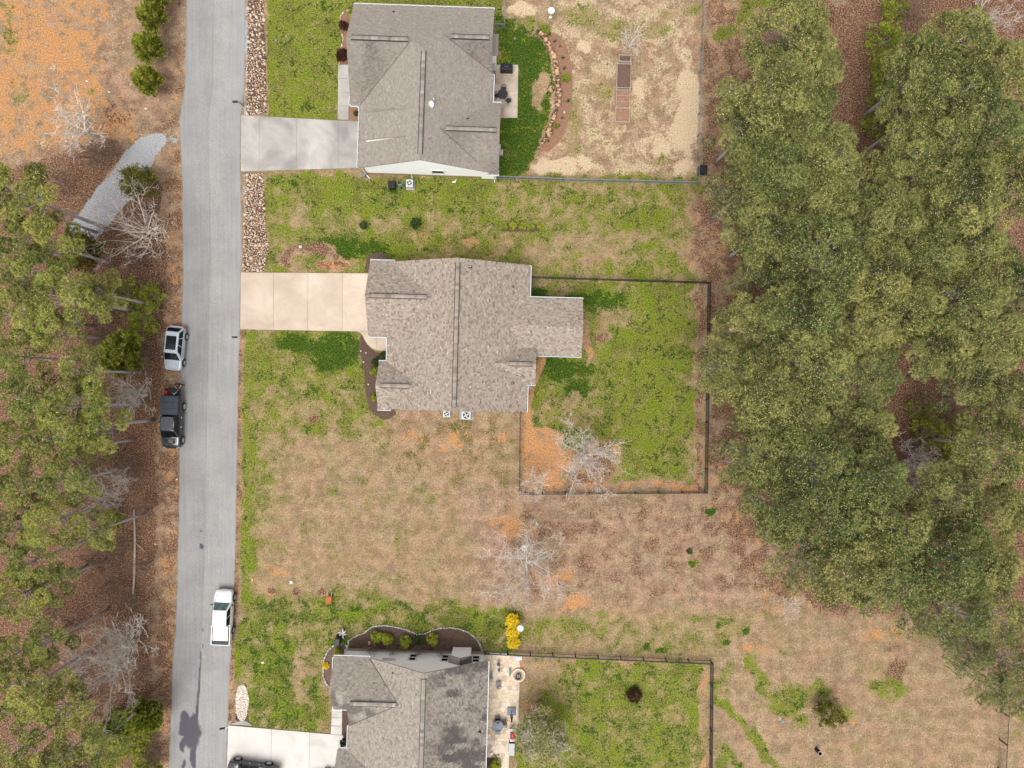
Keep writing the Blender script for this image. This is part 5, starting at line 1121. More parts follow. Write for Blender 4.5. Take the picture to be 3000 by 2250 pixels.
for x, y, R_, where in ((225, 690, 1.8, 'right of the pines above the round cedar'), (205, 730, 1.6, 'left of the round green cedar'), (300, 560, 1.5, 'below the wide bare tree at the gravel track'), (328, 470, 1.4, 'right of the wide bare tree at the gravel track'), (262, 870, 1.4, 'left of the black truck behind the bare grey tree'), (255, 990, 1.8, 'left of the road below the black truck'), (300, 1010, 1.3, 'near the shoulder below the black truck'), (270, 1180, 1.6, 'beside the fallen log, above'), (250, 1260, 1.7, 'left of the fallen log'), (290, 1290, 1.4, 'at the lower end of the fallen log'), (160, 1350, 1.6, 'between two trunks low in the left wood'), (90, 1480, 1.4, 'under the pines near the bottom left'), (310, 1350, 1.2, 'near the shoulder level with the white pickup'), (140, 400, 1.6, 'above the pines at the gravel track'), (200, 340, 1.6, 'at the top end of the gravel track'), (1960, 30, 2.0, 'at the top edge of the right hand wood'), (1990, 880, 2.0, 'above the gap in the right hand wood'), (1790, 900, 1.5, 'under the pines in the right hand wood'), (340, 1620, 1.2, 'between the cedars and the road at the bottom'), (60, 560, 1.4, 'in a gap of the upper left pines'), (238, 655, 1.5, 'left of the dull green roadside bush'), (318, 780, 1.3, 'between the silver car and the round cedar'), (180, 1010, 1.6, 'among trunks level with the black truck hood'), (322, 1100, 1.2, 'right of the upper end of the fallen log'), (320, 1215, 1.3, 'right of the middle of the fallen log'), (215, 1215, 1.6, 'left of the fallen log among the pines'), (175, 1450, 1.7, 'left of the widest bare tree'), (318, 1440, 1.3, 'between the widest bare tree and the shoulder'), (210, 1530, 1.5, 'left of the dark cedars at the bottom'), (115, 1320, 1.5, 'under the pines level with the white pickup'), (2040, 890, 1.8, 'at the top of the gap in the right wood'), (2100, 990, 1.6, 'at the right side of the gap in the right wood'), (1975, 960, 1.5, 'at the left side of the gap in the right wood'), (245, 330, 1.5, 'between the clay lot and the gravel track')):
    bare('brush', x, y, R_, 1.9, 'bare brown brush ' + where, 'bare brush in the woods', zc=.8, seed=k % 3, mat='brush', nmain=11, levels=2, kids=6, r0=.035, up=.7); k += 1
# fallen log
m = MB(); pts = [D(291, 1100), D(293, 1170), D(292, 1230), D(289, 1290)]; m.tube([(p.x, p.y, .12) for p in pts], [.10, .12, .13, .09], 8); m.tube([(pts[1].x, pts[1].y, .2), (D(318, 1190).x, D(318, 1190).y, .5)], [.06, .02], 5)
M['log'] = two('pale_dead_wood', S(186, 168, 146), S(214, 200, 182), 5)
tag(m.build('fallen_log', M['log'], smooth=True), 'long pale fallen log lying straight in the leaves beside the road', 'log')

# budding tree over house 3's patio
g = np.random.default_rng(77); tm, bm = bare_mesh(771, 5.0, 2.6, 9, M['twig'], levels=3, kids=5)
bt = thing('budding_tree', 'budding tree with pale yellow-green leaves beside the flagstone patio', 'tree', (0, 0, 0)); link_mesh('trunk', tm, bt); link_mesh('branches', bm, bt)
cm, lb = crown_mesh('foliage', M['bud'], 78, 2.7, 34, 4.6, 1.9, .8, 420, .1, .085, 4, 0, inner=.8, spread=.9); link_mesh('foliage', cm, bt); loc = D(1170, 1590, 3.4); bt.location = (loc.x, loc.y, 0)

# garden shrubs
bush('dark_leaf', 1218, 655, .55, .9, 'large dark green shrub of the pair on the lawn between two houses', 'lawn shrubs', n=800)
bush('dark_leaf', 1066, 660, .42, .6, 'small dull shrub on the lawn left of the large dark one', 'lawn shrubs')
for k, x in enumerate((1477, 1503, 1530, 1556, 1584)): bush('ygreen', x, 664, .34, .4, 'low round green shrub, %s from the left in the short mulch strip' % ('first', 'second', 'third', 'fourth', 'last')[k], 'row of small shrubs in the mulch strip', 'small_shrub', 'shrub')
bush('redbrown', 1007, 79, .48, 1.1, 'upper dark red twiggy shrub beside the topmost house', None, 'round_shrub'); bush('redbrown', 1002, 163, .62, 1.3, 'lower and larger dark red twiggy shrub beside the topmost house', None, 'round_shrub')
bush('dark_leaf', 1043, 333, .28, .5, 'small green shrub in the narrow bed by the topmost garage')
bush('dark_leaf', 1126, 1043, .5, .9, 'dark green shrub in the angle of the central house front', 'front bed shrubs'); bush('dark_leaf', 1102, 1060, .45, .9, 'dark green shrub just outside the front angle of the central house', 'front bed shrubs')
bush('ygreen', 1099, 1088, .5, .9, 'yellow-green shrub in the front bed above the wing of the central house', 'front bed shrubs', 'bed_shrub'); bush('ygreen', 1098, 1164, .42, .9, 'yellow-green shrub in the front bed near the lower corner of the central house', 'front bed shrubs', 'bed_shrub')
for x, y, R_, t_, kd in ((1106, 1866, .62, 'first from the left', 'ygreen'), (1135, 1870, .58, 'second from the left', 'ygreen'), (1187, 1880, .62, 'third from the left, the brightest', 'ygreen'), (1226, 1876, .5, 'fourth from the left, the dullest', 'dark_leaf'), (1268, 1873, .6, 'last on the right', 'ygreen')):
    bush(kd, x, y, R_, .9, 'rounded green shrub in the long mulch bed, ' + t_, 'shrubs in the long mulch bed', 'bed_shrub')
for x, y, t_ in ((1091, 1893, 'behind the first green shrub'), (1158, 1891, 'between the second and third green shrubs'), (1234, 1896, 'behind the dullest green shrub'), (1295, 1893, 'right of the last green shrub')):
    bare('brush', x / K, y / K, .75, 1.1, 'bare twiggy shrub against the grey wall, ' + t_, 'bare shrubs against the grey wall', zc=.5, seed=1)
bush('ygreen', 990, 1910, .45, .8, 'leafy shrub beside the black bin at the corner of the grey house', None, 'bed_shrub')
bush('dark_leaf', 1012, 2175, .5, 1.6, 'dark spiky evergreen beside the front walk of the grey house')
for k, y in enumerate((1816, 1847, 1880)): bush('yellow', 1502 + (k == 2) * 2, y, .72 if k < 2 else .68, 1.0, '%s of three bright yellow flowering bushes' % ('uppermost', 'middle', 'lowest')[k], 'bright yellow flowering bushes', 'forsythia', 'flowering bush', spread=.7)
bush('ygreen', 1450, 2240, .6, .8, 'yellow-green shrub in the bed at the bottom beside the patio', None, 'bed_shrub')
bush('olive', 2422, 2084, 1.45, 2.2, 'dark leafy evergreen tree alone on the lower right lawn', None, 'holly_tree', 'tree', n=1700, length=.16, width=.07, lump=.35)
bush('redbrown', 1859, 2036, .85, .8, 'bare dark brown mound shrub in the fenced yard of the grey house', None, 'mound_shrub')
bush('dark_leaf', 2020, 1615, .3, .3, 'tiny dark plant alone in the open lot near the wood')
# plants of the curved flower bed
def rosette(px, py, R_, mat, label, nb=16):
    g_ = np.random.default_rng(int(px)); V, F, T = blades(np.zeros((nb, 3)) + [0, 0, .03], unit(g_.normal(size=(nb, 3)) * [1, 1, .15] + [0, 0, .35]), R_ * 1.1, .07, 3, .35, g_, .2, .9)
    o = link_mesh('flower_bed_plant', fast_mesh('plant', V, F, T, [M[mat]])); o.location = P(px, py); tag(o, label, 'plant', 'plants in the curved bed'); return o
for px, py, R_, mt, t_ in ((1609, 100, .30, 'dark_leaf', 'topmost spiky green plant in the curved flower bed'), (1626, 122, .24, 'dark_leaf', 'second spiky green plant from the top in the curved bed'), (1640, 136, .14, 'dark_leaf', 'small grey-green plant below the second in the curved bed'), (1649, 170, .26, 'dark_leaf', 'spiky green plant at the upper bend of the curved bed'), (1654, 201, .28, 'dark_leaf', 'spiky green plant just above the bright mat in the curved bed'), (1665, 296, .30, 'dark_leaf', 'large pale spiky plant in the middle of the curved bed'), (1651, 296, .14, 'ygreen', 'tiny plant left of the large pale spiky one'), (1647, 346, .22, 'dark_leaf', 'spiky plant below the white stone in the curved bed'), (1637, 369, .2, 'dark_leaf', 'spiky plant touching the low green mound in the curved bed'), (1607, 414, .18, 'dark_leaf', 'lowest spiky plant in the curved bed')): rosette(px, py, R_, mt, t_)
bush('ygreen', 1658, 229, .48, .3, 'bright green low mat plant in the curved flower bed', None, 'ground_cover_plant', 'plant', n=1400, length=.08, width=.05); bush('ygreen', 1629, 370, .28, .25, 'low green mound plant near the lower end of the curved bed', None, 'ground_cover_plant', 'plant')
bush('ygreen', 1598, 91, .42, .3, 'bright green mound plant at the top end of the curved bed', None, 'ground_cover_plant', 'plant')
m = MB(); m.rock((0, 0, 0), (.2, .26, .15), 0, .95); o = m.build('white_rock', M['stone']); o.location = P(1653, 329); tag(o, 'single white rock in the curved flower bed', 'rock')

# ------------------------------------------------------------------ ground clutter that nobody could count
r.seed(5); gg = np.random.default_rng(8)
def sample(n, key, x0=-55, x1=55, y0=-42, y1=42, thr=.3):
    x = gg.uniform(x0, x1, n); y = gg.uniform(y0, y1, n); ix = np.clip(np.searchsorted(gx, x), 0, nx - 1); iy = np.clip(np.searchsorted(gy, y), 0, ny - 1)
    d = C[key][iy, ix]; k = gg.random(n) < np.clip((d - thr) / (1 - thr), 0, 1)
    px_ = 1500 + x * PPM; py_ = 1125 - y * PPM
    l_ = np.interp(py_, *zip(*ROAD_L)); r__ = np.interp(py_, *zip(*ROAD_R)); off = (px_ < l_ - 2) | (px_ > r__ + 2); k &= off
    for x0_, y0_, x1_, y1_ in ((700, 335, 1470, 510), (985, 20, 1470, 530), (700, 795, 1160, 1032), (1070, 760, 1560, 1205), (1540, 870, 1700, 1045), (660, 2118, 1440, 2300), (960, 1900, 1540, 2300), (1440, 188, 1520, 348)): k &= ~((px_ > x0_) & (px_ < x1_) & (py_ > y0_) & (py_ < y1_))
    return x[k], y[k]
x, y = sample(150000, 'litter', thr=.25); n = len(x); a_ = gg.uniform(0, 6.28, n); s_ = gg.uniform(.03, .075, n); c_, q_ = np.cos(a_) * s_, np.sin(a_) * s_; z = gg.uniform(.01, .05, n)
tl = gg.uniform(-.03, .03, (n, 4))
V = np.stack([np.stack([x + c_, y + q_, z + tl[:, 0]], -1), np.stack([x - q_ * .6, y + c_ * .6, z + tl[:, 1]], -1), np.stack([x - c_, y - q_, z + tl[:, 2]], -1), np.stack([x + q_ * .6, y - c_ * .6, z + tl[:, 3]], -1)], 1).reshape(-1, 3)
M['leaf'] = tonemat('fallen_leaves', [(0.0, S(86, 54, 38)), (0.4, S(138, 94, 66)), (0.75, S(184, 140, 108)), (1.0, S(226, 196, 166))], .9, .2, 0)
tag(link_mesh('fallen_leaves', fast_mesh('leaves', V, np.arange(4 * n).reshape(-1, 4), gg.random(n) ** 1.3, [M['leaf']])), kind='stuff')
x, y = sample(200000, 'green', thr=.4); n = len(x); pts = np.stack([x, y, np.zeros(n)], -1)
V, F, T = blades(pts, np.tile([0, 0, 1.0], (n, 1)), .075, .035, 3, .55, gg, .0, .9)
M['grass'] = tonemat('grass_blades', [(0.0, S(50, 70, 20)), (0.5, S(98, 112, 40)), (0.8, S(148, 148, 72)), (1.0, S(196, 180, 118))], .9, .15, 0)
tag(link_mesh('grass', fast_mesh('grass', V, F, T, [M['grass']])), kind='stuff')

# ------------------------------------------------------------------ vehicles (local: +y forward, ground at z=0)
def wheel_parts(root, x, y, R_, w, side):
    T_ = Matrix.Translation((x, y, R_)) @ Matrix.Rotation(rad(90) * side, 4, 'Y')
    m = MB(); m.lathe([(R_ * .62, -w / 2), (R_ * .93, -w / 2), (R_, -w * .36), (R_, w * .36), (R_ * .93, w / 2), (R_ * .64, w / 2), (R_ * .62, w * .3)], 22, 0, M=T_); wh = m.build('wheel', M['tyre'], root, smooth=False)
    m = MB(); m.lathe([(R_ * .1, w * .30), (R_ * .66, w * .32), (R_ * .66, w * .46), (R_ * .58, w * .48), (R_ * .56, w * .34)], 22, 0, M=T_)
    for k in range(5):
        a_ = k * 2 * math.pi / 5; m.box((0, 0, 0), (R_ * .52, R_ * .13, .03), 0, M=T_ @ Matrix.Rotation(a_, 4, 'Z') @ Matrix.Translation((R_ * .32, 0, w * .44)))
    m.lathe([(R_ * .16, w * .4), (R_ * .14, w * .5)], 10, 0, M=T_); m.build('rim', M['rim'], wh)
def loft_body(st, mat, parent, name='body', zc=.06):
    """st: (y, halfwidth, z_low, z_belt, z_deck)"""
    vs = []; fs = []; sec = []
    for y, w, zl, zb, zd in st:
        s_ = [(-w * .88, zl), (-w * .98, zl + .12), (-w, (zl + zb) / 2), (-w * .985, zb - .07), (-w * .93, zb), (-w * .8, lerp(zb, zd, .7)), (-w * .45, zd), (0, zd + .015)]
        sec.append([(x, y, z) for x, z in s_] + [(-x, y, z) for x, z in s_[-2::-1]])
    n = len(sec[0])
    for q in sec: vs += q
    for i in range(len(sec) - 1):
        for k in range(n - 1): fs.append((i * n + k, i * n + k + 1, (i + 1) * n + k + 1, (i + 1) * n + k))
        fs.append((i * n + n - 1, i * n, (i + 1) * n, (i + 1) * n + n - 1))
    fs.append(tuple(range(n))[::-1]); fs.append(tuple((len(sec) - 1) * n + k for k in range(n)))
    fs = [f[::-1] for f in fs]
    m = MB(); m.add(vs, fs); o = m.build(name, mat, parent, smooth=True); s_ = o.modifiers.new('soft', 'SUBSURF'); s_.levels = 1; s_.render_levels = 2; s_.subdivision_type = 'CATMULL_CLARK'
    return o
def vehicle(name, label, cat, px, deg, kind, paint_, L_=4.6, W=1.86, Ht=1.62, wb=2.76, R_=.36, wc=None):
    root = thing(name, label, cat, P(*px), rad(deg)); h = L_ / 2; w = W / 2; pm_ = M[paint_]; pick = kind == 'pickup'
    fo = .92; yF = h; yR = -h; yaf = h - fo; yar = yaf - wb; belt = 1.0 if not pick else 1.12; hood = belt + (.02 if pick else -.02); deck = belt
    hf = h - (1.15 if not pick else 1.35)
    st = [(yF + .0, w * .62, .35, .62, .66), (yF - .10, w * .84, .25, .74 + .1 * pick, .80 + .1 * pick), (yF - .35, w * .96, .22, .84 + .12 * pick, .93 + .12 * pick), (yF - .9, w, .22, belt - .05, hood), (hf - .1, w, .22, belt, hood + .04), (0, w, .22, belt, belt + .02), (yar, w, .24, belt + .02, belt + .04)]
    if pick: st += [(yR + .15, w * .98, .35, belt + .02, belt + .03), (yR, w * .96, .4, belt, belt)]
    else: st += [(yR + .4, w * .97, .28, belt + .02, belt + .05), (yR + .1, w * .88, .3, belt - .08, belt - .04), (yR, w * .7, .38, .82, .84)]
    body = loft_body(st, pm_, root)
    # cabin
    if pick: b0, b1, t0, t1 = hf + .10, -h + 2.05, hf - .62, -h + 2.12
    else: b0, b1, t0, t1 = hf + .05, yR + .16, hf - .72, yR + .72
    cb = [(-w * .93, b1, belt), (w * .93, b1, belt), (w * .95, b0, belt), (-w * .95, b0, belt)]; tw = w * .74
    ct = [(-tw, t1, Ht), (tw, t1, Ht), (tw * .97, t0, Ht - .02), (-tw * .97, t0, Ht - .02)]
    m = MB(); vs = cb + ct; m.add(vs, [(0, 1, 5, 4), (1, 2, 6, 5), (2, 3, 7, 6), (3, 0, 4, 7), (4, 5, 6, 7)]); cab = m.build('cabin', pm_, root, bevel=.12)
    m = MB(); ly = t0 - t1; g_ = []   # crowned roof skin
    nx_, ny_ = 8, 8
    for j in range(ny_ + 1):
        for i in range(nx_ + 1):
            u_, v_ = i / nx_ * 2 - 1, j / ny_ * 2 - 1; g_.append((u_ * (tw - .03), (t0 + t1) / 2 + v_ * (ly / 2 - .02), Ht + .055 * (1 - u_ * u_) * (1 - v_ ** 4) - .012))
    m.add(g_, [(j * (nx_ + 1) + i, j * (nx_ + 1) + i + 1, (j + 1) * (nx_ + 1) + i + 1, (j + 1) * (nx_ + 1) + i) for j in range(ny_) for i in range(nx_)]); m.build('roof_panel', pm_, root, smooth=True)
    def pane(nm, A, B, C_, D_, a0, a1, c0, c1, off=.018, mt='glass', curve=0):
        A, B, C_, D_ = map(Vector, (A, B, C_, D_)); nn = (B - A).cross(D_ - A).normalized(); f = lambda u, v: A.lerp(B, u).lerp(D_.lerp(C_, u), v) + nn * off
        p = MB(); q = [f(a0, c0), f(a1, c0), f(a1, c1), f(a0, c1)]; b_ = [v - nn * .012 for v in q]; p.add(q + b_, [(0, 1, 2, 3), (1, 0, 4, 5), (2, 1, 5, 6), (3, 2, 6, 7), (0, 3, 7, 4)]); p.build(nm, M[mt], root)
    B_, T_ = cb, ct
    pane('windshield', B_[2], B_[3], T_[3], T_[2], .05, .95, .04, .93, mt='glass_pale' if paint_ == 'carwhite' else 'glass')
    pane('rear_window', B_[0], B_[1], T_[1], T_[0], .08, .92, .18, .9)
    for s_ in (0, 1):
        A, B, C_, D_ = (B_[1], B_[2], T_[2], T_[1]) if s_ else (B_[3], B_[0], T_[0], T_[3])
        for a0, a1 in (((.05, .47), (.51, .88)) if s_ else ((.12, .49), (.53, .95))) if pick else (((.06, .3), (.33, .58), (.61, .88)) if s_ else ((.12, .39), (.42, .67), (.70, .94))): pane('side_window', A, B, C_, D_, a0, a1, .10, .88)
    # joints of hood and doors as fine dark reveals
    m = MB(); 
    for s_ in (-1, 1):
        m.tube([(s_ * w * .62, yF - .42, st[2][4] - .0), (s_ * w * .70, yF - .9, hood + .0), (s_ * w * .74, hf - .02, hood + .02)], .012, 4)
        for yy in ((hf - .15), (hf - 1.15), (hf - 2.1)): m.box((s_ * (w + .0), yy, .78), (.02, .014, .62))
    m.build('panel_gap', M['dark'], root)
    for s_ in (-1, 1):
        m = MB(); m.box((s_ * (w + .10), hf - .18, belt + .07), (.22, .12, .15), taper=.8); m.build('mirror', M['black'] if pick and paint_ != 'silver' else pm_, root, bevel=.02)
        m = MB(); m.box((s_ * w * .70, yF - .2, .74 + .08 * pick), (.34, .20, .13), rz=-s_ * .5, taper=.8); m.build('headlight', M['lamp_clear'], root, bevel=.02)
        m = MB(); m.box((s_ * w * .86, yR + .14, .88), (.18, .26, .22), rz=s_ * .35, taper=.85); m.build('tail_light', M['lamp_red'], root, bevel=.02)
        for yy in (hf - 1.0, hf - 2.0):
            m = MB(); m.box((s_ * (w + .015), yy, .92), (.04, .2, .04)); m.build('door_handle', M['lgrey'] if paint_ == 'carblack' else pm_, root)
        for yy in (yaf, yar):
            m = MB(); T2 = Matrix.Translation((s_ * (w - .045), yy, R_)) @ Matrix.Rotation(rad(90), 4, 'Y'); m.lathe([(R_ * 1.16, -.04), (R_ * 1.16, .04)], 20, 0, M=T2); m.build('wheel_arch', M['black'], root); wheel_parts(root, s_ * (w - .05), yy, R_, .24, s_)
    m = MB(); m.box((0, yF - .06, .5), (W * .62, .10, .16)); m.build('grille', M['black'], root)
    return root, dict(w=w, h=h, belt=belt, Ht=Ht, yR=yR, t0=t0, t1=t1, b1=b1, tw=tw, hf=hf, yF=yF)
v, g_ = vehicle('parked_car', 'silver crossover car with a dark glass roof parked on the dirt shoulder', 'car', (522, 1021), 180 - 5.8, 'suv', 'silver', 4.75, 1.9, 1.66, 2.78, .37)
m = MB(); yc = (g_['t0'] + g_['t1']) / 2; m.box((0, yc + .06, g_['Ht'] + .052), (g_['tw'] * 1.5, (g_['t0'] - g_['t1']) * .66, .03)); m.build('sunroof', M['glass'], v, bevel=.012)
v, g_ = vehicle('pickup_truck', 'black pickup truck with a charcoal bed cap and open tailgate parked on the shoulder', 'pickup truck', (515, 1236), 180 - 2.2, 'pickup', 'carblack', 5.6, 2.02, 1.92, 3.55, .43)
w, yR = g_['w'], g_['yR']
m = MB(); m.box((0, yR + 1.0, 1.36), (w * 1.86, 2.04, .56), 0, taper=.96); o = m.build('bed_cap', M['canvas'], v, bevel=.05)
m = MB()
for yy in (-.33, .33): m.box((0, yR + 1.0 + yy, 1.645), (w * 1.5, .05, .02))
m.build('cap_seam', M['black'], v)
m = MB()
for k in range(7): m.box(((-.42 + k * .14), (g_['t0'] + g_['t1']) / 2 - .05, g_['Ht'] + .055), (.035, (g_['t0'] - g_['t1']) * .66, .02))
m.build('roof_rib', M['grey_paint'], v)
m = MB(); m.box((0, (g_['t0'] + g_['t1']) / 2, g_['Ht'] + .038), (g_['tw'] * 1.7, (g_['t0'] - g_['t1']) * .9, .015)); m.build('roof_skin', M['grey_paint'], v, bevel=.005)
m = MB(); m.box((0, yR - .42, .92), (w * 1.66, .75, .09)); m.build('tailgate', M['black'], v, bevel=.02)
for s_ in (-1, 1):
    m = MB(); m.box((s_ * .42, g_['hf'] + .62, 1.165), (.22, .30, .03), rz=0); m.build('hood_vent', M['black'], v)
Mv = Matrix.Translation(P(515, 1236)) @ Matrix.Rotation(rad(180 - 2.2), 4, 'Z')
def on_truck(o, x, y, z, rz=0): o.matrix_world = Mv @ Matrix.Translation((x, y, z)) @ Matrix.Rotation(rz, 4, 'Z')
m = MB(); m.box((0, 0, .16), (.36, .3, .32), 0, taper=.94); m.box((0, 0, .33), (.3, .24, .03), 0); o = m.build('red_crate', M['red'], bevel=.02); m2 = MB(); m2.box((0, 0, .355), (.14, .04, .02)); m2.build('handle', M['black'], o); on_truck(o, .6, yR - .36, .97); tag(o, 'small red crate on the open tailgate of the black truck', 'crate')
m = MB(); m.box((0, 0, .12), (.55, .4, .24), 0, taper=.85); m.tube([(-.3, -.2, .1), (-.1, .1, .5), (.25, .25, .36)], .03, 6, 1); m.tube([(.1, .1, .4), (.32, .0, .44)], .02, 5, 1); o = m.build('tool_bag', [M['black'], M['lgrey']], bevel=.02); on_truck(o, -.45, yR - .4, .97, .3); tag(o, 'black gear bag with a metal bar on the tailgate of the black truck', 'bag')
v, g_ = vehicle('pickup_truck', 'white pickup truck with a white bed cover parked facing up the road', 'pickup truck', (662, 1799), -2.5, 'pickup', 'carwhite', 5.75, 1.96, 1.76, 3.46, .40)
w, yR = g_['w'], g_['yR']
m = MB(); m.box((0, yR + 1.24, 1.24), (w * 1.62, 1.5, .06), 0); m.build('bed_cover', M['carwhite'], v, bevel=.02)
m = MB(); m.box((.0, yR + 1.0, 1.165), (w * 1.84, 2.0, .05)); m.build('bed_rail', M['dark'], v); m = MB(); m.box((0, yR + .02, 1.16), (w * 1.8, .06, .12)); m.build('tailgate', M['carwhite'], v, bevel=.01)
m = MB()
for s_ in (-1, 1): m.box((s_ * w * .97, yR + 1.0, 1.16), (.07, 2.0, .1))
m.build('bed_side', M['carwhite'], v)
m = MB(); m.box((0, g_['hf'] + .02, 1.165), (w * 1.5, .14, .03)); m.build('wiper_cowl', M['grey'], v)
v, g_ = vehicle('pickup_truck', 'glossy black pickup truck on the pale driveway at the bottom edge', 'pickup truck', (748, 2251), 90 - 8.5, 'pickup', 'carblack', 5.5, 1.95, 1.82, 3.3, .42)
w, yR = g_['w'], g_['yR']; m = MB(); m.box((0, yR + 1.0, 1.2), (w * 1.7, 1.9, .06)); m.build('bed_cover', M['slate'], v, bevel=.02)
# trailer
t = thing('utility_trailer', 'small trailer with twin side wheels by the garage corner at the bottom', 'trailer', P(972, 2268), rad(-4))
m = MB(); m.box((0, -.2, .55), (1.9, 1.3, .08), 0); m.build('deck', M['dark'], t)
m = MB()
for y_ in (.48, -.85): m.box((0, y_, .78), (1.95, .05, .06))
m.box((-.97, -.2, .78), (.05, 1.35, .06)); m.box((.97, -.2, .78), (.05, 1.35, .06)); m.build('side_rail', M['lgrey'], t)
m = MB(); m.tube([(-.95, .45, .55), (-1.6, .5, .5), (-2.6, .05, .5)], .045, 6); m.tube([(-.95, -.8, .55), (-1.6, -.6, .5), (-2.6, -.02, .5)], .045, 6); m.build('tongue', M['black'], t)
for x_ in (-.42, .36):
    for y_, s_ in ((.66, 1), (-1.05, -1)):
        T_ = Matrix.Translation((x_, y_, .33)) @ Matrix.Rotation(rad(-90) * s_, 4, 'X'); m = MB(); m.lathe([(.19, -.1), (.31, -.1), (.33, -.06), (.33, .06), (.31, .1), (.2, .1)], 18, 0, M=T_); wh = m.build('wheel', M['tyre'], t)
        m = MB(); m.lathe([(.05, .09), (.18, .1), (.17, .12)], 14, 0, M=T_)
        for k in range(5): m.box((0, 0, 0), (.14, .035, .02), 0, M=T_ @ Matrix.Rotation(k * 1.257, 4, 'Z') @ Matrix.Translation((.09, 0, .115)))
        m.build('rim', M['rim'], wh)

# ------------------------------------------------------------------ the person behind the black truck
def skin_mesh(name, verts, edges, radii, mat, parent, sub=2, root=0):
    me = bpy.data.meshes.new(name); me.from_pydata(verts, edges, []); me.materials.append(mat); o = link_mesh(name, me, parent)
    s_ = o.modifiers.new('skin', 'SKIN'); s_.use_smooth_shade = True
    sv = me.skin_vertices[0].data if len(me.skin_vertices) else None
    if sv is None: return o
    for i, r_ in enumerate(radii): sv[i].radius = (r_, r_) if not isinstance(r_, tuple) else r_; sv[i].use_root = (i == root)
    b_ = o.modifiers.new('sub', 'SUBSURF'); b_.levels = 1; b_.render_levels = sub; return o
pr = thing('person', 'person in a black t-shirt and dark trousers standing behind the black truck', 'person', P(537, 1127), rad(-178))
hd = Matrix.Identity(4)
J = dict(pelvis=(0, 0, .94), waist=(0, .01, 1.08), chest=(0, .02, 1.30), neck=(0, .02, 1.47), head0=(0, .05, 1.56), head1=(0, .06, 1.66), head2=(0, .05, 1.73), hl=(-.1, 0, .90), kl=(-.12, .04, .49), al=(-.12, -.02, .09), fl=(-.12, .14, .04), hr=(.1, 0, .90), kr=(.11, .02, .49), ar=(.12, -.06, .09), fr=(.13, .10, .04),
         sl=(-.19, .0, 1.42), el=(-.34, .08, 1.17), wl_=(-.18, .30, 1.20), sr=(.19, .0, 1.42), er=(.36, .06, 1.16), wr=(.20, .30, 1.22), pl=(-.12, .36, 1.22), prr=(.14, .36, 1.24))
ks = list(J); ix = {k: i for i, k in enumerate(ks)}
E_ = [('pelvis', 'waist'), ('waist', 'chest'), ('chest', 'neck'), ('neck', 'head0'), ('head0', 'head1'), ('head1', 'head2'), ('pelvis', 'hl'), ('hl', 'kl'), ('kl', 'al'), ('al', 'fl'), ('pelvis', 'hr'), ('hr', 'kr'), ('kr', 'ar'), ('ar', 'fr'), ('chest', 'sl'), ('sl', 'el'), ('el', 'wl_'), ('wl_', 'pl'), ('chest', 'sr'), ('sr', 'er'), ('er', 'wr'), ('wr', 'prr')]
Rd = dict(pelvis=(.14, .10), waist=(.12, .09), chest=(.15, .10), neck=.05, head0=.075, head1=.095, head2=.06, hl=.085, kl=.055, al=.038, fl=.035, hr=.085, kr=.055, ar=.038, fr=.035, sl=.06, el=.042, wl_=.03, sr=.06, er=.042, wr=.03, pl=.035, prr=.035)
skin_mesh('body', [J[k] for k in ks], [(ix[a_], ix[b_]) for a_, b_ in E_], [Rd[k] for k in ks], M['skin'], pr)
def cloth(name, keys, edges, grow, mat):
    i_ = {k: n for n, k in enumerate(keys)}; rr = []
    for k in keys:
        q = Rd[k]; rr.append(tuple(x + grow for x in q) if isinstance(q, tuple) else q + grow)
    skin_mesh(name, [J[k] for k in keys], [(i_[a_], i_[b_]) for a_, b_ in edges], rr, mat, pr)
J['ul'] = tuple(np.array(J['sl']) * .4 + np.array(J['el']) * .6); J['ur'] = tuple(np.array(J['sr']) * .4 + np.array(J['er']) * .6); Rd['ul'] = Rd['ur'] = .05
cloth('shirt', ['waist', 'pelvis', 'chest', 'sl', 'ul', 'sr', 'ur'], [('pelvis', 'waist'), ('waist', 'chest'), ('chest', 'sl'), ('sl', 'ul'), ('chest', 'sr'), ('sr', 'ur')], .018, M['black'])
cloth('trousers', ['pelvis', 'hl', 'kl', 'al', 'hr', 'kr', 'ar'], [('pelvis', 'hl'), ('hl', 'kl'), ('kl', 'al'), ('pelvis', 'hr'), ('hr', 'kr'), ('kr', 'ar')], .014, M['black'])
for s_ in (-1, 1):
    m = MB(); m.box((s_ * .125, .05 - (.02 if s_ > 0 else -.02), .045), (.1, .28, .09), taper=.85); m.build('shoe', M['dark'], pr, bevel=.03)
m = MB(); m.lathe([(.02, 1.77), (.07, 1.76), (.1, 1.70), (.105, 1.62), (.09, 1.56)][::-1], 14, 0, M=Matrix.Translation((0, .03, 0))); m.build('hair', M['dark'], pr, smooth=True)
m = MB()
for s_ in (-1, 1): m.rock((s_ * .03, .145, 1.645), (.018, .018, .014), 1)
m.rock((0, .155, 1.60), (.025, .04, .04), 0); m.box((0, .15, 1.575), (.045, .02, .01), 2); m.build('face', [M['skin'], M['black'], M['terra']], pr)
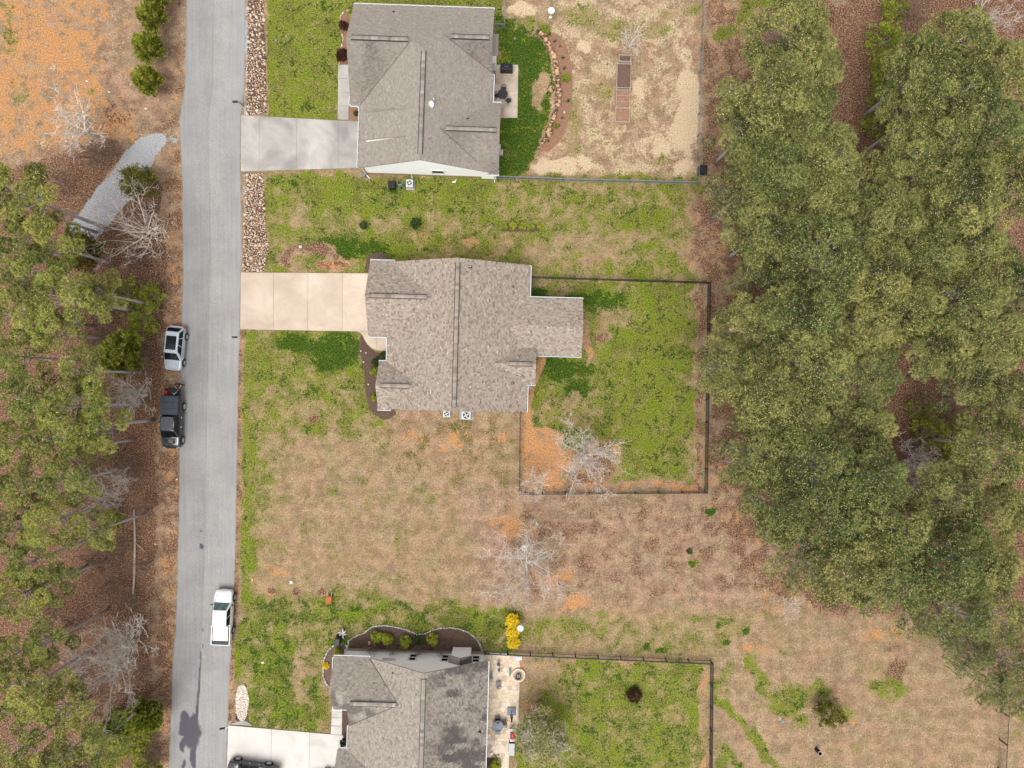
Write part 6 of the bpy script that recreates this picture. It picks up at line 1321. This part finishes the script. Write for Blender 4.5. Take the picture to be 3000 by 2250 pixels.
for s_, wr_ in ((-1, J['pl']), (1, J['prr'])):    # fingers curled toward the phone-sized gear held in front
    m = MB()
    for k in range(4):
        b_ = Vector(wr_) + Vector(((k - 1.5) * .02, .02, 0)); m.tube([b_, b_ + Vector((-s_ * .01, .045 - abs(k - 1.3) * .006, -.004)), b_ + Vector((-s_ * .02, .07, -.03))], [.009, .008, .006], 5)
    b_ = Vector(wr_) + Vector((-s_ * .035, -.01, .0)); m.tube([b_, b_ + Vector((-s_ * .03, .03, .005)), b_ + Vector((-s_ * .035, .055, .0))], [.011, .009, .007], 5); m.build('fingers', M['skin'], pr, smooth=True)
m = MB(); m.box((0, 0, 0), (.2, .14, .03), 0); m.tube([(-.06, .06, .0), (-.1, .12, .02)], .01, 4, 1); o = m.build('drone_controller', [M['black'], M['lgrey']], bevel=.01)
o.matrix_world = Matrix.Translation(P(537, 1127)) @ Matrix.Rotation(rad(-178), 4, 'Z') @ Matrix.Translation((0, .44, 1.23)); tag(o, 'small dark handheld device held by the person', 'handheld device')

# ------------------------------------------------------------------ small things
def simple(name, label, cat, px, rz, parts, group=None):
    """parts: (name, MB, material(s), bevel)"""
    t_ = thing(name, label, cat, P(*px), rad(rz), group); out = [p[1].build(p[0], p[2], t_, bevel=(p[3] if len(p) > 3 else 0)) for p in parts]; return t_, out
def bx(*a, **k): m_ = MB(); m_.box(*a, **k); return m_
def lt(*a, **k): m_ = MB(); m_.lathe(*a, **k); return m_
# mailboxes
def mailbox(label, px, rz, post, braced=False):
    b_ = MB(); b_.box((-.42, 0, 1.14), (.5, .18, .14)); T_ = Matrix.Translation((-.67, 0, 1.21)) @ Matrix.Rotation(rad(90), 4, 'Y'); b_.lathe([(.09, 0), (.09, .5)], 12, 0, M=T_)
    p_ = MB(); p_.box((0, 0, .6), (.1, .1, 1.2)); p_.box((-.2, 0, 1.03), (.7, .08, .08))
    if braced: p_.tube([(-.05, 0, 1.0), (.3, .35, .7), (.5, .5, .1)], .05, 6)
    f_ = bx((-.3, .1, 1.2), (.04, .01, .14)); simple('mailbox', label, 'mailbox', px, rz, [('box', b_, M['black'] if not braced else M['dark'], .01), ('post', p_, M[post]), ('flag', f_, M['red'])])
mailbox('grey mailbox on a leaning post above the stained driveway', (713, 311), 0, 'grey'); mailbox('black mailbox below the beige driveway of the central house', (712, 990), 0, 'wood'); mailbox('black mailbox on a white braced post at the bottom driveway', (676, 2117), 8, 'white', True)
# air conditioners
def ac(label, px, rz, w_, d_, h_=.8, pad=None):
    b_ = bx((0, 0, h_ / 2 + .05), (w_, d_, h_)); g1 = lt([(w_ * .40, 0), (w_ * .40, .02), (w_ * .34, .025)], 24, M=Matrix.Translation((0, 0, h_ + .05))); f_ = MB()
    fd = lt([(w_ * .35, 0), (w_ * .35, .006)], 24, M=Matrix.Translation((0, 0, h_ + .078)))
    for k in range(4): f_.box((0, 0, 0), (w_ * .26, w_ * .13, .012), 0, M=Matrix.Translation((0, 0, h_ + .092)) @ Matrix.Rotation(k * math.pi / 2 + .5, 4, 'Z') @ Matrix.Translation((w_ * .17, 0, 0)) @ Matrix.Rotation(.2, 4, 'X'))
    pd = bx((0, 0, .03), (pad or w_ * 1.2, d_ * 1.25, .06))
    simple('air_conditioner', label, 'air conditioner', px, rz, [('cabinet', b_, M['lgrey'], .03), ('fan_guard', g1, M['lgrey']), ('fan_well', fd, M['black']), ('fan_blades', f_, M['lgrey']), ('pad', pd, M['conc_stained'])])
ac('white air conditioner beside the black bin under the white gable wall', (1203, 543), -2, .72, .8); ac('small air conditioner on the left of the pair below the central house', (1310, 1212), -1.5, .72, .62, .7); ac('large air conditioner on the right of the pair below the central house', (1367, 1216), -1.5, .98, .8, .85, 1.5)
def bin_(label, px, rz, w_=.62, d_=.72, h_=1.05, wheels=True):
    b_ = MB(); b_.box((0, 0, h_ / 2), (w_ * .86, d_ * .86, h_), 0, taper=1.14); l_ = MB(); l_.box((0, 0, h_ + .04), (w_ * 1.02, d_ * 1.0, .07), 0, taper=.9); hn = MB(); hn.tube([(-w_ * .4, -d_ * .58, h_), (w_ * .4, -d_ * .58, h_)], .02, 6)
    rib = MB()
    for x_ in (-.18, 0, .18): rib.box((x_, 0, h_ + .085), (.05, d_ * .8, .02))
    ps = [('bin_body', b_, M['black'], .03), ('lid', l_, M['black'], .02), ('lid_rib', rib, M['dark']), ('handle', hn, M['dark'])]
    for s_ in (-1, 1):
        wm = MB(); wm.lathe([(.11, -.03), (.11, .03)], 14, M=Matrix.Translation((s_ * w_ * .42, -d_ * .45, .11)) @ Matrix.Rotation(rad(90), 4, 'Y')); ps.append(('wheel', wm, M['tyre']))
    simple('wheelie_bin', label, 'bin', px, rz, ps)
bin_('black wheeled bin under the white gable wall left of the air conditioner', (1152, 548), 0, .72, .78); bin_('black ribbed wheeled bin at the corner of the grey house', (995, 1871), 175, .55, .78)
# wheelbarrow leaning upright by the white wall
tb = MB(); tb.box((0, 0, .55), (.5, .18, .6), 0, taper=.8); hd_ = MB(); hd_.tube([(-.22, -.05, .05), (-.3, .35, 1.25)], .03, 6); hd_.tube([(.22, -.05, .05), (.3, .35, 1.25)], .03, 6); hd_.tube([(-.24, .0, .3), (.24, .0, .3)], .025, 6); hd_.tube([(-.25, .1, .55), (.25, .1, .55)], .025, 6)
wh = MB(); wh.lathe([(.18, -.05), (.18, .05)], 16, M=Matrix.Translation((0, -.1, .2)) @ Matrix.Rotation(rad(90), 4, 'Y')); simple('wheelbarrow', 'wheelbarrow with pale wooden handles stood upright against the white gable wall', 'wheelbarrow', (1176, 548), 0, [('tray', tb, M['teal'], .02), ('handles', hd_, M['wood']), ('wheel', wh, M['tyre'])])
tb = MB(); tb.box((0, .05, .45), (.5, .66, .26), 0, taper=1.25); ti = MB(); ti.box((0, .05, .585), (.5, .66, .015), 0); hd_ = MB(); hd_.tube([(-.12, .3, .3), (-.25, -.75, .5)], .025, 6); hd_.tube([(.12, .3, .3), (.25, -.75, .5)], .025, 6); wh = MB(); wh.lathe([(.18, -.05), (.18, .05)], 16, M=Matrix.Translation((0, .45, .18)) @ Matrix.Rotation(rad(90), 4, 'Y'))
simple('wheelbarrow', 'rusty orange wheelbarrow standing on the lawn beside a bare round patch', 'wheelbarrow', (967, 1752), 175, [('tray', tb, M['orange'], .04), ('soil_load', ti, M['orange']), ('handles', hd_, M['lgrey']), ('wheel', wh, M['tyre'])])
# utility covers and odd bits
for px, lab, mt, sz in (((1066, 516), 'grey utility box on the lawn at the left end of the white gable wall', 'grey', (.42, .36, .4)), ((853, 1706), 'pale blue utility cover on the lawn above the orange wheelbarrow', 'lgrey', (.32, .32, .05)), ((770, 1941), 'grey utility cover beside the bright grass patch', 'lgrey', (.3, .2, .05)), ((808, 118), 'grey utility cover on the lawn of the topmost house', 'grey', (.28, .22, .05)), ((880, 723), 'small pale cover on the lawn above the beige driveway', 'lgrey', (.3, .26, .05))):
    m = MB(); m.box((0, 0, sz[2] / 2), sz, 0); o = m.build('utility_cover', M[mt], bevel=.01); o.location = P(*px); tag(o, lab, 'utility cover')
for px, lab in (((1508, 113), 'round drain cover on the lawn behind the topmost house'), ):
    o = lt([(.12, 0), (.12, .03), (.08, .035)], 14).build('drain_cover', M['grey']); o.location = P(*px); tag(o, lab, 'drain cover')
m = MB(); m.rock((0, 0, 0), (.5, .25, .12), 0, .9); m.tube([(0, 0, .05), (.25, .2, .2)], .05, 5); o = m.build('rain_spout_end', M['white']); o.location = P(1331, 533); tag(o, 'white plastic piece on the grass below the white gable wall', 'plastic piece')
m = MB(); m.box((0, 0, .06), (.22, .1, .1), 0, rz=.5); m.box((.05, .08, .1), (.1, .22, .08), 0, rz=.3); m.box((-.06, -.03, .12), (.1, .1, .06), 1); o = m.build('yard_toy', [M['yellow'], M['teal']]); o.location = P(739, 1700); tag(o, 'small yellow and green toy on the grass by the road', 'toy')
# satellite dish on roof of house 1
t_ = thing('satellite_dish', 'white satellite dish on the shingled roof of the topmost house', 'satellite dish', P(1268, 305, 5.75) , rad(-30)); m = MB(); m.lathe([(.02, 0), (.2, .02), (.36, .1), (.37, .11), (.2, .035)], 18, M=Matrix.Translation((0, -.1, .35)) @ Matrix.Rotation(.9, 4, 'X') @ Matrix.Scale(.75, 4, (1, 0, 0))); m.build('dish', M['white'], t_); m = MB(); m.tube([(0, 0, -.2), (0, 0, .35)], .03, 6); m.tube([(0, -.15, .3), (0, .3, .55)], .02, 6); m.box((0, .32, .58), (.16, .1, .1)); m.build('arm', M['lgrey'], t_)
# bird baths
for px, lab in (((1613, 50), 'tall white round birdbath behind the topmost house'), ((1524, 1829), 'pale green round birdbath beside the yellow flowering bushes')):
    pale = 'lgrey' if px[1] > 1000 else 'white'; simple('birdbath', lab, 'birdbath', px, 0, [('bowl', lt([(.05, 1.15), (.3, 1.2), (.37, 1.3), (.36, 1.32), (.28, 1.26), (.05, 1.24)], 22), M[pale], 0), ('pedestal', lt([(.16, 0), (.16, .04), (.05, .1), (.05, 1.15)], 12), M[pale]), ])
# grill under cover
m = MB(); m.box((0, 0, .5), (1.35, .72, 1.0), 0, taper=.96); m2 = MB(); m2.box((0, .05, 1.08), (.75, .55, .2), 0, taper=.8); m3 = MB(); m3.tube([(-.66, -.3, 1.0), (0, -.36, 1.04), (.66, -.3, 1.0)], .02, 5); simple('covered_grill', 'grill under a black cover on the concrete patio of the topmost house', 'grill', (1484, 207), -2, [('cover', m, M['black'], .09), ('cover_top', m2, M['black'], .08), ('cover_hem', m3, M['dark'])])
def chair(lab, px, rz, mat='dark', sq=False, group=None):
    s_ = MB(); (s_.box((0, 0, .44), (.48, .48, .05)) if sq else s_.lathe([(.24, .42), (.25, .46), (.2, .47)], 14)); bk = MB(); n_ = 9
    for k in range(n_):
        a_ = rad(200 + 140 * k / (n_ - 1)); x_, y_ = .25 * math.cos(a_), .25 * math.sin(a_)
        if sq: x_, y_ = -.22 + .44 * k / (n_ - 1), -.24
        bk.tube([(x_, y_, .46), (x_ * 1.15, y_ * 1.2, .9)], .012 if not sq else .02, 4)
    bk.tube([((-.25 + .5 * k / 8) if sq else .29 * math.cos(rad(200 + 140 * k / 8)), -.29 if sq else .3 * math.sin(rad(200 + 140 * k / 8)), .91) for k in range(9)], .022, 5)
    ar = MB()
    for s2 in (-1, 1): ar.tube([(s2 * .27, -.26, .66), (s2 * .29, .2, .66)], .022, 5)
    ps = [('seat', s_, M[mat]), ('backrest', bk, M['dark' if not sq else mat]), ('armrest', ar, M['dark' if not sq else mat])]
    for x_, y_ in ((-.2, -.2), (.2, -.2), (-.2, .2), (.2, .2)): l_ = MB(); l_.tube([(x_, y_, .43), (x_ * 1.1, y_ * 1.1, .0)], .018, 5); ps.append(('leg', l_, M['dark' if not sq else mat]))
    return simple('patio_chair', lab, 'chair', px, rz, ps, group)
m = MB(); m.lathe([(.5, .70), (.52, .71), (.52, .74), (.5, .745)], 24); l_ = MB(); l_.tube([(0, 0, .7), (0, 0, .04)], .04, 8); l_.lathe([(.28, 0), (.26, .05)], 14)
simple('patio_table', 'round black metal table among three chairs on the concrete patio', 'table', (1473, 284), 0, [('table_top', m, M['dark']), ('pedestal', l_, M['dark'])])
chair('round backed black chair at the top side of the metal table', (1475, 266), 180); chair('round backed black chair at the left of the metal table', (1456, 285), 285); chair('round backed black chair at the lower right of the metal table', (1489, 299), 40)
m = MB(); m.box((0, 0, .09), (.36, 1.0, .03), 0); m.box((0, -.1, .11), (.12, .3, .012), 1); o = m.build('door_mat', [M['slate'], M['dark']]); o.location = P(1448, 222); tag(o, 'blue grey mat on the patio by the back door of the topmost house', 'mat')
m = MB(); m.rock((0, 0, .05), (.3, .2, .35)); o = m.build('white_pot', M['white']); o.location = P(1451, 193); tag(o, 'small white object at the top corner of the concrete patio', 'pot')
# raised beds
def raised(lab, x0_, y0_, x1_, y1_, soil, h=.45, extra=0, legs=False):
    a_, b_ = P(x0_, y0_), P(x1_, y1_); cx, cy = (a_.x + b_.x) / 2, (a_.y + b_.y) / 2; w_, d_ = abs(b_.x - a_.x), abs(b_.y - a_.y); t_ = thing('raised_bed', lab, 'planter box', (cx, cy, 0), rad(-1.5), None)
    for y_ in (-d_ / 2, d_ / 2): bx((0, y_, h / 2), (w_, .05, h)).build('board', M['wood'], t_)
    for x_ in (-w_ / 2, w_ / 2): bx((x_, 0, h / 2), (.05, d_ - .052, h)).build('board', M['wood'], t_)
    for x_ in (-1, 1):
        for y_ in (-1, 1): bx((x_ * (w_ / 2 - .0), y_ * (d_ / 2 - .0), h / 2 + .03), (.13, .13, h + .06)).build('corner_post', M['wood'], t_)
    bx((0, 0, h * .35), (w_ - .06, d_ - .06, h * .7)).build('soil', M[soil], t_)
    for k in range(extra): bx((0, (k + 1) / (extra + 1) * d_ - d_ / 2, h), (w_, .04, .03)).build('cross_bar', M['wood'], t_)
raised('small wooden planter box at the top end of the row of raised beds', 1812, 170, 1845, 188, 'soil', .7); raised('longest wooden raised bed filled with dark mulch', 1806, 192, 1846, 262, 'soil'); raised('wooden raised bed with reddish soil and cross bars in the middle of the row', 1804, 268, 1843, 319, 'claysoil', .45, 2); raised('lowest wooden raised bed with small green sprouts', 1802, 322, 1842, 361, 'claysoil')
# cart behind the fence corner
tb = MB(); tb.box((0, -.1, .5), (.72, .95, .35), 0, taper=1.12); ti = MB(); ti.box((0, -.1, .69), (.66, .5, .02)); hd_ = MB(); hd_.tube([(0, .4, .4), (0, .75, .7), (-.03, 1.05, .9)], .035, 6)
ps = [('tub', tb, M['black'], .05), ('tub_inside', ti, M['dark']), ('tow_handle', hd_, M['black'])]
for x_, y_ in ((-.42, .2), (.42, .2), (-.42, -.42), (.42, -.42)): wm = MB(); wm.lathe([(.2, -.06), (.2, .06)], 16, M=Matrix.Translation((x_, y_, .2)) @ Matrix.Rotation(rad(90), 4, 'Y')); ps.append(('wheel', wm, M['tyre']))
simple('garden_cart', 'black tub garden cart with a tow handle parked outside the fence corner', 'garden cart', (2056, 501), -3, ps)
# stand by the house 2 corner, solar lights
s_ = MB(); s_.box((0, 0, .5), (.35, .3, .04)); s_.box((-.15, 0, .25), (.04, .28, .5)); s_.box((.15, 0, .25), (.04, .28, .5)); o = s_.build('side_table', M['wood']); o.location = P(1553, 1136); tag(o, 'small wooden stand tucked by the lower corner of the central house', 'stand')
for k, (x, y) in enumerate(((1059, 1029), (1074, 1034), (1067, 1061), (1081, 1126))):
    simple('solar_light', ('solar garden light nearest the curved walk', 'solar garden light second from the curved walk', 'solar garden light third from the curved walk', 'solar garden light farthest from the curved walk')[k], 'garden light', (x, y), 0, [('cap', lt([(.03, .34), (.09, .36), (.03, .40)], 10), M['lgrey']), ('stake', lt([(.012, 0), (.02, .34)], 6), M['dark'])], 'solar lights in the front bed')
# house 3 extras
m = MB(); rr = random.Random(4)
for a_ in (20, 75, 120, 165, 215, 330): a2 = rad(a_); m.tube([(0, 0, .25), (math.cos(a2) * .3, math.sin(a2) * .3, .4), (math.cos(a2 + .3) * .55, math.sin(a2 + .3) * .55, .3)], [.13, .1, .03], 7)
m.tube([(0, 0, .3), (.1, -.5, .35), (.15, -.75, .1)], [.14, .09, .06], 7); M['drift'] = two('bleached_wood', S(196, 190, 184), S(232, 228, 222), 6); o = m.build('driftwood', M['drift'], smooth=True); o.location = P(1005, 1851); tag(o, 'bleached branching driftwood stump beside the black bin', 'driftwood')
t_, _ = simple('clay_pot', 'tipped terracotta pot in the long mulch bed', 'pot', (1082, 1877), 30, [('pot', lt([(.13, 0), (.2, .3), (.22, .36), (.18, .36), (.15, .06)], 14, M=Matrix.Translation((0, 0, .16)) @ Matrix.Rotation(1.15, 4, 'X')), M['terra'])])
m = MB(); m.rock((0, 0, 0), (.3, .24, .14), 0, .2); o = m.build('red_flower', M['red']); o.location = P(956, 1924); o.scale = (.4, .4, .5); tag(o, 'tiny red ornament in the small bed at the grey house corner', 'ornament')
bush('yellow', 955, 1950, .28, .3, 'small golden plant in the small bed at the grey house corner', None, 'bed_plant', 'plant', n=300)
# fire pit
fp = thing('fire_pit', 'round stone fire pit with a black bowl beside the flagstone patio', 'fire pit', P(1519, 1976))
for k in range(18): a_ = 2 * math.pi * k / 18; m = MB(); m.box((0, 0, .12), (.24, .2, .26), 0, 0, r.uniform(.4, .9), taper=.95); o = m.build('stone', M['flag'], fp); o.location = (math.cos(a_) * .62, math.sin(a_) * .62, 0); o.rotation_euler = (0, 0, a_ + math.pi / 2)
lt([(.56, 0), (.56, .1)], 20).build('gravel_bed', M['mortar'], fp); m = MB(); m.lathe([(.1, .12), (.27, .2), (.31, .36), (.29, .36), (.25, .22), (.1, .15)], 20, M=Matrix.Translation((-.02, -.08, 0))); m.build('bowl', M['black'], fp); m = MB()
for k in range(5): m.tube([(-.2, -.25 + k * .09, .3), (.18, -.2 + k * .07, .32)], .02, 5)
m.build('ash_log', M['lgrey'], fp)
# patio furniture of house 3
t_, _ = simple('patio_table', 'round slate blue table with a small pot in the middle on the flagstones', 'table', (1459, 2118), 0, [('table_top', lt([(.56, .70), (.59, .71), (.59, .735), (.57, .74)], 28), M['slate']), ('pedestal', lt([(.3, 0), (.28, .05), (.05, .1), (.05, .7)], 14), M['dark'])])
o = lt([(.06, 0), (.09, .1), (.07, .1)], 12).build('small_pot', M['orange']); o.location = P(1459, 2118, .74); tag(o, 'small rusty pot standing in the middle of the slate blue table', 'pot')
chair('grey square chair pushed under the lower side of the slate blue table', (1459, 2139), 180, 'grey', True); chair('dark chair at the right of the slate blue table', (1478, 2113), 100); chair('chair mostly hidden under the upper side of the slate blue table', (1458, 2100), 0)
chair('grey square chair alone in the middle of the flagstone patio', (1461, 2000), 10, 'grey', True); chair('grey square chair half under the eave of the grey house', (1436, 1973), 0, 'grey', True)
t_, _ = simple('side_table', 'round black table near the fence end of the flagstone patio', 'table', (1461, 1940), 0, [('table_top', lt([(.2, .5), (.21, .53), (.2, .54)], 18), M['dark']), ('leg', lt([(.12, 0), (.03, .04), (.03, .5)], 8), M['dark'])])
t_, _ = simple('watering_can', 'slim green and white yard ornament below the round black table', 'ornament', (1462, 1962), 0, [('body', lt([(.1, 0), (.09, .5), (.05, .6)], 12, M=Matrix.Scale(1.8, 4, (0, 1, 0))), M['teal']), ('top', lt([(.06, .6), (.05, .68)], 10), M['lgrey'])])
t_, _ = simple('bench', 'narrow dark green bench beside the fire pit', 'bench', (1494, 1966), 0, [('seat', bx((0, 0, .42), (.16, .75, .05)), M['teal']), ('frame', bx((0, 0, .2), (.08, .6, .38)), M['dark'])])
# cantilever umbrella, folded
t_ = thing('folded_umbrella', 'folded black umbrella on a square grey base at the patio edge', 'umbrella', P(1499, 2082)); bx((0, 0, .1), (.9, .9, .12)).build('base_plate', M['slate'], t_, bevel=.05)
m = MB(); m.tube([(0, 0, .1), (0, -.02, 2.4)], .035, 8); m.build('pole', M['dark'], t_); m = MB(); m.lathe([(.03, 2.6), (.07, 2.45), (.13, 1.7), (.15, 1.1), (.06, 1.0)][::-1], 9); m.build('canopy', M['black'], t_)
t_.rotation_euler = (rad(0), 0, 0)
# grill
t_, _ = simple('gas_grill', 'stainless grill with a red lid at the patio edge', 'grill', (1501, 2142), 0, [('cabinet', bx((0, 0, .42), (.55, .72, .84)), M['lgrey'], .02), ('side_shelf', bx((0, .52, .86), (.5, .32, .05)), M['lgrey']), ('side_shelf', bx((0, -.52, .86), (.5, .32, .05)), M['lgrey']), ('lid', lt([(.24, -.34), (.25, -.3), (.25, .3), (.24, .34)], 16, M=Matrix.Translation((.04, -.02, .86)) @ Matrix.Rotation(rad(90), 4, 'X')), M['red'], 0), ('handle', bx((-.24, -.02, 1.0), (.03, .5, .03)), M['dark'])])
t_, _ = simple('storage_box', 'long charcoal storage box at the patio edge below the grill', 'storage box', (1499, 2187), -2, [('box', bx((0, 0, .3), (.6, 1.25, .6)), M['canvas'], .02), ('lid', bx((0, 0, .63), (.64, 1.3, .05)), M['grey_paint'], .02)])
m = MB(); m.box((0, 0, .05), (.9, .5, .05), 0, rz=.1); m.box((.1, .05, .12), (.5, .35, .12), 1, rz=.3, taper=.7); o = m.build('plastic_sheet', [M['lgrey'], M['white']], bevel=.02); o.location = P(1517, 1928); tag(o, 'crumpled clear plastic tub by the black fence end', 'plastic tub')
for px, w_ in (((1450, 1916), 1.1), ((1479, 1917), .7)): m = MB(); m.box((0, 0, .08), (w_, .22, .1)); o = m.build('white_plank', M['white']); o.location = P(*px); o.rotation_euler = (0, 0, rad(-3)); tag(o, 'longer white plank lying along the fence by the patio' if w_ > 1 else 'shorter white plank lying along the fence by the patio', 'plank')
m = MB(); hp = [P(1433, 2200), P(1440, 2180), P(1446, 2160), P(1434, 2148), P(1424, 2138), P(1430, 2130), P(1443, 2133), P(1449, 2150), P(1449, 2175), P(1440, 2190)]; m.tube([(p.x, p.y, .07) for p in hp], .02, 5); tag(m.build('garden_hose', M['wood'], smooth=True), 'thin brown garden hose looping on the flagstones', 'hose')
o = lt([(.18, 0), (.22, .4), (.2, .42)], 14).build('red_bucket', M['red']); o.location = P(1423, 2200); tag(o, 'red bucket under the eave at the bottom of the patio', 'bucket')
for px, mt, lab in (((1440, 2205), 'white', 'white pot beside the red bucket'), ((1449, 2214), 'terra', 'pink pot below the white one'), ((1460, 2213), 'wood', 'tan pot at the bed corner right of the pink one')): o = lt([(.1, 0), (.14, .25), (.12, .26)], 12).build('plant_pot', M[mt]); o.location = P(*px); tag(o, lab, 'pot', 'pots at the bottom bed')
bed([(1418, 2210), (1462, 2214), (1464, 2330), (1412, 2330)], M['mulch'], z=.06)
# lower right
o = lt([(.2, 0), (.21, .1), (.19, .11)], 20).build('valve_cover', M['grey']); o.location = P(2292, 2112); tag(o, 'round grey cover beside a few pale stones on the lower right lawn', 'cover')
for k, (x, y) in enumerate(((2284, 2102), (2288, 2105), (2284, 2108))): m = MB(); m.rock((0, 0, 0), (.18, .16, .1), 0, .9); o = m.build('pale_rock', M['stone']); o.location = P(x, y); tag(o, ('uppermost', 'middle', 'lowest')[k] + ' pale rock of three beside the round grey cover', 'rock', 'pale rocks by the round cover')
t_, _ = simple('barrel', 'dark barrel with a pale rim standing on the lower right lawn', 'barrel', (2391, 2194), 0, [('barrel_body', lt([(.2, 0), (.23, .45), (.22, .95)], 18), M['black']), ('rim', lt([(.235, .93), (.24, .98), (.2, .98), (.2, .95)], 18), M['lgrey'])])
# bird nest in lot tree
o = lt([(.1, 0), (.28, .12), (.3, .25), (.2, .27), (.1, .15)], 12).build('bird_nest', M['drift']); o.location = P(1536, 1603, 4.6); tag(o, 'pale clump lodged in the upper branches of the open lot tree', 'nest')
# litter scraps
for k, (x, y, lab) in enumerate(((519, 1404, 'white scrap of litter at the road edge'), (456, 1594, 'white scrap of litter on the leafy bank'), (427, 318, 'pale rock pile piece near the top of the gravel track'), (255, 238, 'pale rock at the orange clay'), (320, 270, 'second pale rock at the orange clay'))):
    m = MB(); m.rock((0, 0, 0), (.22 + .1 * (k > 1), .18, .1), 0, .95); o = m.build('scrap' if k < 2 else 'pale_rock', M['white'] if k < 2 else M['stone']); o.location = P(x, y); tag(o, lab, 'litter' if k < 2 else 'rock')
